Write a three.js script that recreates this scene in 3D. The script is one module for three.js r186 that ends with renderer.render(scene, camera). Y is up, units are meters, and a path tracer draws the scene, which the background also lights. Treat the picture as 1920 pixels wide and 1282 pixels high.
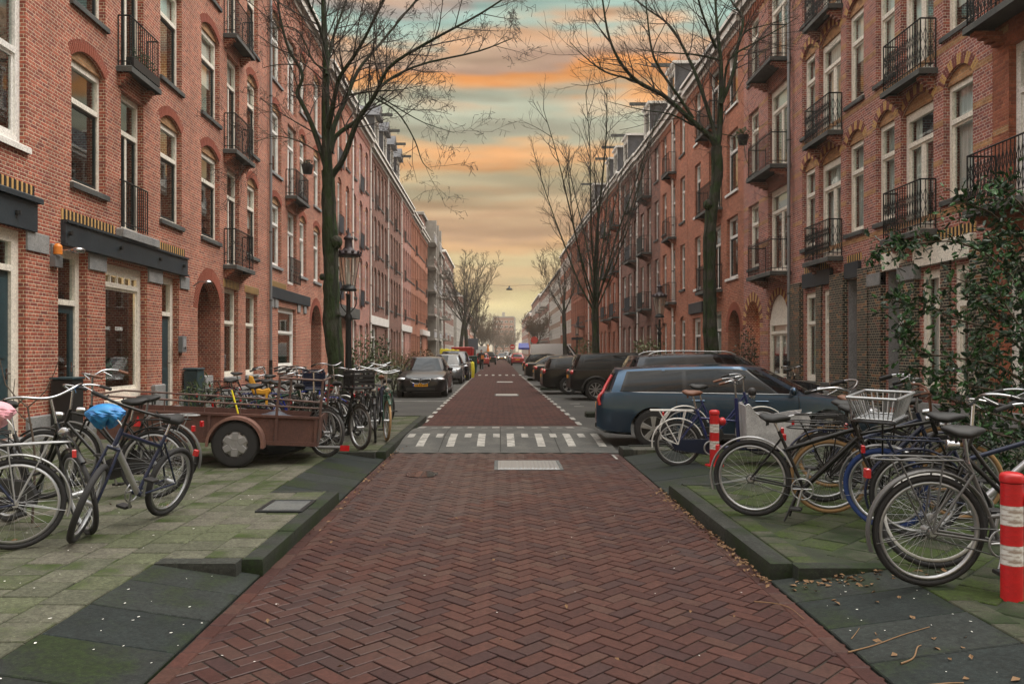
import * as THREE from 'three';
import { mergeGeometries, toCreasedNormals, mergeVertices } from 'three/addons/utils/BufferGeometryUtils.js';
import { MarchingCubes } from 'three/addons/objects/MarchingCubes.js';
import { Brush, Evaluator, SUBTRACTION } from 'three-bvh-csg';

// ---------- camera, sky, sun, exposure ----------
const F = 1493, CX = 936, CY = 660, EYE = 1.6;            // focal length and horizon of the photograph, in its pixels
const scene = new THREE.Scene();
const camera = new THREE.PerspectiveCamera(2 * Math.atan(641 / F) * 180 / Math.PI, 1920 / 1282, 0.1, 4000);
camera.position.set(0, EYE, 0);
camera.lookAt(0, EYE, -10);
camera.setViewOffset(1920, 1282, 24, -19, 1920, 1282);
const renderer = new THREE.WebGLRenderer({ antialias: true });
renderer.toneMapping = THREE.LinearToneMapping;
renderer.toneMappingExposure = 2.28;
renderer.shadowMap.enabled = true;
const sun = new THREE.DirectionalLight(new THREE.Color(1, 0.93, 0.84), 1.5);
sun.position.set(40, 88, -34); sun.target.position.set(0, 0, -30);
sun.castShadow = true; sun.shadow.radius = 100; sun.shadow.mapSize.set(2048, 2048);
Object.assign(sun.shadow.camera, { left: -90, right: 90, top: 90, bottom: -90, near: 1, far: 300 });
scene.add(sun, sun.target);

// ---------- seeded noise ----------
let seed = 12345;
const rnd = () => { seed = (seed + 0x6d2b79f5) | 0; let t = Math.imul(seed ^ (seed >>> 15), 1 | seed); t = (t + Math.imul(t ^ (t >>> 7), 61 | t)) ^ t; return ((t ^ (t >>> 14)) >>> 0) / 4294967296; };
const rr = (a, b) => a + (b - a) * rnd();
const hash = (x, y, s = 0) => { let h = Math.imul(x | 0, 374761393) + Math.imul(y | 0, 668265263) + Math.imul(s | 0, 974634777); h = Math.imul(h ^ (h >>> 13), 1274126177); return ((h ^ (h >>> 16)) >>> 0) / 4294967296; };
const sm = (t) => t * t * (3 - 2 * t), mix = (a, b, t) => a + (b - a) * t, clamp = (x, a = 0, b = 1) => Math.min(b, Math.max(a, x));
const sst = (a, b, x) => sm(clamp((x - a) / (b - a)));
function vn(x, y, p, s, q = p) { const xi = Math.floor(x), yi = Math.floor(y), fx = sm(x - xi), fy = sm(y - yi), X = (i) => ((i % p) + p) % p, Y = (i) => ((i % q) + q) % q;
  return mix(mix(hash(X(xi), Y(yi), s), hash(X(xi + 1), Y(yi), s), fx), mix(hash(X(xi), Y(yi + 1), s), hash(X(xi + 1), Y(yi + 1), s), fx), fy); }
function fbm(u, v, p, s, o = 4, q = p) { let a = 0, w = 0.5, n = 0; for (let i = 0; i < o; i++) { a += w * vn(u * p, v * q, p, s + i, q); n += w; w *= 0.5; p *= 2; q *= 2; } return a / n; }

// ---------- sky: banded sunset overcast ----------
{
  const W = 2048, Hh = 1024, data = new Float32Array(W * Hh * 4);
  const lin = (c) => c.map((x) => { x /= 255; return x <= 0.04045 ? x / 12.92 : ((x + 0.055) / 1.055) ** 2.4; });
  const R = [[-2, 208, 196, 160], [1.5, 213, 200, 155], [3.4, 226, 206, 146], [5, 224, 190, 138], [6.2, 206, 186, 138], [7.2, 212, 190, 140], [8.4, 218, 172, 120], [9.5, 186, 148, 112], [10.2, 196, 162, 122], [11.6, 190, 176, 140], [12.4, 212, 180, 132], [13.2, 236, 172, 112], [14, 222, 178, 128], [14.8, 178, 176, 150], [15.7, 168, 164, 142], [16.6, 186, 190, 166], [17.4, 210, 190, 158], [18.1, 240, 172, 108], [18.8, 244, 160, 86], [19.4, 196, 160, 136], [20.4, 214, 180, 150], [21.3, 232, 182, 140], [22.1, 176, 194, 178], [22.8, 164, 196, 184], [23.5, 176, 168, 160], [25, 214, 176, 148], [27, 178, 184, 176], [29, 222, 180, 146], [32, 180, 182, 180], [36, 214, 188, 166], [41, 182, 188, 188], [47, 206, 190, 176], [55, 188, 192, 194], [66, 198, 194, 188], [90, 192, 194, 194]].map(([e, ...c]) => [e, ...lin(c)]);
  for (let y = 0; y < Hh; y++) {
    const le = ((y + 0.5) / Hh - 0.5) * Math.PI;
    for (let x = 0; x < W; x++) {
      const u = x / W, az = (u - 0.5) * 2 * Math.PI, cz = Math.abs(Math.cos(le) * Math.sin(az)) + 0.02;
      const el = Math.atan2(Math.sin(le), cz) * 180 / Math.PI, v = le / 0.7;       // straight streets of cloud lying across the view
      const stretch = 1 + Math.max(0, el - 20) * 0.05;
      const w = (fbm(u + 0.03 * v, v + 3.3, 28, 5, 6, 20) - 0.5) * 4.6 * stretch + (fbm(u + 0.08 * v, v + 7.7, 70, 31, 6, 80) - 0.5) * 2.6;
      const e = Math.max(el, -1) + w * sst(-1, 4, el) * 0.9;
      let i = 1; while (i < R.length - 1 && R[i][0] < e) i++;
      const a = R[i - 1], b = R[i], t = clamp((e - a[0]) / (b[0] - a[0]));
      const g = 0.435 * (1 + 3.3 * sst(21, 68, el)) * (0.5 + 1.0 * fbm(u + 0.05 * v, v + 1, 40, 77, 6, 70));   // overcast brightens upward; extra gain added above the view to light the facades
      const o = (y * W + x) * 4;
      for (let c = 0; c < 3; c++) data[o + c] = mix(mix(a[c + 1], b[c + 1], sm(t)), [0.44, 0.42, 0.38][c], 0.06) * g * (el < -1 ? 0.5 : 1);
      data[o + 3] = 1;
    }
  }
  const t = new THREE.DataTexture(data, W, Hh, THREE.RGBAFormat, THREE.FloatType);
  t.mapping = THREE.EquirectangularReflectionMapping; t.magFilter = THREE.LinearFilter; t.wrapS = THREE.RepeatWrapping; t.needsUpdate = true;
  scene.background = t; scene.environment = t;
}

// ---------- names ----------
const used = new Map();
function numbered(n) { const k = used.get(n) ?? -1; used.set(n, k + 1); return k < 0 ? n : n + '_' + String(k + 1).padStart(3, '0'); }
function tag(o, label, category, group, kind) { const u = o.userData = {}; if (label) u.label = label; if (category) u.category = category; if (group) u.group = group; if (kind) u.kind = kind; return o; }
function thing(name, label, category, pos = [0, 0, 0], turn = 0, group) { const o = new THREE.Group(); o.name = numbered(name); o.position.set(...pos); o.rotation.order = 'YXZ'; o.rotation.y = turn; tag(o, label, category, group); scene.add(o); return o; }
function struct(name, label) { const o = new THREE.Group(); o.name = numbered(name); tag(o, label, null, null, 'structure'); scene.add(o); return o; }

// ---------- geometry helpers: everything is non-indexed with uv in metres ----------
function boxUV(g) { const p = g.attributes.position.array, n = g.attributes.normal.array, uv = new Float32Array(p.length / 3 * 2);
  for (let i = 0, j = 0; i < p.length; i += 3, j += 2) { const ax = Math.abs(n[i]), ay = Math.abs(n[i + 1]), az = Math.abs(n[i + 2]);
    if (ay > ax && ay > az) { uv[j] = p[i]; uv[j + 1] = p[i + 2]; } else if (ax > az) { uv[j] = p[i + 2]; uv[j + 1] = p[i + 1]; } else { uv[j] = p[i]; uv[j + 1] = p[i + 1]; } }
  g.setAttribute('uv', new THREE.BufferAttribute(uv, 2)); return g; }
function fin(g) { if (g.index) g = g.toNonIndexed(); for (const k of Object.keys(g.attributes)) if (!['position', 'normal', 'uv'].includes(k)) g.deleteAttribute(k); if (!g.attributes.normal) g.computeVertexNormals(); return g; }
const mg = (l) => { l = Array.isArray(l) ? l : [l]; return l.length === 1 ? l[0] : mergeGeometries(l); };
function mesh(name, g, m, parent = scene) { const o = new THREE.Mesh(mg(g), m); o.name = parent === scene ? numbered(name) : name; o.castShadow = o.receiveShadow = true; parent.add(o); return o; }
function box(x0, x1, y0, y1, z0, z1) { const g = new THREE.BoxGeometry(x1 - x0, y1 - y0, z1 - z0); g.translate((x0 + x1) / 2, (y0 + y1) / 2, (z0 + z1) / 2); return boxUV(fin(g)); }
function bev(x0, x1, y0, y1, z0, z1, b = 0.008) { // box whose top edges are chamfered
  const P = [[x0, y0, z0], [x1, y0, z0], [x1, y0, z1], [x0, y0, z1], [x0, y1 - b, z0], [x1, y1 - b, z0], [x1, y1 - b, z1], [x0, y1 - b, z1], [x0 + b, y1, z0 + b], [x1 - b, y1, z0 + b], [x1 - b, y1, z1 - b], [x0 + b, y1, z1 - b]];
  const q = [[8, 11, 10, 9]]; for (let i = 0; i < 4; i++) { const j = (i + 1) % 4; q.push([i, i + 4, j + 4, j], [i + 4, i + 8, j + 8, j + 4]); }
  return quads(P, q); }
function quads(P, q) { const v = []; for (const f of q) for (let i = 1; i < f.length - 1; i++) for (const k of [f[0], f[i], f[i + 1]]) v.push(...P[k]);
  const g = new THREE.BufferGeometry(); g.setAttribute('position', new THREE.Float32BufferAttribute(v, 3)); g.computeVertexNormals(); return boxUV(g); }
const V = (a) => a.isVector3 ? a : new THREE.Vector3(...a);
function rod(a, b, r, r2 = r, n = 6, cap = true) { a = V(a); b = V(b); const d = b.clone().sub(a), g = new THREE.CylinderGeometry(r2, r, d.length(), n, 1, !cap);
  g.translate(0, d.length() / 2, 0); g.applyQuaternion(new THREE.Quaternion().setFromUnitVectors(new THREE.Vector3(0, 1, 0), d.normalize())); g.translate(a.x, a.y, a.z); return boxUV(fin(g)); }
function tube(pts, r, n = 6, k = 0) { const c = new THREE.CatmullRomCurve3(pts.map(V), false, 'centripetal'); return fin(new THREE.TubeGeometry(c, k || (pts.length - 1) * 4, r, n)); }
function cyl(x, y, z, r, h, n = 16, r2 = r) { const g = new THREE.CylinderGeometry(r2, r, h, n); g.translate(x, y + h / 2, z); return fin(g); }
function lathe(pts, n = 20) { return fin(new THREE.LatheGeometry(pts.map((p) => new THREE.Vector2(...p)), n)); }
function ball(x, y, z, r, sx = 1, sy = 1, sz = 1, n = 10) { const g = new THREE.SphereGeometry(r, n + 2, n); g.scale(sx, sy, sz); g.translate(x, y, z); return fin(g); }
function torus(r, t, n = 40, m = 8) { return fin(new THREE.TorusGeometry(r, t, m, n)); }
function poly(pts, depth, holes = [], bevel = 0) { const s = new THREE.Shape(pts.map((p) => new THREE.Vector2(...p))); for (const h of holes) s.holes.push(new THREE.Path(h.map((p) => new THREE.Vector2(...p))));
  const g = new THREE.ExtrudeGeometry(s, { depth, bevelEnabled: bevel > 0, bevelSize: bevel, bevelThickness: bevel, bevelSegments: 2, steps: 1 }); return boxUV(fin(g)); }
const mv = (g, x = 0, y = 0, z = 0) => g.translate(x, y, z);
const P = (px, py, d) => new THREE.Vector3((px - CX) * d / F, EYE - (py - CY) * d / F, -d);     // a point of the photograph at a depth
const gd = (py, h = 0) => F * (EYE - h) / (py - CY);                                           // depth of ground at height h
const gx = (px, d) => (px - CX) * d / F;

// ---------- textures ----------
const S8 = (l) => { l = clamp(l); return 255 * (l <= 0.0031308 ? l * 12.92 : 1.055 * l ** (1 / 2.4) - 0.055); };
function tex(w, h, fn, sx, sy = sx, srgb = true) { const d = new Uint8Array(w * h * 4);
  for (let y = 0; y < h; y++) for (let x = 0; x < w; x++) { const c = fn(x / w, y / h), o = (y * w + x) * 4; if (srgb) { d[o] = S8(c[0]); d[o + 1] = S8(c[1]); d[o + 2] = S8(c[2]); } else d[o] = d[o + 1] = d[o + 2] = 255 * clamp(c); d[o + 3] = 255; }
  const t = new THREE.DataTexture(d, w, h); if (srgb) t.colorSpace = THREE.SRGBColorSpace; t.wrapS = t.wrapT = THREE.RepeatWrapping; t.magFilter = THREE.LinearFilter; t.minFilter = THREE.LinearMipmapLinearFilter; t.generateMipmaps = true;
  t.repeat.set(1 / sx, 1 / sy); t.needsUpdate = true; return t; }
const mixc = (a, b, t) => [mix(a[0], b[0], t), mix(a[1], b[1], t), mix(a[2], b[2], t)], mul = (c, k) => [c[0] * k, c[1] * k, c[2] * k];
function canvasTex(w, h, draw) { const c = document.createElement('canvas'); c.width = w; c.height = h; draw(c.getContext('2d'), w, h); const t = new THREE.CanvasTexture(c); t.colorSpace = THREE.SRGBColorSpace; return t; }

// bricks: a course of stretchers, a course of headers
const BW = 0.21, BH = 0.0625, NB = 20, NC = 48, BSX = BW * NB, BSY = BH * NC;
function brickAt(u, v) { const r = Math.floor(v * NC), fy = v * NC - r, hd = r % 2; let k = u * NB * (hd ? 2 : 1) + (hd ? 0.5 : (r % 4 === 2 ? 0.5 : 0)); const c = Math.floor(k); let fx = k - c; const w = hd ? BW / 2 : BW;
  const dx = Math.min(fx, 1 - fx) * w, dy = Math.min(fy, 1 - fy) * BH, d = Math.min(dx, dy); return [((c % (NB * 2)) + NB * 2) % (NB * (hd ? 2 : 1)), r, d]; }
function brickMap(cols, mortar, s, jw = 0.006, soot = 0.24) { return tex(1024, 732, (u, v) => { const [c, r, d] = brickAt(u, v), h = hash(c, r, s), h2 = hash(c, r, s + 9); const n = fbm(u, v, 180, s, 2, 130), big = fbm(u, v, 5, s + 40, 3);
  let col = mixc(cols[Math.floor(h * cols.length)], cols[0], 0.25); col = mul(col, (0.78 + 0.44 * h2) * (0.75 + 0.5 * n)); const m = mul(mortar, 0.75 + 0.5 * n);
  return mul(mixc(m, col, sst(jw * 0.6, jw * 1.1, d)), 1 - soot + soot * 2 * big); }, BSX, BSY); }
const brickBump = tex(1024, 732, (u, v) => { const [c, r, d] = brickAt(u, v); return sst(0.002, 0.008, d) * (0.85 + 0.15 * fbm(u, v, 200, 3, 2, 150)) - 0.1 * hash(c, r, 5); }, BSX, BSY, false);
const M = {};
const brickM = (map) => new THREE.MeshStandardMaterial({ map, bumpMap: brickBump, bumpScale: 0.008, roughness: 0.88 });
M.brickL = brickM(brickMap([[0.32, 0.084, 0.050], [0.36, 0.10, 0.062], [0.27, 0.07, 0.046], [0.38, 0.115, 0.072], [0.22, 0.06, 0.05]], [0.62, 0.52, 0.38], 1));
M.brickO = brickM(brickMap([[0.36, 0.112, 0.06], [0.40, 0.13, 0.07], [0.31, 0.095, 0.055], [0.42, 0.15, 0.085]], [0.44, 0.34, 0.26], 2, 0.005));
M.brickR = brickM(brickMap([[0.34, 0.112, 0.082], [0.28, 0.09, 0.078], [0.38, 0.13, 0.088], [0.20, 0.074, 0.076], [0.31, 0.098, 0.08]], [0.66, 0.56, 0.48], 3));
M.brickS = brickM(brickMap([[0.32, 0.10, 0.055], [0.28, 0.085, 0.05], [0.35, 0.115, 0.06]], [0.27, 0.15, 0.10], 4, 0.003));
M.brickD = brickM(brickMap([[0.18, 0.08, 0.062], [0.22, 0.088, 0.068], [0.15, 0.068, 0.055], [0.25, 0.105, 0.075]], [0.32, 0.27, 0.22], 5, 0.004));
M.brickG = new THREE.MeshPhysicalMaterial({ map: brickMap([[0.012, 0.018, 0.019], [0.010, 0.015, 0.016], [0.018, 0.026, 0.025], [0.15, 0.045, 0.028], [0.012, 0.018, 0.018], [0.010, 0.014, 0.015], [0.016, 0.022, 0.02], [0.3, 0.13, 0.05]], [0.55, 0.49, 0.36], 6), bumpMap: brickBump, bumpScale: 0.008, roughness: 0.35 });
M.brickY = brickM(brickMap([[0.42, 0.22, 0.10], [0.46, 0.25, 0.12], [0.38, 0.185, 0.085]], [0.42, 0.34, 0.24], 7, 0.004));
const grain = tex(512, 512, (u, v) => 0.35 + 0.5 * fbm(u, v, 60, 21, 3) + 0.25 * (hash(u * 512, v * 512, 4) - 0.5), 0.5, 0.5, false);
const std = (c, r = 0.6, o = {}) => new THREE.MeshStandardMaterial({ color: new THREE.Color().setRGB(...c), roughness: r, ...o });
const phys = (c, r, o = {}) => new THREE.MeshPhysicalMaterial({ color: new THREE.Color().setRGB(...c), roughness: r, ...o });
function mottled(a, b, s, sx, r = 0.8, o = {}, freq = 6, sharp = 0.3) { return new THREE.MeshStandardMaterial({ map: tex(512, 512, (u, v) => { const n = fbm(u, v, freq, s, 5), f = fbm(u, v, 90, s + 3, 2); return mul(mixc(a, b, sst(0.5 - sharp, 0.5 + sharp, n)), 0.7 + 0.6 * f); }, sx), bumpMap: grain, bumpScale: 0.002, roughness: r, ...o }); }
M.cream = mottled([0.78, 0.73, 0.64], [0.82, 0.78, 0.69], 11, 2, 0.5, { bumpScale: 0.0004 });
M.white = mottled([0.80, 0.79, 0.76], [0.74, 0.72, 0.68], 12, 2, 0.5, { bumpScale: 0.0004 });
M.sash = std([0.012, 0.022, 0.024], 0.4);
M.teal = mottled([0.018, 0.045, 0.055], [0.024, 0.055, 0.066], 13, 2, 0.4, { bumpScale: 0.0003 });
M.beam = mottled([0.016, 0.026, 0.036], [0.024, 0.036, 0.046], 14, 2, 0.5, { bumpScale: 0.0006 });
M.stone = mottled([0.20, 0.205, 0.21], [0.28, 0.28, 0.275], 15, 1.5, 0.8);
M.darkStone = mottled([0.055, 0.06, 0.062], [0.09, 0.095, 0.09], 16, 1.5, 0.7);
M.plaster = mottled([0.27, 0.27, 0.28], [0.32, 0.32, 0.33], 17, 2, 0.8);
M.concrete = mottled([0.30, 0.285, 0.26], [0.38, 0.36, 0.33], 18, 2, 0.85);
M.iron = std([0.012, 0.015, 0.017], 0.45, { metalness: 0.3 });
M.zinc = std([0.24, 0.255, 0.27], 0.45, { metalness: 0.5 });
M.slate = mottled([0.05, 0.052, 0.06], [0.09, 0.09, 0.10], 19, 2, 0.6);
M.glass = phys([0.93, 0.97, 0.96], 0.02, { transmission: 1, thickness: 0, ior: 1.52 });
M.glassD = phys([0.012, 0.016, 0.018], 0.04, { ior: 1.6 });
M.room = std([0.10, 0.095, 0.09], 0.9);
M.curtain = std([0.62, 0.61, 0.58], 0.95);
M.black = std([0.012, 0.012, 0.013], 0.55);
M.rubber = std([0.014, 0.014, 0.015], 0.8);
M.chrome = std([0.46, 0.47, 0.49], 0.22, { metalness: 1 });
M.alu = std([0.40, 0.41, 0.42], 0.42, { metalness: 0.8 });
M.red = phys([0.52, 0.014, 0.016], 0.35, { clearcoat: 0.5 });
M.redLens = phys([0.45, 0.012, 0.015], 0.12, { clearcoat: 1 });
M.yellow = std([0.72, 0.62, 0.02], 0.6);
// ================= GROUND =================
const ease = (d) => d < 12.6 ? 1.88 : Math.max(1.46, 1.80 - 0.0085 * (d - 12.6));      // right edge of the carriageway
const RL = -1.68;
{
  const g = struct('ground', 'dark earth and paving under the whole street');
  mesh('ground_sheet', quads([[-700, -0.06, 30], [700, -0.06, 30], [700, -0.06, -2500], [-700, -0.06, -2500]], [[0, 1, 2, 3]]), mottled([0.07, 0.07, 0.06], [0.10, 0.095, 0.08], 51, 4), g);
}
const herr = (u, v, n) => { const x = u * n, y = v * n, xi = Math.floor(x), yi = Math.floor(y), fx = x - xi, fy = y - yi, k = (((xi - yi) % 4) + 4) % 4; let e; // herringbone cell, 2:1 bricks
  if (k === 0) e = [Math.min(fx, fy, 1 - fy), xi, yi]; else if (k === 1) e = [Math.min(1 - fx, fy, 1 - fy), xi - 1, yi]; else if (k === 2) e = [Math.min(fx, 1 - fx, 1 - fy), xi, yi - 1]; else e = [Math.min(fx, 1 - fx, fy), xi, yi]; return e; };
const rotUV = (t) => { t.rotation = Math.PI / 4; return t; };
const roadCol = [[0.050, 0.0182, 0.0142], [0.058, 0.0215, 0.0168], [0.041, 0.0152, 0.013], [0.053, 0.0235, 0.0185], [0.037, 0.0165, 0.0155]];
const roadMap = rotUV(tex(1024, 1024, (u, v) => { const [e, i, j] = herr(u, v, 40); const ii = ((i % 40) + 40) % 40, jj = ((j % 40) + 40) % 40; const n = fbm(u, v, 150, 8, 2), b = fbm(u, v, 4, 9, 4); const rc = roadCol[Math.floor(hash(ii, jj, 3) * 5)], c = [rc[0] * 1.2, rc[1] * 1.25, rc[2] * 1.25]; return mul(mixc([0.014, 0.011, 0.010], c, sst(0.025, 0.10, e)), (0.6 + 0.75 * n) * (0.75 + 0.5 * b)); }, 4.2));
const roadBump = rotUV(tex(1024, 1024, (u, v) => { const [e, i, j] = herr(u, v, 40); return sst(0.01, 0.1, e) * 0.8 + 0.2 * fbm(u, v, 160, 5, 2) - 0.15 * hash(((i % 40) + 40) % 40, ((j % 40) + 40) % 40, 8); }, 4.2, 4.2, false));
const roadRough = tex(512, 512, (u, v) => 0.52 + 0.5 * (fbm(u, v, 5, 77, 5) - 0.3), 6, 6, false);
M.road = new THREE.MeshPhysicalMaterial({ specularIntensity: 0.6, map: roadMap, bumpMap: roadBump, bumpScale: 0.006, roughness: 1.0 });
M.roadBrick = roadCol.map((c, i) => new THREE.MeshPhysicalMaterial({ specularIntensity: 0.45, map: tex(256, 256, (u, v) => { const n = fbm(u, v, 5, 60 + i, 4), f = fbm(u, v, 64, 61, 2), sp = hash(Math.floor(u * 256), Math.floor(v * 256), i); return mul(mixc(mul(c, 0.86), [c[0] * 1.15, c[1] * 1.3, c[2] * 1.3], n), (0.62 + 0.7 * f) * (sp > 0.985 ? 1.8 : 1)); }, 0.9), bumpMap: grain, bumpScale: 0.0016, roughness: 0.92, roughnessMap: roadRough }));
M.wetBrick = M.roadBrick.map((m) => { const w = m.clone(); w.color.setRGB(0.86, 0.84, 0.84); w.roughness = 0.78; w.specularIntensity = 0.8; return w; });
M.joint = mottled([0.012, 0.011, 0.009], [0.02, 0.02, 0.012], 52, 1, 0.95);
M.mark = mottled([0.34, 0.33, 0.30], [0.19, 0.185, 0.17], 53, 0.8, 0.8, {}, 9, 0.2);

const road = struct('road', 'red brick carriageway laid in herringbone, running down the street');
const strip = (pts, y) => { const Pp = [], q = []; pts.forEach(([d, a, b]) => Pp.push([a, y(d), -d], [b, y(d), -d])); for (let i = 0; i < pts.length - 1; i++) q.push([2 * i, 2 * i + 1, 2 * i + 3, 2 * i + 2]); return quads(Pp, q); };
mesh('bed', strip([[-3, RL - 0.05, 1.93], [12.62, RL - 0.05, 1.93]], () => -0.012), M.joint, road);
mesh('paving', strip([[17.2, RL - 0.04, ease(17.2)], [30, RL - 0.04, ease(30)], [52.4, RL - 0.04, ease(52.4)], [72, RL - 0.04, ease(72)], [440, RL, 1.6]], () => -0.002), M.road, road);

// pieces: the nearest 300 are meshes of their own, the others one instanced part
const brickGeos = {};
function pieces(parent, name, list, mats, dims, variants = 12, b = 0.006) {
  const [L, W, T] = dims, key = dims.join(), geos = brickGeos[key + name] ??= Array.from({ length: variants }, (_, i) => { const g = bev(-L / 2, L / 2, -T, 0, -W / 2, W / 2, b), uv = g.attributes.uv.array; for (let k = 0; k < uv.length; k += 2) { uv[k] += hash(i, 1) * 7; uv[k + 1] += hash(i, 2) * 7; } return g; });
  list.sort((p, q) => (p.x * p.x + p.z * p.z) - (q.x * q.x + q.z * q.z));
  const e = new THREE.Euler(), rest = list.slice(300);
  for (const p of list.slice(0, 300)) { const o = mesh(name, geos[Math.floor(rnd() * variants)], p.m ?? mats[Math.floor(rnd() * mats.length)], parent); o.position.set(p.x, p.y + rr(-0.002, 0.002), p.z); o.rotation.set(rr(-0.008, 0.008), p.r, (p.tilt || 0) + rr(-0.008, 0.008)); }
  if (!rest.length) return;
  const by = new Map(); for (const p of rest) { const m = p.m ?? mats[Math.floor(rnd() * mats.length)]; if (!by.has(m)) by.set(m, []); by.get(m).push(p); }
  const mt = new THREE.Matrix4(), q = new THREE.Quaternion(), one = new THREE.Vector3(1, 1, 1);
  for (const [m, l] of by) { const im = new THREE.InstancedMesh(geos[Math.floor(rnd() * variants)], m, l.length); im.name = name; im.userData.kind = 'stuff'; im.castShadow = im.receiveShadow = true;
    l.forEach((p, i) => { e.set(rr(-0.008, 0.008), p.r, (p.tilt || 0) + rr(-0.008, 0.008)); im.setMatrixAt(i, mt.compose(new THREE.Vector3(p.x, p.y + rr(-0.002, 0.002), p.z), q.setFromEuler(e), one)); }); parent.add(im); }
}
{
  const W = 0.104, list = [], c = Math.SQRT1_2;
  for (let i = -170; i < 170; i++) for (let j = -170; j < 170; j++) { const k = (((i - j) % 4) + 4) % 4; if (k !== 0 && k !== 2) continue;
    const a = k === 0 ? (i + 1) * W : (i + 0.5) * W, b = k === 0 ? (j + 0.5) * W : j * W;
    const x = (a - b) * c, z = (a + b) * c - 7; if (x < RL + 0.05 || x > 1.84 || z > -2.9 || z < -12.58) continue;
    const pn = fbm(x * 0.11 + 3, z * 0.08 + 9, 8, 33, 4) + 0.13 * (rnd() - 0.5), wet = pn > 0.56 || (Math.hypot((x + 0.9) / 0.9, (z + 9.6) / 2.2) + 0.5 * (rnd() - 0.5) < 1); list.push({ x, y: -0.004 * fbm(x * 0.2 + 5, z * 0.2 + 5, 8, 12, 2), z, r: (k === 0 ? 0 : Math.PI / 2) - Math.PI / 4, m: wet ? M.wetBrick[Math.floor(rnd() * 5)] : undefined }); }
  pieces(road, 'brick', list, M.roadBrick, [0.196, 0.091, 0.05], 12, 0.003);
  const edge = []; for (let d = 2.9; d < 12.5; d += 0.206) for (const x of [RL + 0.03, 1.83]) edge.push({ x: x + rr(-0.003, 0.003), y: 0.004, z: -d, r: Math.PI / 2 });
  pieces(road, 'edge_brick', edge, M.roadBrick.slice(1, 4), [0.199, 0.1, 0.05]);
}
// speed hump of concrete plates
const humpH = (d) => d < 12.64 || d > 17.2 ? 0 : 0.10 * (d < 14.6 ? sst(12.5, 14.7, d) : d > 15.3 ? 1 - sst(15.2, 17.4, d) : 1);
{
  const hump = struct('speed_hump', 'grey concrete speed hump with white block markings across the road');
  const hm = mottled([0.05, 0.051, 0.048], [0.078, 0.077, 0.07], 54, 1.6, 0.85, {}, 8, 0.25), ds = []; for (let i = 0; i <= 16; i++) ds.push(12.64 + 4.56 * i / 16);
  const xs = [-1.70, -0.98, 0.02, 0.98, 1.92];
  for (let i = 0; i < 4; i++) { const a = xs[i] + 0.006, b = xs[i + 1] - 0.006; mesh('plate', strip(ds.map((d) => [d, a, i === 3 ? Math.min(b, mix(1.92, 1.80, (d - 12.64) / 4.5)) : b]), humpH), hm, hump); }
  mesh('plate_joint', strip([[12.66, -1.70, 1.9], [17.18, -1.70, 1.78]], (d) => -0.006), M.black, hump);
  mesh('joint_fill', strip(ds.map((d) => [d, -1.69, 1.78]), (d) => humpH(d) - 0.012), M.joint, hump);
  const mk = (x, w, d0, d1) => { const l = []; for (let i = 0; i <= 4; i++) l.push([mix(d0, d1, i / 4), x - w / 2, x + w / 2]); mesh('road_marking', strip(l, (d) => humpH(d) + 0.004), M.mark, hump); };
  for (let i = 0; i < 7; i++) { const x = -1.38 + i * 0.51; mk(x - 0.2, 0.12, 14.15, 14.62); mk(x + 0.05, 0.13, 13.25, 14.62); mk(x - 0.22, 0.15, 16.1, 16.8); mk(x + 0.06, 0.12, 16.1, 16.35); }
}
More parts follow.
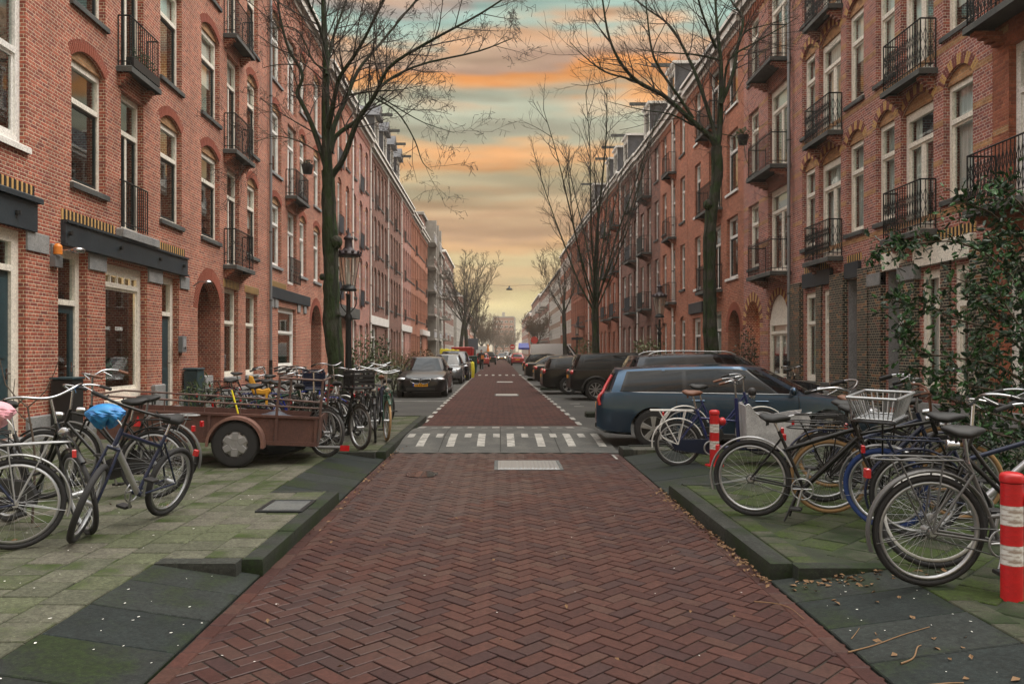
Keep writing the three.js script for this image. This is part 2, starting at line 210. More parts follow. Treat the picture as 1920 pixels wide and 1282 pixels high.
{ // dashes along both edges, covers, far crossing
  const dash = (x, d, l = 0.62, w = 0.11) => mesh('road_marking', strip([[d, x - w / 2, x + w / 2], [d + l, x - w / 2, x + w / 2]], () => 0.003), M.mark, road);
  for (let d = 18.1, i = 0; d < 52; d += 1.33, i++) { dash(RL - 0.02, d, 0.7); }
  dash(1.80, 11.9, 0.5); for (let d = 17.5; d < 52; d += 1.33) dash(ease(d) + 0.02, d, 0.7);
  for (let i = 0; i < 7; i++) { mesh('road_marking', strip([[54, -1.45 + i * 0.47, -1.27 + i * 0.47], [56.5, -1.45 + i * 0.47, -1.27 + i * 0.47]], () => 0.004), M.mark, road); }
  const iron = std([0.32, 0.33, 0.34], 0.38, { metalness: 0.75, bumpMap: grain, bumpScale: 0.002 });
  const cover = (x0, x1, d0, d1, label) => { const t = thing('utility_cover', label, 'manhole cover', [(x0 + x1) / 2, 0, -(d0 + d1) / 2]); const w = (x1 - x0) / 2, l = (d1 - d0) / 2; mesh('plate', bev(-w, w, -0.03, 0.008, -l, l, 0.004), iron, t); const rb = []; for (let i = 0; i < 15; i++) { const x = -w + 0.05 + i * (2 * w - 0.1) / 14; rb.push(bev(x - 0.014, x + 0.014, 0.004, 0.014, -l + 0.06, l - 0.06, 0.003)); } mesh('ribs', rb, iron, t);
    mesh('frame', [bev(-w - 0.05, w + 0.05, -0.03, 0.006, -l - 0.05, -l, 0.003), bev(-w - 0.05, w + 0.05, -0.03, 0.006, l, l + 0.05, 0.003), bev(-w - 0.05, -w, -0.03, 0.006, -l, l, 0.003), bev(w, w + 0.05, -0.03, 0.006, -l, l, 0.003)], M.darkStone, t); };
  cover(-0.02, 0.83, 10.86, 11.7, 'silver ribbed steel cover in the brick road just before the speed hump');
  cover(-0.12, 0.68, 29.2, 30.4, 'pale steel cover in the brick road beyond the speed hump'); cover(-0.1, 0.7, 42, 43.2, 'distant steel cover in the road, farthest of the three in line');
  // puddle by the gully
  const pu = []; for (let i = 0; i < 26; i++) { const a = i / 26 * Math.PI * 2, r = 1 + 0.25 * (hash(i, 3) - 0.5); pu.push([Math.cos(a) * 0.2 * r, Math.sin(a) * 0.26 * r]); }
  const pg = new THREE.ShapeGeometry(new THREE.Shape(pu.map((p) => new THREE.Vector2(...p)))); pg.rotateX(-Math.PI / 2);
  const p = mesh('puddle', fin(pg), phys([0.03, 0.03, 0.03], 0.03, { ior: 1.33 }), road); p.position.set(-1.0, 0.0065, -10.4);
}
// ---- pavements ----
const tileMat = (a, moss, k, s) => new THREE.MeshPhysicalMaterial({ specularIntensity: 0.5, map: tex(512, 512, (u, v) => { const n = fbm(u, v, 3, s, 5), f = fbm(u, v, 60, s + 1, 2), w = fbm(u, v, 7, s + 2, 3); const sp = hash(Math.floor(u * 256), Math.floor(v * 256), s), sp2 = hash(Math.floor(u * 512), Math.floor(v * 512), s + 5); return mul(mixc(mixc(mul(a, 0.9), mul(a, 1.45), w), moss, sst(0.62 - k, 1.0 - k, n + 0.16 * (f - 0.5))), (0.5 + 0.9 * f) * (0.8 + 0.4 * sp2) * (sp > 0.97 ? 1.9 : 1)); }, 1.1), bumpMap: grain, bumpScale: 0.003, roughness: 0.85 });
const moss = [0.027, 0.043, 0.007], mossD = [0.012, 0.022, 0.006];
const tilesL = [tileMat([0.070, 0.070, 0.050], moss, 0.12, 71), tileMat([0.082, 0.078, 0.060], moss, 0.12, 72), tileMat([0.058, 0.060, 0.041], moss, 0.2, 73), tileMat([0.06, 0.066, 0.038], moss, 0.28, 74)];
const tilesR = [tileMat([0.038, 0.041, 0.025], moss, 0.3, 75), tileMat([0.046, 0.047, 0.032], mossD, 0.34, 76), tileMat([0.034, 0.039, 0.021], moss, 0.36, 77)];
const slabM = [tileMat([0.011, 0.015, 0.0145], [0.012, 0.02, 0.007], 0.18, 78), tileMat([0.016, 0.0195, 0.018], [0.014, 0.022, 0.007], 0.1, 79), tileMat([0.013, 0.0155, 0.0145], [0.013, 0.022, 0.006], 0.3, 82)];
const kerbM = [tileMat([0.020, 0.022, 0.019], mossD, 0.16, 80), tileMat([0.026, 0.028, 0.024], mossD, 0.1, 81)];
M.pave = new THREE.MeshStandardMaterial({ map: tex(512, 512, (u, v) => { const r = Math.floor(v * 8), fy = v * 8 - r, k = u * 8 + (r % 2) * 0.5, c = Math.floor(k), fx = k - c, e = Math.min(fx, 1 - fx, fy, 1 - fy), n = fbm(u, v, 5, 90, 4), f = fbm(u, v, 80, 91, 2); return mul(mixc([0.012, 0.017, 0.006], mixc([0.066, 0.064, 0.05], moss, sst(0.45, 0.75, n)), sst(0.01, 0.05, e)), (0.6 + 0.7 * f) * (0.85 + 0.3 * hash(c % 8, r, 4))); }, 2.4), bumpMap: grain, bumpScale: 0.002, roughness: 0.88 });
M.park = mottled([0.024, 0.0245, 0.023], [0.040, 0.039, 0.035], 55, 2.5, 0.85);
const SW = 0.12;
function worn(x0, x1, y0, y1, z0, z1) { const w = x1 - x0, h = y1 - y0, l = z1 - z0, g = new THREE.BoxGeometry(w, h, l, Math.max(3, Math.round(w / 0.03)), 5, Math.max(3, Math.round(l / 0.03))), p = g.attributes.position, v = new THREE.Vector3(); for (let i = 0; i < p.count; i++) { v.fromBufferAttribute(p, i); const X = v.x + (x0 + x1) / 2, Y = v.y, Z = v.z + (z0 + z1) / 2, n = fbm(X * 0.9 + 20, Z * 0.9 + Y * 0.7 + 40, 9, 23, 4) - 0.5, ex = w / 2 - Math.abs(v.x), ey = h / 2 - v.y, ez = l / 2 - Math.abs(v.z), r = 0.018 + 0.02 * Math.max(0, n), rnd2 = (a, b) => a < r && b < r ? r - Math.hypot(r - a, r - b) < 0 ? (Math.hypot(r - a, r - b) - r) : 0 : 0; const c = Math.max(rnd2(ex, ey), rnd2(ez, ey) * 0.8); v.x -= Math.sign(v.x) * (ex < r ? c * 0.7 : 0); v.z -= Math.sign(v.z) * (ez < r ? c * 0.7 : 0); v.y -= ey < r ? c * 0.7 : 0; const k = 0.008 * n; v.x += Math.sign(v.x) * k * (ex < 0.001 ? 1 : 0); v.y += k * (ey < 0.001 ? 1 : 0); p.setXYZ(i, v.x + (x0 + x1) / 2, v.y + (y0 + y1) / 2, v.z + (z0 + z1) / 2); } g.computeVertexNormals(); return boxUV(fin(g)); }
function slabSheet(parent, pts, y0, y1, m, name = 'base') { const s = new THREE.Shape(pts.map(([x, d]) => new THREE.Vector2(x, d))); const g = new THREE.ExtrudeGeometry(s, { depth: y1 - y0, bevelEnabled: false }); g.rotateX(-Math.PI / 2); g.translate(0, y0, 0); return mesh(name, boxUV(fin(g)), m, parent); }
const paveL = struct('pavement', 'mossy grey tiled pavement with dropped kerbs along the left side'), paveR = struct('pavement', 'green mossy pavement along the right side of the road');
slabSheet(paveL, [[-2.42, -2], [-9.2, -2], [-9.2, 420], [-3.9, 420], [-3.9, 18.6], [-1.84, 18.5], [-1.84, 11.85], [-2.42, 11.85], [-2.42, 8.4], [-1.84, 8.4], [-1.84, 5.75], [-2.42, 5.75]], -0.05, SW - 0.012, M.pave);
slabSheet(paveR, [[2.68, -2], [10.2, -2], [10.2, 420], [6.5, 420], [6.5, 12.6], [2.04, 12.55], [2.04, 12.15], [2.68, 12.15], [2.68, 8.85], [2.04, 8.85], [2.04, 5.6], [2.68, 5.6]], -0.05, SW - 0.012, M.pave);
const parkL = struct('parking_lane', 'dark paved parking lane along the left kerb'), parkR = struct('parking_lane', 'dark paved parking bays along the right side');
mesh('bay_paving', strip([[18.4, -3.95, RL], [440, -3.95, RL]], () => -0.006), M.park, parkL); mesh('bay_paving', strip([[12.1, 1.5, 6.55], [440, 1.3, 6.55]], () => -0.008), M.park, parkR);
for (const d of [23.4, 24.6, 36.5]) for (let i = 0; i < 5; i++) mesh('bay_marking', strip([[d, ease(d) + 0.5 + i * 0.75, ease(d) + 0.8 + i * 0.75], [d + 0.14, ease(d) + 0.5 + i * 0.75, ease(d) + 0.8 + i * 0.75]], () => 0.002), M.mark, parkR);
mesh('bay_marking', strip([[25.9, -3.6, RL], [26.04, -3.6, RL]], () => 0.002), M.mark, parkL);
mesh('joint_bed', strip([[1.7, -8.2, -2.43], [12.62, -8.2, -2.43]], () => SW - 0.008), M.mossJoint = mottled([0.010, 0.014, 0.006], [0.022, 0.034, 0.008], 57, 1, 0.95), paveL); mesh('joint_bed', strip([[3.2, 2.69, 7.4], [12.1, 2.69, 7.4]], () => SW - 0.008), M.mossJoint, paveR); mesh('joint_bed', strip([[5.6, 2.05, 2.69], [8.85, 2.05, 2.69]], () => SW - 0.008), M.mossJoint, paveR);
{ // ramps of concrete slabs between road edge and pavement
  const ramp = (parent, xa, xb, d0, d1) => { const w = Math.abs(xb - xa), s = Math.sign(xb - xa), t = Math.atan2(0.104, w), L = Math.hypot(w, 0.104), l = []; const n = Math.round((d1 - d0) / 0.5), st = (d1 - d0) / n;
    const gs = Array.from({ length: 6 }, (_, i) => { const g = bev(-L / 2, L / 2, -0.06, 0, -st / 2 + 0.004, st / 2 - 0.004, 0.006), uv = g.attributes.uv.array; for (let k = 0; k < uv.length; k += 2) { uv[k] += i * 1.37; uv[k + 1] += i * 0.73; } return g; });
    for (let i = 0; i < n; i++) { const o = mesh('ramp_slab', gs[i % 6], slabM[Math.floor(rnd() * 3)], parent); o.position.set((xa + xb) / 2, 0.008 + 0.056 + rr(-0.002, 0.002), -(d0 + (i + 0.5) * st)); o.rotation.z = s * t; } };
  ramp(paveL, RL - 0.03, -2.42, 1.7, 5.7); ramp(paveL, RL - 0.03, -2.42, 8.4, 11.8); ramp(paveR, 1.89, 2.68, 1.6, 5.55); ramp(paveR, 1.89, 2.68, 8.85, 12.1);
  // kerb stones
  const kerb = (parent, x0, x1, d0, d1, n = Math.max(1, Math.round((d1 - d0) / 1))) => { const st = (d1 - d0) / n; for (let i = 0; i < n; i++) { const a = d0 + i * st + 0.003, b = d0 + (i + 1) * st - 0.003; const o = mesh('kerb_stone', a < 19 ? worn(x0, x1, -0.06, SW + 0.006, -b, -a) : bev(x0, x1, -0.06, SW + 0.006, -b, -a, 0.022), kerbM[Math.floor(rnd() * 2)], parent); o.position.set(rr(-0.004, 0.004), rr(-0.005, 0.003), 0); } };
  kerb(paveL, -1.84, RL - 0.01, 5.68, 8.42); kerb(paveL, -1.84, RL - 0.01, 11.85, 18.5); kerb(paveL, -4.05, -3.9, 18.6, 110, 92); kerb(paveL, -3.9, -1.84, 18.5, 18.66, 1);
  kerb(paveR, 1.89, 2.05, 5.55, 8.88); kerb(paveR, 1.89, 2.05, 12.1, 12.58, 1); kerb(paveR, 2.05, 6.5, 12.55, 12.7, 4); kerb(paveR, 6.35, 6.5, 12.7, 110, 97);
  kerb(paveL, -2.42, -1.84, 5.56, 5.72, 1); kerb(paveL, -2.42, -1.84, 8.38, 8.52, 1); kerb(paveL, -2.42, -1.84, 11.72, 11.86, 1); kerb(paveR, 2.05, 2.7, 5.44, 5.6, 1); kerb(paveR, 2.05, 2.7, 8.84, 8.98, 1);
  for (const [d, x] of [[19.6, 2.15], [33.5, 1.75], [45, 1.6]]) { mesh('kerb_stone', bev(x, 6.3, -0.06, SW, -d - 0.42, -d, 0.03), kerbM[0], paveR); }
  // tiles
  const L = []; const T = 0.302;
  for (let cx = 0; cx < 19; cx++) for (let r = 0; r < 40; r++) { const x = -2.42 - T * (cx + 0.5), d = 1.8 + (r + (cx % 2) * 0.5) * T; if (d > 12.6) continue; L.push({ x, y: SW, z: -d, r: 0 }); }
  for (const x of [-1.99, -2.28]) for (let d = 5.9; d < 18.4; d += T) if (d < 8.35 || d > 11.95) L.push({ x, y: SW, z: -d + (x < -2.1 ? 0.1 : 0), r: 0 });
  pieces(paveL, 'tile', L, tilesL, [0.290, 0.290, 0.04], 16);
  const R = [], c = Math.SQRT1_2;
  for (let i = -40; i < 40; i++) for (let j = -40; j < 40; j++) { const a = (i + (j % 2) * 0.5) * T, b = j * T, x = 4.2 + (a - b) * c, d = 7 + (a + b) * c; const inn = x > 2.32 && d > 5.78 && d < 8.72 || x > 2.88; if (!inn || x > 7.2 || d < 3.4 || d > 12.3) continue; R.push({ x, y: SW, z: -d, r: Math.PI / 4 }); }
  pieces(paveR, 'tile', R, tilesR, [0.284, 0.284, 0.04], 16);
  const E = []; for (let d = 5.65; d < 8.8; d += 0.205) E.push({ x: 2.16, y: SW + 0.004, z: -d, r: Math.PI / 2 }); for (let d = 3; d < 12.2; d += 0.205) if (d < 5.5 || d > 8.95) E.push({ x: 2.76, y: SW + 0.004, z: -d, r: Math.PI / 2 });
  pieces(paveR, 'edge_tile', E, [tilesR[0], tilesR[1]], [0.2, 0.17, 0.04], 8);
}
{ // small steel hatch in the left kerb
  const t = thing('kerb_hatch', 'square iron gully hatch set in the mossy left kerb', 'hatch', [-1.99, SW + 0.006, -7.6]); mesh('plate', bev(-0.22, 0.14, -0.02, 0.012, -0.24, 0.24, 0.006), M.darkStone, t); mesh('rim', [bev(-0.26, -0.22, -0.02, 0.016, -0.28, 0.28, 0.004), bev(0.14, 0.18, -0.02, 0.016, -0.28, 0.28, 0.004), bev(-0.22, 0.14, -0.02, 0.016, -0.28, -0.24, 0.004), bev(-0.22, 0.14, -0.02, 0.016, 0.24, 0.28, 0.004)], M.iron, t);
}
// ---------- leaves ----------
function leafGeo(l, w) { return quads([[0, 0, 0], [w / 2, l * 0.45, 0.004], [0, l, -l * 0.08], [-w / 2, l * 0.45, 0.004], [0, l * 0.45, -0.004]], [[0, 1, 4], [1, 2, 4], [2, 3, 4], [3, 0, 4]]); }
function leafBall(rx, ry, rz, n, s, x = 0, y = 0, z = 0, shape) { const g = [], e = new THREE.Euler(), m = new THREE.Matrix4(); for (let i = 0; i < n; i++) { const a = rr(0, 6.283), c = rr(-1, 1), r = Math.cbrt(rnd()) * (0.75 + 0.35 * hash(i, 5)), q = Math.sqrt(1 - c * c); const k = s * rr(0.6, 1.3), b = leafGeo(k, k * (shape ?? 0.55)); m.makeRotationFromEuler(e.set(rr(-2, 2), rr(0, 6.28), rr(-1.5, 1.5))); b.applyMatrix4(m); b.translate(x + rx * r * q * Math.cos(a), y + ry * r * c, z + rz * r * q * Math.sin(a)); g.push(b); } return mergeGeometries(g); }
const leafM = (a, b, r = 0.5) => phys(a, r, { transmission: 0.0, side: THREE.DoubleSide });
M.leaf1 = leafM([0.022, 0.06, 0.018]); M.leaf2 = leafM([0.05, 0.085, 0.02]); M.leaf3 = leafM([0.018, 0.045, 0.022], 0, 0.25); M.leaf4 = leafM([0.16, 0.09, 0.04], 0, 0.8); M.leaf5 = leafM([0.09, 0.11, 0.03]);
// ================= HOUSES =================
const Lx = (d) => -(d < 31 ? 7.6 + 0.02 * d : 8.22), Rx = (d) => (d < 43 ? 9.2 : Math.max(8.3, 9.2 - 0.016 * (d - 43)));
const Ld = (px) => { const k = (CX - px) / F; let d = 7.6 / (k - 0.02); if (d > 31 || d < 0) d = 8.22 / k; return d; };
const Rd = (px) => { const k = (px - CX) / F; let d = 9.2 / k; if (d > 43) d = 9.888 / (k + 0.016); if (d > 99) d = 8.3 / k; return d; };
const HB = SW;                                                // houses stand on the pavement
const gcache = new Map(), cached = (k, f) => { if (!gcache.has(k)) gcache.set(k, f()); return gcache.get(k); };
const each = (n, gs, m, p) => gs.map((g) => mesh(n, g, m, p));
const at = (o, x, y, z) => { o.position.set(x, y, z); return o; };
function arcTop(u0, u1, v1, r, n = 12) { const c = (u1 - u0) / 2, R = (c * c + r * r) / (2 * r), m = (u0 + u1) / 2, cy = v1 + r - R, a = Math.asin(Math.min(1, c / R)), A = r > c ? Math.PI - a : a, o = []; for (let i = 0; i <= n; i++) { const t = A - 2 * A * i / n; o.push([m + R * Math.sin(t), cy + R * Math.cos(t)]); } return { pts: o, R, A, m, cy }; }
function voussoirs(h, o, m, tk = 0.2, alt) { const { R, A, m: mx, cy } = arcTop(o.u0, o.u1, o.v1, o.r), n = Math.max(5, Math.round(2 * A * (R + 0.02) / 0.066)), g = [], g2 = [];
  for (let i = 0; i < n; i++) { const t = A - 2 * A * (i + 0.5) / n, w = 2 * A * R / n * 0.82, b = box(-w / 2, w / 2, R, R + tk, -0.05, 0.006 + 0.003 * hash(i, 4)); b.rotateZ(-t); b.translate(mx, cy, 0); (alt && i % 4 < 2 ? g2 : g).push(b); }
  mesh('arch', g, m, h.root).userData.kind = 'stuff'; if (g2.length) mesh('arch', g2, alt, h.root).userData.kind = 'stuff'; }
// window: frame mesh > pane, sash, blind
function win(h, o) {
  const w = o.u1 - o.u0, H = o.v1 - o.v0, far = h.far, z = -(o.rec ?? 0.13), f = o.f ?? 0.075, T = o.t ?? 0.68, fm = o.m ?? h.frame, glass = far ? M.glassD : M.glass;
  const key = [w.toFixed(2), H.toFixed(2), T, f, o.fr ? 1 : 0, far ? 1 : 0].join();
  const g = cached('wf' + key, () => mg([box(-w / 2, -w / 2 + f, 0, H, -0.09, 0), box(w / 2 - f, w / 2, 0, H, -0.09, 0), box(-w / 2 + f, w / 2 - f, H - f * 1.5, H, -0.09, 0), box(-w / 2 + f, w / 2 - f, 0, f * 1.2, -0.09, 0), box(-w / 2 + f, w / 2 - f, H * T - 0.05, H * T + 0.05, -0.09, 0.012), ...(o.fr ? [box(-0.045, 0.045, f, H * T - 0.05, -0.09, -0.02)] : [])]));
  const win = at(mesh(o.fr ? 'french_window' : 'window', g, fm, h.root), (o.u0 + o.u1) / 2, o.v0, z);
  mesh('pane', cached('wp' + key, () => mg([box(-w / 2 + f, w / 2 - f, f, H * T - 0.05, -0.06, -0.055), box(-w / 2 + f, w / 2 - f, H * T + 0.05, H - f, -0.06, -0.055)])), glass, win);
  if (!far || o.sash) { const s = 0.05, y0 = f * 1.2, y1 = H * T - 0.05, xs = o.fr ? [[-w / 2 + f, -0.045], [0.045, w / 2 - f]] : [[-w / 2 + f, w / 2 - f]]; mesh('sash', cached('ws' + key, () => mg(xs.flatMap(([a, b]) => [box(a, a + s, y0, y1, -0.075, -0.03), box(b - s, b, y0, y1, -0.075, -0.03), box(a + s, b - s, y0, y0 + s * 1.4, -0.075, -0.03), box(a + s, b - s, y1 - s, y1, -0.075, -0.03)]))), o.sm ?? M.sash, win); }
  const c = o.cur ?? hash(Math.round(o.u0 * 10), Math.round(o.v0 * 10), 7);
  if (!far) { const cw = w - 2 * f, top = H - f, lo = c < 0.30 ? H * T : c < 0.55 ? H * (0.25 + 0.3 * hash(o.u0 * 9, 3, 1)) : c < 0.85 ? f : 0; const fold = (a, b, y0) => { const p = []; const n = Math.max(4, Math.round((b - a) / 0.045)); for (let i = 0; i <= n; i++) p.push([mix(a, b, i / n), -0.16 + 0.014 * Math.sin(i * 2.1)]); const Pp = [], q = []; p.forEach(([x, zz]) => Pp.push([x, y0, zz], [x, top, zz])); for (let i = 0; i < n; i++) q.push([2 * i, 2 * i + 2, 2 * i + 3, 2 * i + 1]); return quads(Pp, q); };
    if (c < 0.55) mesh('blind', box(-cw / 2, cw / 2, lo, top, -0.14, -0.136), M.curtain, win); else if (c < 0.72) mesh('curtain', fold(-cw / 2, cw / 2, lo), M.sheer, win); else if (c < 0.85) each('curtain', [fold(-cw / 2, -cw / 2 + cw * 0.22, lo), fold(cw / 2 - cw * 0.22, cw / 2, lo)], M.curtain, win); }
  if (o.sill !== 0 && !o.fr) mesh('sill', cached('si' + w.toFixed(2), () => bev(-w / 2 - 0.06, w / 2 + 0.06, -0.11, 0, -0.16, 0.07, 0.015)), o.sillM ?? h.sill, h.root).position.set((o.u0 + o.u1) / 2, o.v0, 0);
  return win;
}
function tympanum(h, o, m) { if (!o.r) return; const a = arcTop(o.u0 + 0.003, o.u1 - 0.003, o.v1 + 0.012, o.r - 0.018); mesh('tympanum', mv(poly([[o.u0 + 0.003, o.v1 + 0.006], [o.u1 - 0.003, o.v1 + 0.006], ...a.pts.slice(1, -1)], 0.1), 0, 0, -0.18), m, h.root); }
function door(h, o) { // frame with transom light, panelled leaf
  const w = o.u1 - o.u0, H = o.v1 - o.v0, z = -(o.rec ?? 0.16), f = o.f ?? 0.11, T = o.t ?? 0.72;
  const fr = at(mesh('door_frame', [box(-w / 2, -w / 2 + f, 0, H, -0.1, 0), box(w / 2 - f, w / 2, 0, H, -0.1, 0), box(-w / 2 + f, w / 2 - f, H - f, H, -0.1, 0), box(-w / 2 + f, w / 2 - f, H * T, H * T + 0.1, -0.1, 0.02)], o.m ?? h.frame, h.root), (o.u0 + o.u1) / 2, o.v0, z);
  mesh('pane', box(-w / 2 + f, w / 2 - f, H * T + 0.1, H - f, -0.06, -0.055), h.far ? M.glassD : M.glass, fr);
  const a = -w / 2 + f + 0.004, b = w / 2 - f - 0.004, t = H * T - 0.006, dm = o.dm ?? M.teal, leaf = at(mesh('door', o.glazed ? [box(a, a + 0.13, 0, t, -0.09, -0.035), box(b - 0.13, b, 0, t, -0.09, -0.035), box(a + 0.13, b - 0.13, 0, 0.55, -0.085, -0.04), box(a + 0.13, b - 0.13, t - 0.14, t, -0.085, -0.04)] : [box(a, b, 0, t, -0.09, -0.05), bev(a + 0.1, b - 0.1, 0.15, t * 0.42, -0.09, -0.03), ...(w > 1.4 ? [bev(a + 0.1, (a + b) / 2 - 0.06, t * 0.48, t - 0.12, -0.09, -0.03), bev((a + b) / 2 + 0.06, b - 0.1, t * 0.48, t - 0.12, -0.09, -0.03)] : [bev(a + 0.1, b - 0.1, t * 0.48, t - 0.12, -0.09, -0.03)])], dm, h.root), (o.u0 + o.u1) / 2, o.v0, z);
  if (o.glazed) mesh('pane', box(a + 0.13, b - 0.13, 0.55, t - 0.14, -0.065, -0.06), M.glass, leaf);
  mesh('handle', [rod([b - 0.07, 1.05, -0.02], [b - 0.07, 1.05, 0.03], 0.012), rod([b - 0.07, 1.05, 0.03], [b - 0.19, 1.05, 0.03], 0.011), box(b - 0.09, b - 0.05, 0.95, 1.13, -0.035, -0.028)], M.chrome, leaf);
  mesh('step', bev(o.u0 + 0.01, o.u1 - 0.01, HB - 0.05, o.v0, -0.3, 0.05, 0.015), M.stone, h.root);
}
function niche(h, o) { // arched or square open porch
  const D = o.deep ?? 1.2, g = [box(o.u0 - 0.06, o.u0, o.v0, o.v1 + (o.r || 0), -0.3 - D, -0.302), box(o.u1, o.u1 + 0.06, o.v0, o.v1 + (o.r || 0), -0.3 - D, -0.302), box(o.u0 - 0.06, o.u1 + 0.06, o.v1 + (o.r || 0), o.v1 + (o.r || 0) + 0.06, -0.3 - D, -0.302)];
  mesh('porch', g, o.pm ?? h.mat, h.root); if (o.pm) mesh('porch_lining', [box(o.u0 + 0.002, o.u0 + 0.012, o.v0, o.v1, -0.3, -0.02), box(o.u1 - 0.012, o.u1 - 0.002, o.v0, o.v1, -0.3, -0.02)], o.pm, h.root); mesh('porch_floor', box(o.u0, o.u1, HB - 0.04, o.v0, -0.3 - D, -0.01), M.stone, h.root);
  const dr = mesh('door', [box(o.u0, o.u1, o.v0, o.v0 + 2.35, -0.36 - D, -0.3 - D), bev(o.u0 + 0.14, o.u1 - 0.14, o.v0 + 0.2, o.v0 + 1, -0.3 - D, -0.28 - D), bev(o.u0 + 0.14, o.u1 - 0.14, o.v0 + 1.15, o.v0 + 2.2, -0.3 - D, -0.28 - D), box(o.u0, o.u1, o.v0 + 2.35, o.v1 + (o.r || 0), -0.36 - D, -0.32 - D)], o.dm ?? M.teal, h.root);
}
function railing(h, u0, u1, v0, o = {}) { // iron rail of bars, proj = how far it stands out
  const H = o.h ?? 1.0, pz = o.proj ?? 0.1, st = o.style, g = [], r = 0.009, n = Math.round((u1 - u0) / (o.sp ?? 0.105)), far = h.far, rd = (a, b, q = r) => g.push(rod(a, b, q, q, far ? 3 : 5, false));
  const seg = (a, b) => { const A = new THREE.Vector3(...a), B = new THREE.Vector3(...b), L = A.distanceTo(B), k = Math.max(1, Math.round(L / (o.sp ?? 0.105))); const p = (t, y) => { const q = A.clone().lerp(B, t); return [q.x, v0 + y, q.z]; };
    rd(p(0, H), p(1, H), 0.018); rd(p(0, 0.1), p(1, 0.1), 0.012);
    for (let i = 0; i <= k; i++) { rd(p(i / k, 0.02), p(i / k, H + (st === 'spike' ? 0.08 : 0)), i === 0 || i === k ? 0.014 : r);
      if (!far && i < k && st === 'lattice') { const t0 = i / k, t1 = (i + 1) / k; rd(p(t0, 0.12), p(t1, 0.5), 0.006); rd(p(t1, 0.12), p(t0, 0.5), 0.006); rd(p(t0, 0.5), p(t1, 0.86), 0.006); rd(p(t1, 0.5), p(t0, 0.86), 0.006); }
      if (!far && i < k && st === 'curl') { const c = [], t = (i + 0.5) / k, q = A.clone().lerp(B, t), dx = B.clone().sub(A).normalize(); for (let j = 0; j <= 14; j++) { const a = j / 14 * Math.PI * 2.6, R = 0.05 * (1 - j / 22); c.push([q.x + dx.x * R * Math.cos(a), v0 + 0.32 + (i % 3) * 0.16 + R * Math.sin(a), q.z + dx.z * R * Math.cos(a) + 0.006]); } g.push(tube(c, 0.007, 4, 24)); } } };
  seg([u0, 0, pz], [u1, 0, pz]); if (pz > 0.2) { seg([u0, 0, 0.02], [u0, 0, pz]); seg([u1, 0, 0.02], [u1, 0, pz]); } else for (const u of [u0, u1]) { rd([u, v0 + H, pz], [u, v0 + H, -0.05]); rd([u, v0 + 0.1, pz], [u, v0 + 0.1, -0.05]); }
  const o2 = mesh('railing', g, o.m ?? M.iron, h.root); if (st === 'panel') mesh('railing_panel', box(u0 + 0.02, u1 - 0.02, v0 + 0.13, v0 + H - 0.05, pz - 0.03, pz - 0.015), o.pm ?? M.railPanel, h.root); return o2;
}
M.sheer = phys([0.6, 0.6, 0.58], 0.95, { transmission: 0.35, thickness: 0 });
M.railPanel = std([0.10, 0.125, 0.16], 0.5);
function balcony(h, u0, u1, v, o = {}) { const p = o.proj ?? 0.42; mesh('balcony_slab', bev(u0 - 0.06, u1 + 0.06, v - 0.13, v, -0.05, p + 0.06, 0.02), o.sm ?? M.darkStone, h.root);
  for (const u of [u0 + 0.02, u1 - 0.24]) { const cb = []; for (let i = 0; i < 4; i++) cb.push(box(u, u + 0.16, v - 0.13 - 0.065 * (i + 1), v - 0.13 - 0.065 * i, 0.001, (p - 0.04) * (1 - i / 4))); mesh('corbel', cb, o.cm ?? h.mat, h.root); } railing(h, u0, u1, v, { ...o, proj: p }); }
function soldiers(h, u0, u1, v0, v1) { const n = Math.max(2, Math.round((u1 - u0) / 0.066)), st = (u1 - u0) / n; const gy = cached('sold' + (v1 - v0).toFixed(2), () => bev(-0.026, 0.026, 0, v1 - v0, -0.05, 0.02, 0.004)); for (let i = 0; i < n; i++) { at(mesh('brick', gy, i % 2 ? M.black : M.ybrick, h.root), u0 + (i + 0.5) * st, v0, 0); } }
M.ybrick = mottled([0.48, 0.28, 0.09], [0.55, 0.34, 0.13], 30, 0.7, 0.75);
function bands(h, us, vs, m = M.brickY) { for (const v of vs) for (const [a, b] of us) mesh('brick_band', box(a, b, v, v + 0.122, -0.02, 0.004), m, h.root); }
function pipe(name, label, x, z, H, m = M.zinc, grp) { const t = thing(name, label, 'drainpipe', [x, 0, z]); mesh('pipe', cyl(0, HB, 0, 0.05, H, 10), m, t); mesh('bracket', Array.from({ length: 6 }, (_, i) => cyl(0, 1 + i * 2.4, 0, 0.062, 0.05, 10)), M.darkStone, t); mesh('foot', cyl(0, HB, 0, 0.06, 1.2, 10), M.iron, t); return t; }
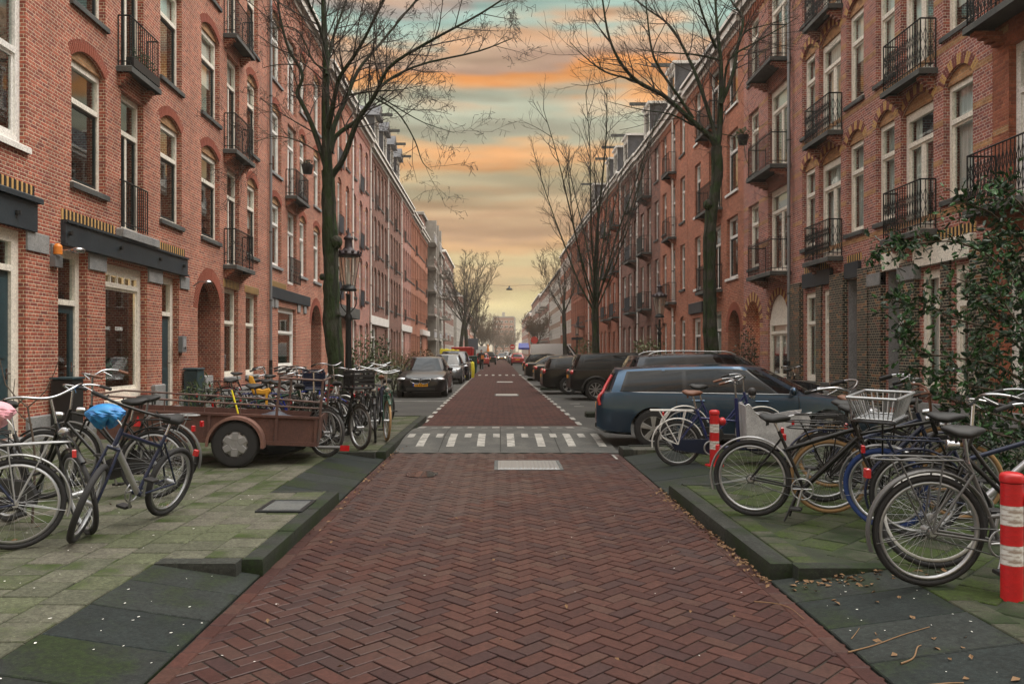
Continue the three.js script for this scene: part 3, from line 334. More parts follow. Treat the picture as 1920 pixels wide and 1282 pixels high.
function house(side, d0, d1, H, label, mat, ops, o = {}) {
  const fx = side < 0 ? Lx : Rx, X0 = fx(d0), X1 = fx(d1), A = side < 0 ? [X0, -d0] : [X1, -d1], B = side < 0 ? [X1, -d1] : [X0, -d0], L = Math.hypot(B[0] - A[0], B[1] - A[1]);
  const root = thing(o.name ?? 'brick_house', label, o.cat ?? 'house', [A[0] + (o.out ?? 0), 0, A[1]], Math.atan2(-(B[1] - A[1]), B[0] - A[0]), o.group);
  const U = (d) => (side < 0 ? d - d0 : d1 - d) * L / (d1 - d0);
  const h = { root, mat, L, U, side, far: o.far ?? false, frame: o.frame ?? M.cream, sill: o.sill ?? M.darkStone };
  for (const q of ops) { if (q.d0 !== undefined) { const a = U(q.d0), b = U(q.d1); q.u0 = Math.min(a, b); q.u1 = Math.max(a, b); } }
  const holes = ops.map((q) => { const p = [[q.u0, q.v0], [q.u1, q.v0]]; if (q.r) p.push(...arcTop(q.u0, q.u1, q.v1, q.r).pts); else p.push([q.u1, q.v1], [q.u0, q.v1]); return p; });
  mesh('wall', mv(poly([[0.003, 0], [L - 0.003, 0], [L - 0.003, H], [0.003, H]], 0.3, holes), 0, 0, -0.3), mat, root);
  const D = 5; mesh('rear_wall', [box(0.003, 0.2, 0, H, -D, -0.301), box(L - 0.2, L - 0.003, 0, H, -D, -0.301), box(0.2, L - 0.2, 0, H, -D, -D + 0.2)], mat, root);
  const fl = [box(0.2, L - 0.2, H - 0.2, H, -D + 0.2, -0.301)]; if (!h.far) for (const v of [3.9, 7.25, 10.6]) fl.push(box(0.2, L - 0.2, v, v + 0.2, -D + 0.2, -0.301)); each('floor', fl, M.room, root);
  // cornice, gutter, roof
  if (!o.flat) { mesh('cornice', [box(0.003, L - 0.003, H - 0.5, H - 0.34, 0.001, 0.1), bev(0.003, L - 0.003, H - 0.34, H - 0.06, 0.001, 0.3, 0.02), bev(0.003, L - 0.003, H - 0.06, H + 0.1, -0.1, 0.42, 0.03)], o.corn ?? M.white, root);
    if (!o.nodent) { const g = []; for (let u = 0.12; u < L - 0.1; u += 0.26) { g.push(box(u, u + 0.12, H - 0.86, H - 0.5, 0.001, 0.07)); } mesh('frieze', g, o.band ?? mat, root).userData.kind = 'stuff'; }
    mesh('roof', quads([[0.003, H, 0.05], [L - 0.003, H, 0.05], [L - 0.003, H + 2.1, -1.5], [0.003, H + 2.1, -1.5], [0.003, H, -D], [L - 0.003, H, -D], [L - 0.003, H + 2.1, -D], [0.003, H + 2.1, -D]], [[0, 1, 2, 3], [3, 2, 6, 7], [0, 3, 7, 4], [1, 5, 6, 2]]), o.roof ?? M.slate, root); }
  if (o.dormer) for (const du of o.dormer) { const w = 0.85, b = H + 0.1; const dm = mesh('dormer', [box(du - w, du - w + 0.12, b, b + 2.1, -1.6, 0.1), box(du + w - 0.12, du + w, b, b + 2.1, -1.6, 0.1), box(du - w + 0.12, du + w - 0.12, b, b + 0.6, -0.1, 0.06), box(du - w + 0.12, du + w - 0.12, b + 1.8, b + 2.1, -0.1, 0.06)], o.dm ?? M.white, root); mesh('pane', box(du - w + 0.12, du + w - 0.12, b + 0.6, b + 1.8, -0.04, -0.03), M.glassD, dm);
      mesh('dormer_roof', o.gable ? poly([[du - w - 0.15, b + 2.05], [du + w + 0.15, b + 2.05], [du, b + 2.95]], 2.1).translate(0, 0, -1.7) : box(du - w - 0.12, du + w + 0.12, b + 2.1, b + 2.24, -1.7, 0.22), o.gable ? M.slate : (o.dm ?? M.white), dm);
      each('dormer_side', [box(du - w - 0.02, du - w, b, b + 2.1, -1.6, 0.09), box(du + w, du + w + 0.02, b, b + 2.1, -1.6, 0.09)], M.slate, dm);
      mesh('hoist_beam', [box(du - 0.07, du + 0.07, b + 2.25, b + 2.42, -0.5, 1.15), box(du - 0.02, du + 0.02, b + 2.1, b + 2.25, 1.0, 1.04)], M.darkStone, dm); }
  if (o.chimney) for (const cu of o.chimney) { const c = mesh('chimney', [box(cu - 0.5, cu + 0.5, H + 0.3, H + 3.4, -2.6, -1.9), box(cu - 0.56, cu + 0.56, H + 3.4, H + 3.52, -2.66, -1.84)], mat, root); mesh('chimney_pot', [cyl(cu - 0.22, H + 3.52, -2.25, 0.13, 0.4, 10), cyl(cu + 0.22, H + 3.52, -2.25, 0.13, 0.4, 10)], M.brickS, c); }
  for (const q of ops) { const k = q.k ?? 'win';
    if (k === 'win' || k === 'fr') { win(h, { ...q, fr: k === 'fr' }); if (q.r) { if (!h.far) tympanum(h, q, q.tym ?? M.brickY); else tympanum(h, q, mat); } }
    if (k === 'door') door(h, q); if (k === 'niche') niche(h, q);
    if (q.r && !h.far && q.arch !== 0) voussoirs(h, q, q.am ?? o.archM ?? M.voussoir, k === 'niche' ? 0.32 : 0.22, o.alt);
    if (q.rail) railing(h, q.u0 - 0.08, q.u1 + 0.08, q.v0 + 0.02, { style: q.rail, ...q.ro });
    if (q.bal) balcony(h, q.u0 - (q.bx ?? 0.3), q.u1 + (q.bx ?? 0.3), q.v0 - 0.03, { style: q.bal, ...q.ro }); }
  each('plinth', (() => { const g = []; let u = 0.003; const cuts = ops.filter((q) => q.v0 < 0.6).sort((a, b) => a.u0 - b.u0); for (const c of cuts) { if (c.u0 > u + 0.02) g.push(bev(u, c.u0, 0, 0.52, 0.001, 0.05, 0.02)); u = c.u1; } if (u < L - 0.02) g.push(bev(u, L - 0.003, 0, 0.52, 0.001, 0.05, 0.02)); return g.length ? g : [bev(0.003, L - 0.003, 0, 0.1, 0.001, 0.05)]; })(), o.plinth ?? M.stone, root);
  return h;
}
M.voussoir = mottled([0.31, 0.085, 0.045], [0.26, 0.065, 0.04], 31, 0.9, 0.85);
M.vousR = mottled([0.22, 0.065, 0.05], [0.17, 0.05, 0.045], 32, 0.9, 0.85);
const lp = (a, b) => ({ d0: Ld(a), d1: Ld(b) }), rp = (a, b) => ({ d0: Rd(a), d1: Rd(b) });
const floors = [4.74, 8.12, 11.5];

// --- left, nearest: only its far window bay is in the picture ---
{
  const h = house(-1, 8.2, Ld(92), 16.6, 'nearest red brick house on the left, tall cream window above a dark teal shop door', M.brickL, [
    { d0: 9.3, d1: Ld(47), v0: 5.0, v1: 8.3, f: 0.13, t: 0.47, m: M.white, sm: M.white, sill: 1, sillM: M.white, rec: 0.1, cur: 0.9 }, { d0: 9.3, d1: Ld(47), v0: 9.2, v1: 12, f: 0.13, m: M.white },
    { d0: 10.4, d1: Ld(47), v0: 0.2, v1: 3.6, k: 'door', dm: M.teal, f: 0.2, t: 0.8, rec: 0.12 }]);
  mesh('shop_beam', bev(h.U(9.2), h.U(Ld(62)), 3.62, 4.1, 0.001, 0.07, 0.01), M.beam, h.root); mesh('beam_moulding', bev(h.U(9.2), h.U(Ld(66)), 4.1, 4.2, 0.001, 0.14, 0.02), M.beam, h.root);
  mesh('bolt', [cyl(h.U(Ld(22)), 3.82, 0.09, 0.045, 0.06, 10)], M.iron, h.root); mesh('impost_stone', bev(h.U(Ld(47)), h.U(Ld(88)), 3.3, 3.62, 0.001, 0.035, 0.01), M.stone, h.root);
  soldiers(h, h.U(9.2), h.U(Ld(62)), 4.22, 4.4);
}
// --- left B: shopfront house ---
{
  const fl = []; for (const [i, v] of floors.entries()) { fl.push({ ...lp(133, 197), v0: v, v1: v + 2.34, r: 0.24, cur: i ? undefined : 0.9 }, { ...lp(300, 340), v0: v, v1: v + 2.34, r: 0.24, cur: [0.9, 0.2, 0.4][i] }, { ...lp(226, 268), v0: v - 0.55, v1: v + 2.36, k: 'fr', t: 0.72, rail: i === 0 ? 'plain' : undefined, bal: i ? 'plain' : undefined, bx: 0.16, ro: { h: i ? 1.05 : 0.98, proj: i ? 0.26 : 0.06 }, cur: 0.95 }); }
  const h = house(-1, Ld(92), Ld(356), 16.2, 'red brick house with long dark beam over glass shopfront and two doors', M.brickL, [...fl,
    { ...lp(108, 163), v0: 0.28, v1: 3.5, k: 'door', f: 0.15, t: 0.68, glazed: 1, m: M.cream }, { ...lp(197, 275), v0: 0.62, v1: 3.42, k: 'win', f: 0.15, t: 0.85, rec: 0.15, cur: 0.99, sm: M.cream, sill: 1, sillM: M.cream }, { ...lp(303, 335), v0: 0.28, v1: 3.42, k: 'door', f: 0.16, t: 0.7, m: M.cream, dm: M.teal }]);
  mesh('shop_beam', [bev(h.U(Ld(113)), h.U(Ld(345)), 3.56, 3.94, 0.001, 0.09, 0.008), box(h.U(Ld(113)), h.U(Ld(345)), 3.94, 3.985, 0.001, 0.13), box(h.U(Ld(113)), h.U(Ld(345)), 3.52, 3.56, 0.001, 0.13)], M.beam, h.root);
  each('bolt', [118, 215, 290, 335].map((p) => { const g = cyl(0, 0, 0, 0.045, 0.05, 10); g.rotateX(Math.PI / 2); return mv(g, h.U(Ld(p)), 3.75, 0.11); }), M.iron, h.root);
  soldiers(h, h.U(Ld(113)), h.U(Ld(213)), 3.99, 4.19); soldiers(h, h.U(Ld(289)), h.U(Ld(345)), 3.99, 4.19); mesh('sill_stone', bev(h.U(Ld(216)), h.U(Ld(286)), 3.99, 4.17, 0.001, 0.16, 0.02), M.stone, h.root);
  for (const [a, b] of [[93, 107], [164, 196], [276, 302], [336, 352]]) mesh('impost_stone', bev(h.U(Ld(a)), h.U(Ld(b)), 3.2, 3.51, 0.001, 0.04, 0.01), M.stone, h.root);
  mesh('base_stone', bev(h.U(Ld(283)), h.U(Ld(303)), 0, 0.85, 0.001, 0.09, 0.02), M.stone, h.root);
  { // small lights over the shop window, lettering on the pane
    const a = h.U(Ld(197)) + 0.2, b = h.U(Ld(275)) - 0.2, g = []; for (let i = 0; i <= 5; i++) g.push(box(mix(a, b, i / 5) - 0.02, mix(a, b, i / 5) + 0.02, 3.05, 3.26, -0.19, -0.14)); each('glazing_bar', g, M.cream, h.root);
    const t = canvasTex(512, 64, (c, w, hh) => { c.clearRect(0, 0, w, hh); c.fillStyle = '#fff'; c.font = '40px sans-serif'; c.textBaseline = 'middle'; c.fillText('Edenbok|', 6, 32, 250); c.font = 'bold 40px sans-serif'; c.fillText('ESSERS', 262, 32, 240); });
    const pg = new THREE.PlaneGeometry(1.35, 0.17); at(mesh('lettering', pg, new THREE.MeshStandardMaterial({ color: 0xd8dad8, alphaMap: t, transparent: true, roughness: 0.7 }), h.root), mix(a, b, 0.4), 2.1, -0.198); }
  { const v = floors[1] - 0.55, u0 = h.U(Ld(226)) - 0.12, u1 = h.U(Ld(268)) + 0.12; const t = thing('planter', 'dark trough of green plants on the second floor balcony of the shopfront house', 'planter'); h.root.updateMatrixWorld(); const wp = h.root.localToWorld(new THREE.Vector3((u0 + u1) / 2, v - 0.02, 0.24)); t.position.copy(wp); t.rotation.y = h.root.rotation.y; mesh('trough', bev(-(u1 - u0) / 2, (u1 - u0) / 2, 0, 0.2, -0.08, 0.08), M.black, t); mesh('foliage', leafBall((u1 - u0) * 0.5, 0.2, 0.14, 260, 0.05, 0, 0.32, 0), M.leaf1, t); }
}
// --- left C ---
{
  const ops = []; for (const [i, v] of floors.entries()) ops.push({ ...lp(377, 411), v0: v, v1: v + 2.34, r: 0.24, cur: [0.9, 0.35, 0.2][i] }, { ...lp(463, 483), v0: v, v1: v + 2.34, r: 0.24 }, { ...lp(425, 448), v0: v - 0.55, v1: v + 2.36, k: 'fr', t: 0.72, bal: 'curl', bx: 0.3, ro: { proj: 0.34, h: 1.05 }, cur: i ? 0.2 : 0.9 });
  const h = house(-1, Ld(356), Ld(503), 15.9, 'red brick house with curled iron balconies and a tall arched brick doorway', M.brickL, [...ops,
    { ...lp(370, 413), v0: 0.3, v1: 2.75, r: 0.86, k: 'niche', deep: 1.0 }, { ...lp(420, 446), v0: 0.86, v1: 3.5, t: 0.62, sillM: M.stone, cur: 0.95, sm: M.cream }, { ...lp(460, 482), v0: 0.86, v1: 3.5, t: 0.62, sillM: M.stone, cur: 0.95, sm: M.cream }]);
  soldiers(h, h.U(Ld(418)), h.U(Ld(447)), 3.52, 3.74); soldiers(h, h.U(Ld(458)), h.U(Ld(484)), 3.52, 3.74);
}
// --- left D ---
{
  const ops = []; for (const [i, v] of floors.entries()) ops.push({ ...lp(507, 526), v0: v, v1: v + 2.3, r: 0.24, cur: 0.2 + 0.3 * i, sm: M.white }, { ...lp(537, 554), v0: v - 0.5, v1: v + 2.36, k: 'fr', t: 0.72, rail: i === 0 ? 'curl' : undefined, bal: i === 1 ? 'curl' : undefined, ro: { proj: i ? 0.4 : 0.14 }, cur: 0.2, sm: M.white }, { ...lp(560, 573), v0: v, v1: v + 2.3, r: 0.24, sm: M.white, cur: 0.4 }, { ...lp(587, 600), v0: v, v1: v + 2.3, r: 0.24, sm: M.white, cur: 0.6 });
  const h = house(-1, Ld(503), 37.7, 15.9, 'brick house behind the left tree, white windows and a small arched doorway', M.brickL, [...ops, { ...lp(520, 553), v0: 0.95, v1: 3.3, t: 0.6, f: 0.13, m: M.white, sm: M.white, sillM: M.white, cur: 0.9 }, { ...lp(582, 602), v0: 0.3, v1: 2.8, r: 0.9, k: 'niche' }], { frame: M.white, sill: M.stone });
  mesh('shop_beam', bev(h.U(Ld(505)), h.U(Ld(577)), 3.55, 3.95, 0.001, 0.09), M.beam, h.root); for (const p of [505, 513, 555, 567]) mesh('impost_stone', bev(h.U(Ld(p)), h.U(Ld(p)) + 0.42, 3.22, 3.54, 0.001, 0.05, 0.01), M.stone, h.root);
  soldiers(h, h.U(Ld(505)), h.U(Ld(534)), 3.98, 4.18);
  pipe('drainpipe', 'long grey drainpipe between two brick fronts on the left, near the trailer', Lx(Ld(502)) + 0.1, -Ld(502), 15.2);
  { h.root.updateMatrixWorld(); const u = h.U(Ld(551)), p = h.root.localToWorld(new THREE.Vector3(u, floors[1] + 0.62, 0.5)); const t = thing('hanging_planter', 'black flower pot hung on a curled balcony rail beside the left tree', 'planter', p.toArray()); mesh('pot', lathe([[0, 0], [0.17, 0], [0.24, 0.36], [0.2, 0.36], [0, 0.3]], 14), M.black, t); mesh('foliage', leafBall(0.22, 0.14, 0.22, 120, 0.08, 0, 0.45, 0), M.leaf3, t); }
}
// --- right R1..R5 ---
{
  const ops = []; for (const v of floors) ops.push({ d0: 11.2, d1: Rd(1893), v0: v - 0.5, v1: v + 2.4, k: 'fr', t: 0.7, f: 0.13, bal: 'lattice', bx: 0.35, ro: { proj: 0.55, h: 1.0 }, cm: M.brickR, cur: 0.9, sm: M.white });
  const h = house(1, 8.5, Rd(1862), 16.4, 'nearest brick house on the right with deep iron balconies behind the holly', M.brickS, [...ops, { d0: 11.4, d1: Rd(1885), v0: 0.9, v1: 3.4, f: 0.13, sm: M.white, cur: 0.6 }], { archM: M.vousR, frame: M.white });
  bands(h, [[0.01, h.U(Rd(1893)) - 0.02]], [3.6, 5.6, 7.4, 8.9]);
}
const pillar = (h, a, b, v1 = 3.55, z = 0.13, v0 = 0.3) => { const u0 = h.U(Rd(b)), u1 = h.U(Rd(a)); const A = Math.min(u0, u1), B = Math.max(u0, u1); mesh('glazed_pillar', box(A, B, v0, v1, 0.001, z), M.brickG, h.root); mesh('pillar_base', bev(A - 0.02, B + 0.02, 0, v0, 0.001, z + 0.03, 0.02), M.darkStone, h.root); const g = [box(A - 0.002, A + 0.1, v0, v1, 0.01, z + 0.004), box(B - 0.1, B + 0.002, v0, v1, 0.01, z + 0.004)]; };
{
  const ops = []; for (const [i, v] of floors.entries()) ops.push({ ...rp(1825, 1770), v0: v - 0.02, v1: v + 2.32, r: 0.3, cur: [0.62, 0.35, 0.65][i], sm: M.cream }, { ...rp(1751, 1690), v0: v - 0.52, v1: v + 2.25, r: 0.3, k: 'fr', t: 0.74, f: 0.12, bal: 'lattice', bx: 0.12, ro: { proj: 0.34, h: 1.05 }, cur: 0.75, sm: M.cream }, { ...rp(1678, 1643), v0: v - 0.02, v1: v + 2.32, r: 0.3, cur: [0.6, 0.5, 0.65][i], sm: M.cream });
  const h = house(1, Rd(1862), Rd(1637), 15.2, 'dark red and yellow banded brick house with lattice balconies, white beam over porch', M.brickR, [...ops, { ...rp(1825, 1790), v0: 0.75, v1: 3.35, t: 0.7, f: 0.12, rec: 0.05, sm: M.cream, cur: 0.68 }, { ...rp(1763, 1729), v0: 0.75, v1: 3.35, t: 0.7, f: 0.12, rec: 0.05, sm: M.cream, cur: 0.68 }, { ...rp(1695, 1665), v0: 0.3, v1: 3.5, k: 'niche', deep: 0.8, pm: M.plaster, dm: M.plaster }], { archM: M.vousR, alt: M.ybrick, band: M.brickY, sill: M.darkStone });
  const seg = [[h.U(Rd(1767)) - 0.55, h.U(Rd(1770)) - 0.02], [h.U(Rd(1688)) - 0.3, h.U(Rd(1692)) - 0.02]];
  const us = [[0.01, h.U(Rd(1643)) - 0.01], [h.U(Rd(1678)) + 0.01, h.U(Rd(1690)) - 0.01], [h.U(Rd(1751)) + 0.01, h.U(Rd(1770)) - 0.01], [h.U(Rd(1825)) + 0.01, h.L - 0.01]];
  bands(h, us, floors.flatMap((v) => [v + 0.75, v + 1.55, v + 2.3])); bands(h, [[0.01, h.L - 0.01]], floors.map((v) => v - 0.32));
  pillar(h, 1862, 1830, 3.6); pillar(h, 1785, 1768, 3.5, 0.05); pillar(h, 1725, 1697, 3.6); pillar(h, 1662, 1639, 3.7);
  mesh('beam', bev(h.U(Rd(1660)), h.U(Rd(1697)), 3.52, 3.92, 0.001, 0.1), M.cream, h.root); mesh('beam', bev(h.U(Rd(1722)), h.U(Rd(1832)), 3.45, 3.9, 0.001, 0.12), M.cream, h.root); soldiers(h, h.U(Rd(1722)), h.U(Rd(1832)), 3.93, 4.13); soldiers(h, h.U(Rd(1660)), h.U(Rd(1697)), 3.93, 4.1); each('capital', [[1662, 1637], [1728, 1695]].map(([a, b]) => bev(h.U(Rd(a)) > h.U(Rd(b)) ? h.U(Rd(b)) : h.U(Rd(a)), Math.max(h.U(Rd(a)), h.U(Rd(b))), 3.2, 3.5, 0.002, 0.16, 0.01)), M.stone, h.root);
  { const t = new THREE.PlaneGeometry(0.2, 0.24); const s = canvasTex(64, 80, (c) => { c.fillStyle = '#e8e8e6'; c.fillRect(0, 0, 64, 80); c.fillStyle = '#20242c'; c.font = 'bold 46px sans-serif'; c.textAlign = 'center'; c.fillText('152', 32, 54, 52); }); at(mesh('number_plate', fin(t), new THREE.MeshStandardMaterial({ map: s, roughness: 0.3 }), h.root), h.U(Rd(1702)), 2.35, 0.136); }
}
{
  const ops = []; for (const [i, v] of floors.entries()) ops.push({ ...rp(1620, 1588), v0: v - 0.04, v1: v + 2.3, r: 0.3, cur: [0.62, 0.5, 0.65][i], sm: M.cream }, { ...rp(1577, 1536), v0: v - 0.54, v1: v + 2.2, r: 0.3, k: 'fr', t: 0.74, f: 0.12, bal: 'lattice', bx: 0.1, ro: { proj: 0.36, h: 1.0 }, cur: 0.66, sm: M.cream }, { ...rp(1529, 1505), v0: v - 0.04, v1: v + 2.3, r: 0.3, cur: [0.64, 0.6, 0.5][i], sm: M.cream });
  const h = house(1, Rd(1637), Rd(1487), 15.2, 'yellow banded brick house with dark blue beam over paired windows, beside the grey drainpipe', M.brickR, [...ops, { ...rp(1563, 1545), v0: 0.75, v1: 3.35, t: 0.66, f: 0.1, rec: 0.05, sm: M.cream, cur: 0.68 }, { ...rp(1532, 1511), v0: 0.75, v1: 3.35, t: 0.66, f: 0.1, rec: 0.05, sm: M.cream, cur: 0.68 }, { ...rp(1616, 1590), v0: 0.3, v1: 3.5, k: 'niche', deep: 0.8, pm: M.plaster, dm: M.plaster }], { archM: M.vousR, alt: M.ybrick, band: M.brickY });
  bands(h, [[0.01, h.U(Rd(1505)) - 0.01], [h.U(Rd(1529)) + 0.01, h.U(Rd(1536)) - 0.01], [h.U(Rd(1577)) + 0.01, h.U(Rd(1588)) - 0.01], [h.U(Rd(1620)) + 0.01, h.L - 0.01]], floors.flatMap((v) => [v + 0.75, v + 1.55, v + 2.25])); bands(h, [[0.01, h.L - 0.01]], floors.map((v) => v - 0.32));
  pillar(h, 1636, 1617, 3.7); pillar(h, 1590, 1564, 3.7); pillar(h, 1543, 1533, 3.5, 0.05); pillar(h, 1507, 1489, 3.7);
  mesh('beam', bev(h.U(Rd(1510)), h.U(Rd(1563)), 3.5, 3.92, 0.001, 0.1), M.beam, h.root); mesh('beam', bev(h.U(Rd(1590)), h.U(Rd(1616)), 3.52, 3.92, 0.001, 0.1), M.beam, h.root); soldiers(h, h.U(Rd(1510)), h.U(Rd(1563)), 3.95, 4.13); soldiers(h, h.U(Rd(1590)), h.U(Rd(1617)), 3.95, 4.13);
  pipe('drainpipe', 'long grey drainpipe on the right, left of the banded brick house', Rx(30) - 0.14, -Rd(1488), 15.2);
}
{
  const ops = []; for (const [i, v] of floors.entries()) ops.push({ ...rp(1423, 1404), v0: v - 0.1, v1: v + 2.2, t: 0.7, sm: M.cream, cur: 0.4 + 0.2 * i }, { ...rp(1479, 1441), v0: v - 0.55, v1: v + 2.3, k: 'fr', t: 0.74, f: 0.14, bal: 'spike', bx: 0.2, ro: { proj: 0.62, h: 1.0, sp: 0.12 }, cur: 0.2, sm: M.cream });
  const h = house(1, Rd(1487), Rd(1395), 14.6, 'brick house with deep spiked balconies and two ground floor brick arches', M.brickR, [...ops, { ...rp(1479, 1441), v0: 0.65, v1: 2.7, r: 0.8, k: 'fr', t: 0.78, f: 0.14, rec: 0.06, m: M.cream, sm: M.cream, cur: 0.4, tym: M.cream }, { ...rp(1425, 1399), v0: 0.3, v1: 2.5, r: 0.95, k: 'niche', deep: 0.9 }], { archM: M.vousR, alt: M.ybrick, band: M.brickS });
  bands(h, [[h.U(Rd(1425)) + 0.01, h.U(Rd(1441)) - 0.01]], [1.5, 2.2]); bands(h, [[h.U(Rd(1423)) + 0.01, h.U(Rd(1441)) - 0.01], [0.02, h.U(Rd(1404)) - 0.01]], floors.flatMap((v) => [v + 0.5, v + 1.3, v + 2.1]));
  { const u = h.U(Rd(1437)); h.root.updateMatrixWorld(); const p = h.root.localToWorld(new THREE.Vector3(u, floors[1] + 0.62, 0.8)); const t = thing('hanging_planter', 'black plant pot hung outside a spiked balcony on the right', 'planter', p.toArray()); mesh('pot', lathe([[0, 0], [0.14, 0], [0.2, 0.32], [0.16, 0.32], [0, 0.28]], 14), M.black, t); mesh('foliage', leafBall(0.24, 0.14, 0.22, 130, 0.09, 0, 0.42, 0), M.leaf2, t); }
}
{
  const ops = []; for (const [i, v] of floors.entries()) ops.push({ ...rp(1384, 1363), v0: v - 0.2, v1: v + 2.2, t: 0.68, sill: 1, sillM: M.white, cur: 0.9, sm: M.sash }, { ...rp(1352, 1330), v0: v - 0.5, v1: v + 2.2, k: 'fr', t: 0.7, bal: 'spike', bx: 0.2, ro: { proj: 0.5, h: 1 }, sm: M.sash, cur: 0.9, }, { ...rp(1314, 1303), v0: v - 0.2, v1: v + 2.2, sillM: M.white, cur: 0.8, sm: M.sash });
  const h = house(1, Rd(1395), Rd(1290), 14.4, 'plain orange brick house behind the right tree with white balconies and arched door', M.brickO, [...ops, { ...rp(1388, 1366), v0: 0.3, v1: 2.4, r: 0.85, k: 'niche', deep: 0.5 }, { ...rp(1353, 1330), v0: 0.9, v1: 3.3, sillM: M.white, cur: 0.6 }, { ...rp(1314, 1299), v0: 0.6, v1: 3.2, f: 0.12, cur: 0.6 }], { archM: M.voussoir, frame: M.white });
  mesh('beam', bev(h.U(Rd(1295)), h.U(Rd(1320)), 3.4, 3.9, 0.001, 0.1), M.beam, h.root);
  pipe('drainpipe', 'pale drainpipe right of the orange brick house behind the right tree', Rx(38) - 0.12, -Rd(1266), 13.8, M.white);
}
// --- generic fronts further down the street ---
function row(side, d0, d1, H, label, mat, n, o = {}) {
  const ops = [], L = d1 - d0, st = L / n; seed = Math.floor(d0 * 977 + side * 31 + 5000);
  for (const [i, v] of (o.fl ?? floors).entries()) for (let b = 0; b < n; b++) { const c = d0 + (b + 0.5) * st, w = (o.w ?? 0.55) * (st > 2.2 ? 1.1 : 0.95), fr = o.frs ? o.frs.includes(b) : b === 1; ops.push({ d0: c - w, d1: c + w, v0: fr ? v - 0.5 : v, v1: v + (o.wh ?? 2.25), r: o.flatTop ? 0 : 0.22, k: fr ? 'fr' : 'win', t: 0.68, rail: fr && !o.bal ? o.rail ?? 'plain' : undefined, bal: fr && o.bal ? o.bal : undefined, bx: 0.25, ro: { proj: o.bal ? o.proj ?? 0.6 : 0.12, h: 1, sp: 0.16, pm: o.pm }, f: 0.085, sash: rnd() < 0.5, sm: rnd() < 0.5 ? M.white : M.sash }); }
  const g0 = o.ground ?? 'mixed'; for (let b = 0; b < n; b++) { const c = d0 + (b + 0.5) * st, q = rnd(); if (g0 === 'shop' && b < n - 1) { if (b === 0) ops.push({ d0: c - st * 0.35, d1: c + st * 1.35, v0: 0.4, v1: 3.3, f: 0.14, t: 0.75, sill: 0, m: M.white }); } else if (q < 0.45 || (g0 === 'shop')) ops.push({ d0: c - 0.55, d1: c + 0.55, v0: 0.28, v1: 3.2, k: 'door', dm: rnd() < 0.5 ? M.teal : M.cream }); else ops.push({ d0: c - 0.55, d1: c + 0.55, v0: 0.9, v1: 3.2, r: 0.2 }); }
  const h = house(side, d0, d1, H, label, mat, ops, { far: true, frame: M.white, ...o });
  if (g0 === 'shop') mesh('fascia', bev(0.05, h.L - 0.05, 3.4, 3.95, 0.001, o.fp ?? 0.12), o.fm ?? M.cream, h.root);
  if (o.bands) bands(h, Array.from({ length: n + 1 }, (_, b) => [b === 0 ? 0.02 : h.L / n * (b - 0.5) + 0.75, b === n ? h.L - 0.02 : h.L / n * (b + 0.5) - 0.75]).filter(([a, b]) => b > a + 0.1), floors.flatMap((v) => [v + 0.4, v + 1.2, v + 2]));
  return h;
}
row(-1, 37.75, 44.2, 15.4, 'brick house behind the left lamp post with grey canopy over a cream shopfront', M.brickL, 3, { ground: 'shop', fm: M.darkStone, fp: 0.5, chimney: [2.2], rail: 'panel' });
row(-1, 44.2, 50.4, 15.2, 'yellow banded brick house just past the left lamp post', M.brickR, 3, { bands: 1, rail: 'panel', chimney: [5.2] });
row(-1, 50.4, 58.4, 14.9, 'dark brick house with white shopfront and first of the gabled hoist dormers', M.brickD, 5, { ground: 'shop', fm: M.white, dormer: [2.4, 6.2], gable: 1, rail: 'plain', frs: [1, 4], bands: 1 });
row(-1, 58.4, 66.4, 14.9, 'dark brick house with two gabled hoist dormers above many narrow windows', M.brickD, 5, { dormer: [1.8, 5.6], gable: 1, frs: [2], bands: 1 });
row(-1, 66.4, 74.2, 14.9, 'brick house with a boarded shopfront halfway down the left row', M.brickR, 5, { ground: 'shop', fm: M.white, chimney: [7], frs: [1] });
row(-1, 74.2, 82.4, 14.7, 'smooth orange brick house in the left row with arched narrow windows', M.brickO, 5, { frs: [2] });
row(-1, 82.4, 91.2, 14.4, 'last orange brick house before the concrete balcony block on the left', M.brickO, 6, { ground: 'shop', fm: M.white, fp: 0.3, frs: [4] });
for (const [d, l] of [[44.2, 'white drainpipe past the lamp post on the left'], [50.4, 'pale drainpipe between banded and dark brick fronts on the left'], [58.4, 'pale drainpipe under the gabled dormers on the left'], [66.4, 'farthest pale drainpipe of the left row']]) pipe('drainpipe', l, Lx(d) + 0.09, -d, 14.4, M.white);
row(1, 38.85, 45.2, 14.3, 'orange brick house with iron balconies under the cornice, second beyond the right tree', M.brickO, 3, { bal: 'plain', proj: 0.4, frs: [1], flatTop: 1, dormer: [3.2], band: M.brickO });
row(1, 45.2, 51.6, 14.3, 'dark purple brick house with green clad balconies on the right', M.brickD, 3, { bal: 'panel', pm: M.teal, flatTop: 1, frs: [1], dormer: [3] });
row(1, 51.6, 58.2, 14.4, 'dark purple brick house with wide blue grey balcony panels on the right', M.brickD, 3, { bal: 'panel', flatTop: 1, frs: [0], dormer: [2.2], w: 0.62 });
row(1, 58.2, 67.4, 14.7, 'red brick house with blue grey panel balconies under the roof terrace', M.brickS, 4, { bal: 'panel', flatTop: 1, frs: [0, 2], dormer: [3.4, 7] });
row(1, 67.4, 76.2, 14.6, 'red brick house with white hoist beam dormer in the right row', M.brickS, 5, { flatTop: 1, frs: [3], dormer: [3] });
row(1, 76.2, 85, 14.6, 'plain red brick house near the end of the right row', M.brickS, 5, { bal: 'panel', frs: [2], chimney: [5] });
row(1, 85, 93, 14.4, 'last red brick house before the side street on the right', M.brickS, 4, { frs: [] });
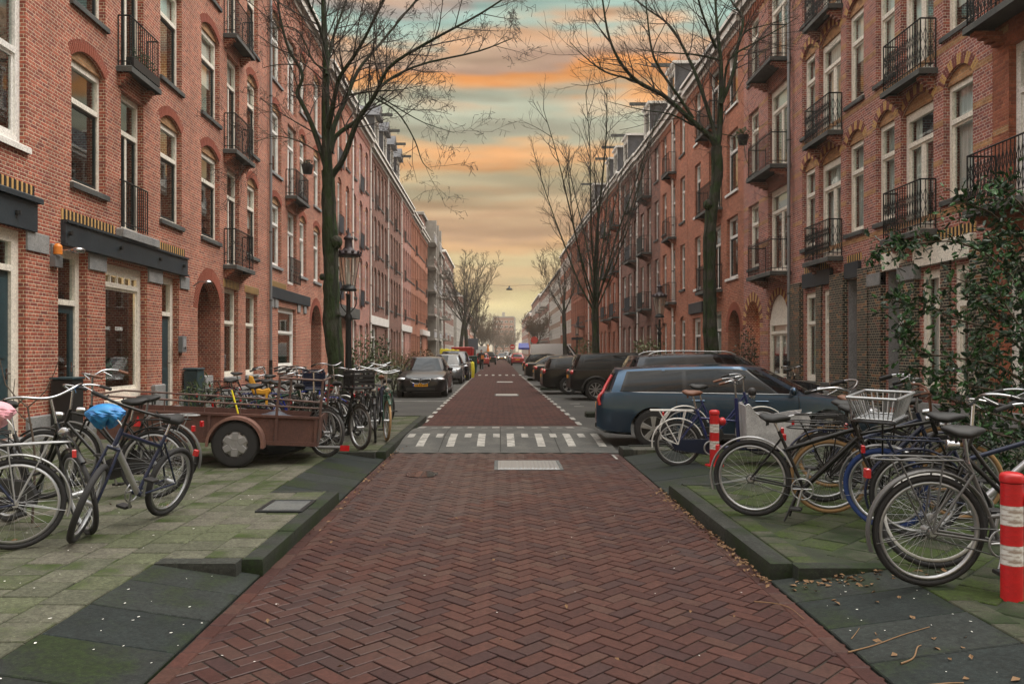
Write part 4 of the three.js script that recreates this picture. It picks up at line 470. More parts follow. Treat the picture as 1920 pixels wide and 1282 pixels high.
for (const [d, l] of [[51.6, 'grey drainpipe between the two dark purple brick fronts'], [58.2, 'light drainpipe beside the blue grey balconies on the right'], [76.2, 'farthest light drainpipe of the right row']]) pipe('drainpipe', l, Rx(d) - 0.1, -d, 13.8, M.white);
// beyond the side streets
function blockHouse(side, X, d0, d1, H, label, mat, n, fl, o = {}) { const L = d1 - d0, t = thing(o.name ?? 'apartment_block', label, 'building', [X, 0, side < 0 ? -d0 : -d1], side < 0 ? Math.PI / 2 : -Math.PI / 2);
  mesh('wall', box(0, L, 0, H, -10, 0), mat, t); mesh('cornice', bev(-0.1, L + 0.1, H, H + 0.35, -10.1, 0.25, 0.05), o.corn ?? M.white, t); if (o.roof) mesh('roof', quads([[0, H + 0.35, 0], [L, H + 0.35, 0], [L, H + 2.8, -2.5], [0, H + 2.8, -2.5], [0, H + 0.35, -10], [L, H + 0.35, -10], [L, H + 2.8, -8], [0, H + 2.8, -8]], [[0, 1, 2, 3], [3, 2, 6, 7], [0, 3, 7, 4], [1, 5, 6, 2], [4, 7, 6, 5]]), M.slate, t);
  const st = L / n, w = Math.min(0.75, st * 0.3); const fg = mg([box(-w, w, 0, 0.1, 0.001, 0.08), box(-w, w, 1.75, 1.85, 0.001, 0.08), box(-w, -w + 0.1, 0.1, 1.75, 0.001, 0.08), box(w - 0.1, w, 0.1, 1.75, 0.001, 0.08), box(-0.05, 0.05, 0.1, 1.75, 0.001, 0.07)]), pg = box(-w + 0.1, w - 0.1, 0.1, 1.75, 0.001, 0.03);
  for (let f = 0; f < fl; f++) for (let b = 0; b < n; b++) { const v = (f ? 1.2 : 0.9) + f * (H - 1.2) / fl; const q = at(mesh('window', fg, M.white, t), (b + 0.5) * st, v, 0); mesh('pane', pg, M.glassD, q); }
  if (o.end) for (let f = 0; f < fl; f++) { const g = fg.clone(); g.rotateY(Math.PI / 2 * (side < 0 ? -1 : 1)); const q = at(mesh('window', g, M.white, t), side < 0 ? 0 : L, 1 + f * (H - 1.2) / fl, -o.end); const p = pg.clone(); p.rotateY(Math.PI / 2 * (side < 0 ? -1 : 1)); mesh('pane', p, M.glassD, q); }
  if (o.balc) for (let f = 1; f < fl; f++) for (const [a, b] of o.balc) { const v = f * (H - 0.6) / fl + 0.4; mesh('balcony_slab', box(a, b, v - 0.2, v, 0.001, 1.5), M.concrete, t); mesh('balcony_front', box(a + 0.03, b - 0.03, v + 0.12, v + 0.75, 1.4, 1.44), f % 2 ? M.plaster : M.railP2, t); const g = [box(a, b, v + 0.98, v + 1.03, 1.4, 1.45)]; for (const u of [a + 0.03, (a + b) / 2, b - 0.07]) g.push(box(u, u + 0.04, v, v + 0.98, 1.4, 1.44)); mesh('railing', g, M.white, t); }
  if (o.piers) for (const u of o.piers) mesh('pier', box(u - 0.2, u + 0.2, 0, H, 0.001, 1.35), M.concrete, t);
  return t; }
M.railP2 = std([0.20, 0.13, 0.11], 0.7);
blockHouse(-1, -8.9, 91.4, 104, 17.4, 'grey concrete apartment block with stacked balconies, near left end of the street', M.brickD, 5, 6, { balc: [[0.1, 4.2], [8.4, 12.4]], piers: [4.4, 8.2, 12.5], corn: M.concrete });
blockHouse(-1, -8.6, 104.4, 122, 15.8, 'second apartment block with pale balconies beyond the concrete one on the left', M.concrete, 6, 5, { balc: [[2, 6], [10, 14]], corn: M.concrete });
blockHouse(-1, -8.4, 122.4, 146, 17, 'tall brown brick house row with dark roof beyond the left apartment blocks', M.brickD, 8, 5, { roof: 1 });
blockHouse(-1, -8.6, 160, 190, 12, 'white rendered building far down the left side behind bare trees', M.concrete, 9, 4);
blockHouse(-1, -9, 192, 240, 15, 'long red brick row far down the left side', M.brickR, 14, 4, { roof: 1 });
blockHouse(-1, -9, 244, 330, 13, 'farthest red brick row on the left before the trees', M.brickO, 20, 4, { roof: 1 });
blockHouse(1, 9.9, 108, 128, 16.6, 'tall dark red corner block beyond the right side street with white end windows', M.brickS, 7, 5, { end: 1.4 });
blockHouse(1, 9.9, 128.3, 156, 14.8, 'beige brick apartment row with paired white windows on the right', mottled([0.26, 0.17, 0.13], [0.30, 0.20, 0.15], 61, 3), 10, 5, { corn: M.concrete });
blockHouse(1, 9.8, 156.3, 190, 14.6, 'brown brick row with pale horizontal bands far on the right', M.brickD, 12, 4, { roof: 1, balc: [[3, 8], [14, 19], [24, 29]] });
blockHouse(1, 9.6, 190.3, 235, 15.2, 'dark brown brick row with slate roof far on the right', M.brickD, 14, 4, { roof: 1 });
blockHouse(1, 9.2, 250, 258, 13, 'orange brick corner house with cream bay at the far end of the right side', M.brickO, 3, 4, { end: 1.2, name: 'corner_house' });
blockHouse(1, 9.4, 258.3, 330, 14, 'farthest purple brick row on the right', M.brickR, 18, 4, { roof: 1 });
{ // block of flats closing the view
  const d = 520, t = thing('tower_block', 'broad brick block of flats closing the far end of the street', 'building', [gx(945, d), 0, -d]); const w = 6.4, H = 24.2;
  mesh('wall', box(-w, w, 0, H, -8, 0), mottled([0.30, 0.13, 0.09], [0.34, 0.16, 0.11], 62, 6), t); mesh('cornice', bev(-w - 0.3, w + 0.3, H, H + 0.8, -8.3, 0.3), M.concrete, t); mesh('roof_house', box(-1.2, 0.6, H + 0.8, H + 3.6, -6, -3), M.concrete, t); mesh('side_bay', box(-w - 1.2, -w - 0.01, 0, H, -8, -0.4), M.concrete, t); mesh('side_bay', box(w + 0.01, w + 1.2, 0, H, -8, -0.4), M.concrete, t);
  for (let f = 0; f < 7; f++) for (let b = 0; b < 4; b++) { const q = at(mesh('window', box(-1.15, 1.15, 0, 1.5, 0.001, 0.1), M.white, t), -4.8 + b * 3.2, 1.5 + f * 3.2, 0); for (const x of [-0.55, 0.55]) mesh('pane', box(x - 0.48, x + 0.48, 0.12, 1.38, 0.1, 0.12), M.glassD, q); }
}

scene.fog = new THREE.FogExp2(new THREE.Color().setRGB(0.52, 0.47, 0.40), 0.0006);

{ // porch lamp glowing in the arched doorway on the right, bulb over the shop window on the left
  const bulb = (label, x, y, d, I) => { const t = thing('lamp', label, 'lamp', [x, y, -d]); mesh('bulb', ball(0, 0, 0, 0.045), new THREE.MeshStandardMaterial({ color: 0xffd9a0, emissive: 0xff9a3c, emissiveIntensity: 3 }), t); mesh('holder', [cyl(0, 0.04, 0, 0.025, 0.06, 8), rod([0, 0.1, 0], [0, 0.3, 0], 0.006)], M.iron, t); const l = new THREE.PointLight(new THREE.Color(1, 0.6, 0.25), I); l.castShadow = true; l.shadow.radius = 2; l.position.set(0, 0, 0); t.add(l); };
  bulb('glowing warm lamp inside the arched brick porch on the right', Rx(29) + 0.95, 2.3, (Rd(1425) + Rd(1399)) / 2, 0.3);
  bulb('small warm bulb hanging behind the shop window top lights', Lx(17) - 0.7, 2.95, 16.9, 0.5); }
// ================= BICYCLES =================
const paint = (c, r = 0.3) => phys(c, r, { clearcoat: 0.25, clearcoatRoughness: 0.25, specularIntensity: 0.6 });
const BK = { black: paint([0.006, 0.0065, 0.007]), grey: paint([0.10, 0.10, 0.10], 0.4), blue: paint([0.012, 0.02, 0.09]), navy: paint([0.01, 0.016, 0.04]), royal: paint([0.01, 0.025, 0.25]), green: paint([0.015, 0.06, 0.035]), white: paint([0.6, 0.6, 0.58]), silver: std([0.5, 0.5, 0.52], 0.35, { metalness: 0.6 }), red: paint([0.35, 0.015, 0.015]), brown: std([0.13, 0.05, 0.024], 0.55), tan: std([0.33, 0.2, 0.09], 0.75), blueTyre: std([0.012, 0.04, 0.16], 0.7), saddle: std([0.008, 0.0085, 0.009], 0.6), orange: std([0.7, 0.22, 0.03], 0.3) };
M.spoke = std([0.45, 0.46, 0.47], 0.3, { metalness: 0.9 });
function wheel(parent, name, R, tyre, x, y, rimM = M.alu, tw = 0.021) { const t = at(mesh(name, cached('tyre' + R + tw, () => torus(R - tw, tw, 44, 7)), tyre, parent), x, y, 0); const rr0 = R - tw * 2 - 0.008;
  mesh('rim', cached('rim' + R + tw, () => { const g = lathe([[rr0 - 0.012, -0.011], [rr0 + 0.008, -0.013], [rr0 + 0.008, 0.013], [rr0 - 0.012, 0.011], [rr0 - 0.012, -0.011]], 44); g.rotateX(Math.PI / 2); return g; }), rimM, t);
  mesh('spokes', cached('spk' + R, () => { const g = []; for (let i = 0; i < 28; i++) { const a = i / 28 * Math.PI * 2, b = a + (i % 4 < 2 ? 0.55 : -0.55), s = i % 2 ? 0.03 : -0.03; g.push(rod([0.025 * Math.cos(b), 0.025 * Math.sin(b), s], [rr0 * Math.cos(a), rr0 * Math.sin(a), 0], 0.0013, 0.0013, 3, false)); } return mg(g); }), M.spoke, t).userData.kind = 'stuff';
  mesh('hub', cached('hub', () => { const g = cyl(0, -0.06, 0, 0.024, 0.12, 10); g.rotateX(Math.PI / 2); return g; }), M.alu, t); return t; }
const saddleG = () => cached('saddle', () => { const g = ball(0, 0, 0, 1, 0.14, 0.04, 0.085, 10), p = g.attributes.position; for (let i = 0; i < p.count; i++) { const x = p.getX(i), k = x > 0 ? 1 - 0.66 * Math.min(1, x / 0.12) : 1; p.setZ(i, p.getZ(i) * k); p.setY(i, p.getY(i) * (p.getY(i) < 0 ? 1.2 : 0.8) - 0.25 * p.getZ(i) * p.getZ(i) / 0.085 + (x < -0.08 ? 0.012 : 0)); } g.computeVertexNormals(); return mergeGeometries([fin(toCreasedNormals(g, 1)), rod([-0.06, -0.03, 0.03], [-0.06, -0.075, 0.03], 0.008), rod([-0.06, -0.03, -0.03], [-0.06, -0.075, -0.03], 0.008)]); });
const arcP = (cx, cy, r, a0, a1, n = 12) => Array.from({ length: n + 1 }, (_, i) => { const a = mix(a0, a1, i / n); return [cx + r * Math.cos(a), cy + r * Math.sin(a), 0]; });
const fender = (cx, cy, r, a0, a1) => { const g = tube(arcP(0, 0, r, a0, a1), 0.011, 6, 22); g.scale(1, 1, 2.5); return g.translate(cx, cy, 0); };
function bike(label, rear, front, o = {}) {
  const R = o.R ?? 0.345, wb = o.wb ?? 1.09, yaw = Math.atan2(front[1] - rear[1], front[0] - rear[0]), st = o.style ?? 'oma', fm = o.m ?? BK.black;
  const t = thing(o.name ?? 'bicycle', label, 'bicycle', [rear[0], o.y ?? SW + 0.004, -rear[1]], yaw); t.rotation.x = o.lean ?? 0.06; const k = st + R;
  const BB = [0.44, 0.29, 0], sc = [0.27, 0.68, 0], hb = [0.88, 0.76, 0], ht = [0.835, 0.90, 0], ra = [0, R, 0], T = st === 'sport' ? 0.02 : st === 'mtb' ? 0.021 : 0.015;
  const frame = cached('fr' + k, () => { const g = [rod(BB, [0.235, 0.78, 0], 0.0155, 0.0155, 8), rod(hb, ht, 0.02, 0.02, 8)];
    if (st === 'diam') g.push(rod([0.25, 0.74, 0], [0.845, 0.87, 0], T), rod(BB, [0.875, 0.77, 0], T + 0.002, T + 0.002, 8)); else if (st === 'mtb') g.push(rod([0.27, 0.68, 0], [0.845, 0.86, 0], 0.017, 0.017, 8)); else if (st === 'sport') g.push(rod([0.30, 0.62, 0], [0.86, 0.83, 0], T, T, 8), rod(BB, [0.88, 0.76, 0], 0.024, 0.024, 8)); else g.push(tube([[0.85, 0.86, 0], [0.72, 0.66, 0], [0.56, 0.48, 0], [0.36, 0.44, 0]], T, 7), rod(BB, [0.88, 0.77, 0], T + 0.002, T + 0.002, 8));
    for (const s of [-0.055, 0.055]) g.push(rod([0, R, s], [0.42, 0.29, s * 0.7], 0.009), rod([0, R, s], [0.26, 0.72, s * 0.4], 0.0085)); const b = cyl(0, -0.045, 0, 0.024, 0.09, 10); b.rotateX(Math.PI / 2); g.push(mv(b, 0.44, 0.29, 0)); return mg(g); });
  mesh('frame', frame, fm, t);
  if (st === 'mtb') mesh('down_tube', rod(BB, [0.875, 0.77, 0], 0.026, 0.026, 10), BK.silver, t); if (o.tube) mesh('down_tube', rod([0.47, 0.325, 0], [0.86, 0.745, 0], 0.026, 0.026, 10), o.tube, t);
  const sh = o.sh ?? 0.98; mesh('seat_post', rod([0.235, 0.78, 0], [0.205, sh - 0.05, 0], 0.0125, 0.0125, 8), M.chrome, t); at(mesh('saddle', saddleG(), o.sm ?? BK.saddle, t), 0.2, sh, 0);
  wheel(t, 'rear_wheel', R, o.tyre ?? M.rubber, 0, R, o.rim, o.tw);
  const S = new THREE.Matrix4(), ax = new THREE.Vector3(ht[0] - hb[0], ht[1] - hb[1], 0).normalize(); S.makeTranslation(...hb).multiply(new THREE.Matrix4().makeRotationAxis(ax, o.steer ?? 0)).multiply(new THREE.Matrix4().makeTranslation(-hb[0], -hb[1], 0));
  const steer = (ob) => { ob.updateMatrix(); ob.matrix.premultiply(S); ob.matrix.decompose(ob.position, ob.quaternion, ob.scale); return ob; };
  const fa = [wb, R, 0]; steer(wheel(t, 'front_wheel', R, o.ftyre ?? o.tyre ?? M.rubber, wb, R, o.rim, o.tw));
  steer(mesh('fork', cached('fk' + k + wb, () => mg([rod([hb[0], hb[1] - 0.02, -0.05], [hb[0], hb[1] - 0.02, 0.05], 0.016), ...[-0.055, 0.055].map((s) => tube([[hb[0], hb[1] - 0.02, s * 0.8], [hb[0] + 0.10, hb[1] - 0.24, s], [wb, R, s]], 0.0115, 6))])), o.fk ?? fm, t));
  const bar = o.bar ?? 'dutch', bh = o.bh ?? 1.08; const pts = bar === 'flat' ? [[0.80, bh + 0.01, -0.3], [0.83, bh, -0.12], [0.83, bh, 0.12], [0.80, bh + 0.01, 0.3]] : [[0.56, bh + 0.0, -0.27], [0.68, bh + 0.035, -0.285], [0.80, bh + 0.045, -0.22], [0.83, bh, -0.05], [0.83, bh, 0.05], [0.80, bh + 0.045, 0.22], [0.68, bh + 0.035, 0.285], [0.56, bh + 0.0, 0.27]];
  const hbm = steer(mesh('handlebar', cached('hb' + bar + bh, () => mg([tube(pts, 0.0115, 7, 28), rod(ht, [0.815, bh, 0], 0.0125, 0.0125, 8), rod([0.80, bh + 0.03, 0.19], [0.72, bh - 0.02, 0.22], 0.006), rod([0.80, bh + 0.03, -0.19], [0.72, bh - 0.02, -0.22], 0.006)])), o.bm ?? M.chrome, t));
  for (const e of [0, pts.length - 1]) { const q = e ? pts.length - 2 : 1, a = V(pts[e]), b = V(pts[q]), c = a.clone().lerp(b, Math.min(1, 0.115 / a.distanceTo(b))); mesh('grip', rod(a.clone().lerp(b, -0.05), c, 0.017, 0.016, 8), o.gm ?? M.rubber, hbm); }
  if (o.fenders !== 0) { const fo = o.fen ?? fm; mesh('rear_mudguard', cached('rf' + R, () => mg([fender(0, R, R + 0.024, 0.35, 3.5), rod([0, R, 0.05], [-0.33, R - 0.08, 0.02], 0.003, 0.003, 4), rod([0, R, -0.05], [-0.33, R - 0.08, -0.02], 0.003, 0.003, 4)])), fo, t); steer(mesh('front_mudguard', cached('ff' + R + wb, () => mg([fender(wb, R, R + 0.024, 0.9, 3.5), rod([wb, R, 0.05], [wb - 0.33, R - 0.1, 0.02], 0.003, 0.003, 4), rod([wb, R, -0.05], [wb - 0.33, R - 0.1, -0.02], 0.003, 0.003, 4)])), fo, t)); }
  if (o.rack !== 0) mesh('carrier', cached('rk' + R, () => { const y = 2 * R + 0.10, g = [tube([[0.17, y, 0.06], [-0.3, y + 0.005, 0.065], [-0.37, y, 0], [-0.3, y + 0.005, -0.065], [0.17, y, -0.06]], 0.007, 6, 24), rod([0.17, y, 0.06], [0.17, y, -0.06], 0.007)]; for (const x of [-0.2, -0.05, 0.08]) g.push(rod([x, y, 0.064], [x, y, -0.064], 0.005)); for (const s of [-1, 1]) g.push(rod([0.05, y, 0.06 * s], [0, R, 0.06 * s], 0.006), rod([-0.22, y, 0.063 * s], [0, R, 0.06 * s], 0.006), rod([0.17, y, 0.05 * s], [0.255, 0.72, 0.02 * s], 0.006)); return mg(g); }), o.rackM ?? fm, t);
  mesh('crank', cached('ck', () => { const cr = torus(0.09, 0.007, 24, 5); mv(cr, 0.44, 0.29, 0.05); return mg([cr, rod([0.44, 0.29, 0.06], [0.40, 0.13, 0.075], 0.011), rod([0.44, 0.29, -0.06], [0.48, 0.45, -0.075], 0.011), rod([0.44, 0.29, -0.07], [0.44, 0.29, 0.07], 0.012), rod([0.36, 0.285, 0.05], [0.52, 0.295, 0.05], 0.008)]); }), M.alu, t);
  for (const [x, y, z] of [[0.40, 0.13, 0.125], [0.48, 0.45, -0.125]]) mesh('pedal', cached('pd' + x, () => bev(x - 0.045, x + 0.045, y - 0.012, y + 0.012, z - 0.045, z + 0.045, 0.004)), M.black, t);
  if (o.guard !== 0) { const s = o.guardS ?? 1; mesh('chain_case', cached('cc' + R + s, () => mv(poly([[-0.07, R + 0.005], [-0.05, R + 0.045], [0.1, R + 0.05], [0.44, 0.40], [0.52, 0.36], [0.55, 0.29], [0.52, 0.21], [0.44, 0.185], [0.1, R - 0.06], [-0.05, R - 0.045]], 0.03, [], 0.004), 0, 0, s > 0 ? 0.035 : -0.065)), o.gcm ?? M.black, t); } else mesh('chain', cached('chn' + R, () => mg([rod([0.44, 0.375, 0.05], [0, R + 0.035, 0.045], 0.005, 0.005, 4), rod([0.44, 0.2, 0.05], [0, R - 0.035, 0.045], 0.005, 0.005, 4), mv(torus(0.036, 0.006, 14, 5), 0, R, 0.045)])), M.darkStone, t);
  if (o.stand) mesh('stand', [rod([0.40, 0.27, 0.03], [0.30, 0.01, 0.12], 0.01), rod([0.40, 0.27, -0.03], [0.30, 0.01, -0.12], 0.01)], M.black, t);
  mesh('rear_light', [bev(-0.405 + (o.rack === 0 ? 0.085 : 0), -0.375 + (o.rack === 0 ? 0.085 : 0), 2 * R - 0.02 + (o.rack === 0 ? -0.1 : 0), 2 * R + 0.04 + (o.rack === 0 ? -0.1 : 0), -0.022, 0.022, 0.006)], M.redLens, t);
  if (o.lamp !== 0) steer(mesh('headlamp', mv((() => { const g = lathe([[0, -0.05], [0.03, -0.04], [0.042, 0.03], [0.04, 0.04], [0, 0.045]], 12); g.rotateZ(-Math.PI / 2); return g; })(), 0.95, 0.84, 0), M.chrome, t));
  if (o.basket) { const y = 0.93, bm = o.basketM ?? M.alu, g = [], x0 = 0.90, x1 = 1.23, w = 0.175, h = o.bhgt ?? 0.18; const ring = (yy, e, q) => { const A = [[x0 - e, yy, -w - e], [x1 + e, yy, -w - e], [x1 + e, yy, w + e], [x0 - e, yy, w + e]]; A.forEach((p, i) => g.push(rod(p, A[(i + 1) % 4], q, q, 5))); return A; };
    if (o.basket === 'crate') { const cr = [bev(x0, x1, y, y + 0.02, -w, w)]; for (const yy of [0.05, 0.11, 0.17, 0.23]) cr.push(box(x0, x1, y + yy, y + yy + 0.035, -w, -w + 0.012), box(x0, x1, y + yy, y + yy + 0.035, w - 0.012, w), box(x0, x0 + 0.012, y + yy, y + yy + 0.035, -w + 0.012, w - 0.012), box(x1 - 0.012, x1, y + yy, y + yy + 0.035, -w + 0.012, w - 0.012)); for (const x of [x0, (x0 + x1) / 2 - 0.015, x1 - 0.03]) for (const z of [-w, w - 0.014]) cr.push(box(x, x + 0.03, y + 0.02, y + 0.265, z - 0.002, z + 0.016)); cr.push(box(x0 + 0.02, x1 - 0.02, y + 0.06, y + 0.2, -w + 0.014, -w + 0.018), box(x0 + 0.02, x1 - 0.02, y + 0.06, y + 0.2, w - 0.018, w - 0.014)); steer(mesh('crate', cr, o.basketM ?? M.black, t)); }
    else { const a = ring(y + 0.02, -0.03, 0.009), b = ring(y + 0.02 + h, 0.03, 0.013); for (let i = 0; i < 4; i++) { const j = (i + 1) % 4; for (let q = 0; q <= 8; q++) { const p = V(a[i]).lerp(V(a[j]), q / 8), s = V(b[i]).lerp(V(b[j]), q / 8); g.push(rod(p, s, 0.005, 0.005, 4)); } } for (let q = 0; q <= 6; q++) { const z = mix(-w + 0.03, w - 0.03, q / 6); g.push(rod([x0, y + 0.015, z], [x1, y + 0.015, z], 0.005, 0.005, 4)); } steer(mesh('basket', g, bm, t)); }
    steer(mesh('front_carrier', [rod([wb, R, 0.07], [x1 - 0.1, y, 0.15], 0.008), rod([wb, R, -0.07], [x1 - 0.1, y, -0.15], 0.008), rod([0.86, 0.86, 0], [x0, y, 0], 0.012), box(x0, x1, y - 0.012, y, -0.17, 0.17)], o.fcm ?? fm, t)); }
  if (o.child) mesh('child_seat', (() => { const g = [poly([[-0.12, 0], [0.14, -0.02], [0.18, 0.04], [0.16, 0.08], [0.04, 0.05], [-0.06, 0.08], [-0.13, 0.24], [-0.17, 0.36], [-0.2, 0.37], [-0.2, 0.3], [-0.17, 0.12]], 0.24, [], 0.03), box(0.1, 0.15, -0.28, 0.03, -0.02, 0.05), box(0.1, 0.15, -0.28, 0.03, 0.23, 0.3)]; return g.map((q) => mv(q.scale(0.8, 0.72, 0.85), -0.08, 0.8, -0.1)); })(), o.child, t);
  return t;
}
const scrap = (t, g, m, name) => mesh(name, g, m, t);
function cover(label, x, y, d, m, s = 1) { const g = ball(0, 0, 0, 1, 0.15 * s, 0.085 * s, 0.115 * s, 16), p = g.attributes.position; for (let i = 0; i < p.count; i++) { const a = Math.atan2(p.getZ(i), p.getX(i)), y0 = p.getY(i), n = 1 + 0.12 * Math.sin(a * 7 + 3 * y0 * 20) * (y0 < 0.03 ? 1 : 0.3) + 0.06 * Math.sin(a * 13 + 1); p.setX(i, p.getX(i) * n); p.setZ(i, p.getZ(i) * n); if (y0 < 0) p.setY(i, y0 * (1.1 + 0.5 * Math.sin(a * 5))); } const t = thing('saddle_cover', label, 'saddle cover', [x, y, -d]); mesh('cover', fin(toCreasedNormals(g, 0.7)), m, t); mesh('drawstring', tube([[0.13, -0.05, 0.06], [0.16, -0.1, 0.05], [0.15, -0.15, 0.03]], 0.006), BK.white, t); return t; }
// right hand group
bike('black city bicycle with silver grey rear mudguard beside the nearest red bollard', [2.70, 5.02], [3.74, 5.0], { m: BK.grey, fen: BK.grey, rackM: BK.grey, sh: 0.99, guard: 0, lean: 0.05, R: 0.355 });
bike('black low step bicycle with silver wire basket and one blue front tyre', [2.28, 7.17], [3.15, 6.65], { style: 'sport', m: BK.black, fen: M.alu, ftyre: BK.blueTyre, basket: 'wire', steer: -0.25, stand: 1, guard: 0, rack: 0, sh: 0.9, lean: 0.03, lamp: 0, bh: 1.16, tw: 0.024 });
bike('black diamond frame bicycle with tan tyres half behind the wire basket', [3.02, 7.3], [4.07, 7.05], { style: 'diam', m: BK.black, tyre: BK.tan, guard: 0, bar: 'dutch', bm: BK.brown, lean: 0.1, bh: 1.12 });
bike('navy step through bicycle parked second behind the tan tyred one', [3.2, 7.85], [4.25, 7.6], { style: 'sport', m: BK.navy, lean: 0.05, bm: M.chrome, bh: 1.2, rackM: BK.black });
bike('black bicycle with pale silver down tube under the holly branches', [3.32, 6.35], [4.32, 6.05], { style: 'sport', m: BK.navy, tube: BK.silver, ftyre: BK.blueTyre, guard: 0, lean: 0.08, bh: 1.12 });
bike('dark bicycle heading left with white rimmed front wheel behind the nearest bollard', [4.0, 5.1], [3.02, 5.42], { m: BK.black, rim: BK.white, lean: 0.12, bh: 1.13 });
bike('dark bicycle with brown leather saddle in front of the blue estate bonnet', [3.62, 8.7], [4.66, 8.45], { style: 'diam', m: BK.black, sm: BK.brown, lean: 0.05, bh: 1.16, tyre: BK.tan });
bike('bicycle with chrome raised handlebar deepest in the holly on the right', [4.0, 8.2], [5.0, 7.9], { m: BK.black, lean: -0.06, bh: 1.28 });
bike('blue bicycle with white mudguards and black saddle behind the cargo bicycle', [2.70, 11.6], [3.76, 11.45], { m: BK.blue, fen: BK.white, R: 0.335, lean: 0.03, bh: 1.1, rackM: BK.white, rack: 0 });
bike('black bicycle standing head on against the right house wall by the drainpipe', [8.35, 22.9], [8.2, 21.9], { m: BK.black, lean: 0.05, bh: 1.05 });
{ // cargo bicycle
  const R = 0.31, t = thing('cargo_bicycle', 'blue cargo bicycle with grey wooden box, brown saddle and white rear carrier', 'cargo bicycle', [2.40, SW - 0.06, -10.7], Math.atan2(-0.25, 1.9)), m = BK.blue; t.rotation.x = 0.02;
  mesh('frame', [rod([0.43, 0.27, 0], [0.24, 0.78, 0], 0.022), rod([0.43, 0.27, 0], [1.75, 0.24, 0], 0.028, 0.028, 8), rod([0.80, 0.25, 0], [0.76, 0.93, 0], 0.026, 0.026, 8), rod([0.27, 0.66, 0], [0.78, 0.62, 0], 0.016), rod([1.75, 0.24, 0], [1.82, 0.62, 0], 0.024), ...[-0.06, 0.06].flatMap((s) => [rod([0, R, s], [0.42, 0.27, s * 0.5], 0.011), rod([0, R, s], [0.27, 0.7, s * 0.4], 0.010)])], m, t);
  wheel(t, 'rear_wheel', R, M.rubber, 0, R); wheel(t, 'front_wheel', 0.25, M.rubber, 2.0, 0.25); mesh('fork', [-0.06, 0.06].map((s) => rod([1.84, 0.62, s], [2.0, 0.25, s], 0.013)), m, t);
  mesh('seat_post', rod([0.24, 0.78, 0], [0.20, 0.96, 0], 0.014), M.chrome, t); at(mesh('saddle', saddleG(), BK.brown, t), 0.19, 1.0, 0);
  const side = [[0.86, 0.3], [0.84, 0.85], [0.88, 0.86], [0.95, 0.76], [1.1, 0.71], [1.3, 0.70], [1.5, 0.74], [1.66, 0.76], [1.58, 0.36], [1.5, 0.3]]; for (const z of [0.26, -0.275]) mesh('box_side', mv(poly(side, 0.014, [], 0.002), 0, 0, z), M.grayWood ??= mottled([0.30, 0.30, 0.31], [0.42, 0.42, 0.43], 41, 0.8, 0.7), t); mesh('box_end', box(0.845, 0.86, 0.32, 0.84, -0.26, 0.26), M.grayWood, t); mesh('box_end', box(1.57, 1.585, 0.36, 0.74, -0.26, 0.26), M.grayWood, t); mesh('box_floor', box(0.86, 1.57, 0.3, 0.315, -0.26, 0.26), M.grayWood, t); mesh('trim', tube(side.slice(1, 8).map(([x, y]) => [x, y + 0.005, 0.267]), 0.012), M.alu, t);
  const hbm = mesh('handlebar', [rod([0.76, 0.93, 0], [0.74, 1.12, 0], 0.014), tube([[0.52, 1.13, -0.28], [0.64, 1.17, -0.29], [0.74, 1.17, -0.2], [0.76, 1.12, 0], [0.74, 1.17, 0.2], [0.64, 1.17, 0.29], [0.52, 1.13, 0.28]], 0.012, 7)], M.chrome, t); for (const s of [-1, 1]) mesh('grip', rod([0.62, 1.16, 0.29 * s], [0.5, 1.125, 0.278 * s], 0.017, 0.017, 8), BK.brown, hbm);
  mesh('rear_mudguard', fender(0, R, R + 0.03, 0.35, 3.3), BK.white, t); mesh('carrier', (() => { const y = 0.76, g = [rod([-0.36, y, 0.07], [0.2, y, 0.07], 0.009), rod([-0.36, y, -0.07], [0.2, y, -0.07], 0.009)]; for (const x of [-0.36, -0.2, 0, 0.2]) g.push(rod([x, y, 0.07], [x, y, -0.07], 0.008)); for (const s of [-0.075, 0.075]) g.push(rod([-0.25, y, s], [0, R, s], 0.008), rod([0.1, y, s], [0, R, s], 0.008), tube([[-0.1, y, s], [-0.24, 0.5, s], [-0.2, 0.4, s], [0, R, s]], 0.007)); return g; })(), BK.white, t);
  mesh('chain_case', mv(poly([[-0.08, R], [-0.04, R + 0.06], [0.44, 0.38], [0.55, 0.27], [0.44, 0.17], [-0.04, R - 0.07]], 0.03, [], 0.004), 0, 0, 0.035), BK.navy, t); mesh('crank', [mv(torus(0.09, 0.012, 24, 5), 0.43, 0.27, 0.08), rod([0.43, 0.27, 0.085], [0.42, 0.44, 0.09], 0.012)], M.alu, t); mesh('pedal', box(0.37, 0.47, 0.425, 0.45, 0.09, 0.18), M.black, t); mesh('headlamp', ball(0.95, 1.02, 0.1, 0.06), M.black, t);
}
// left hand group
bike('bicycle with silver rear carrier and pink saddle cover at the left picture edge', [-3.62, 5.95], [-4.55, 5.4], { m: BK.navy, fen: M.alu, rackM: M.alu, R: 0.34, lean: 0.05, rack: 1 });
cover('pink fabric cover on the saddle at the left picture edge', -3.72, 1.16, 5.86, mottled([0.62, 0.28, 0.34], [0.7, 0.36, 0.4], 42, 0.4, 0.9), 0.95);
bike('mountain bicycle with thick silver down tube leaning in the left row', [-3.05, 7.2], [-3.28, 6.15], { style: 'mtb', m: BK.navy, R: 0.32, fenders: 0, rack: 0, guard: 0, bar: 'flat', lean: -0.26, steer: 0.45, sh: 0.93, tw: 0.026, bm: BK.black, lamp: 0, wb: 1.04 });
cover('crumpled bright blue plastic bag tied over the mountain bicycle saddle', -3.46, 1.06, 7.0, mottled([0.012, 0.14, 0.42], [0.03, 0.26, 0.55], 43, 0.5, 0.35), 1.05);
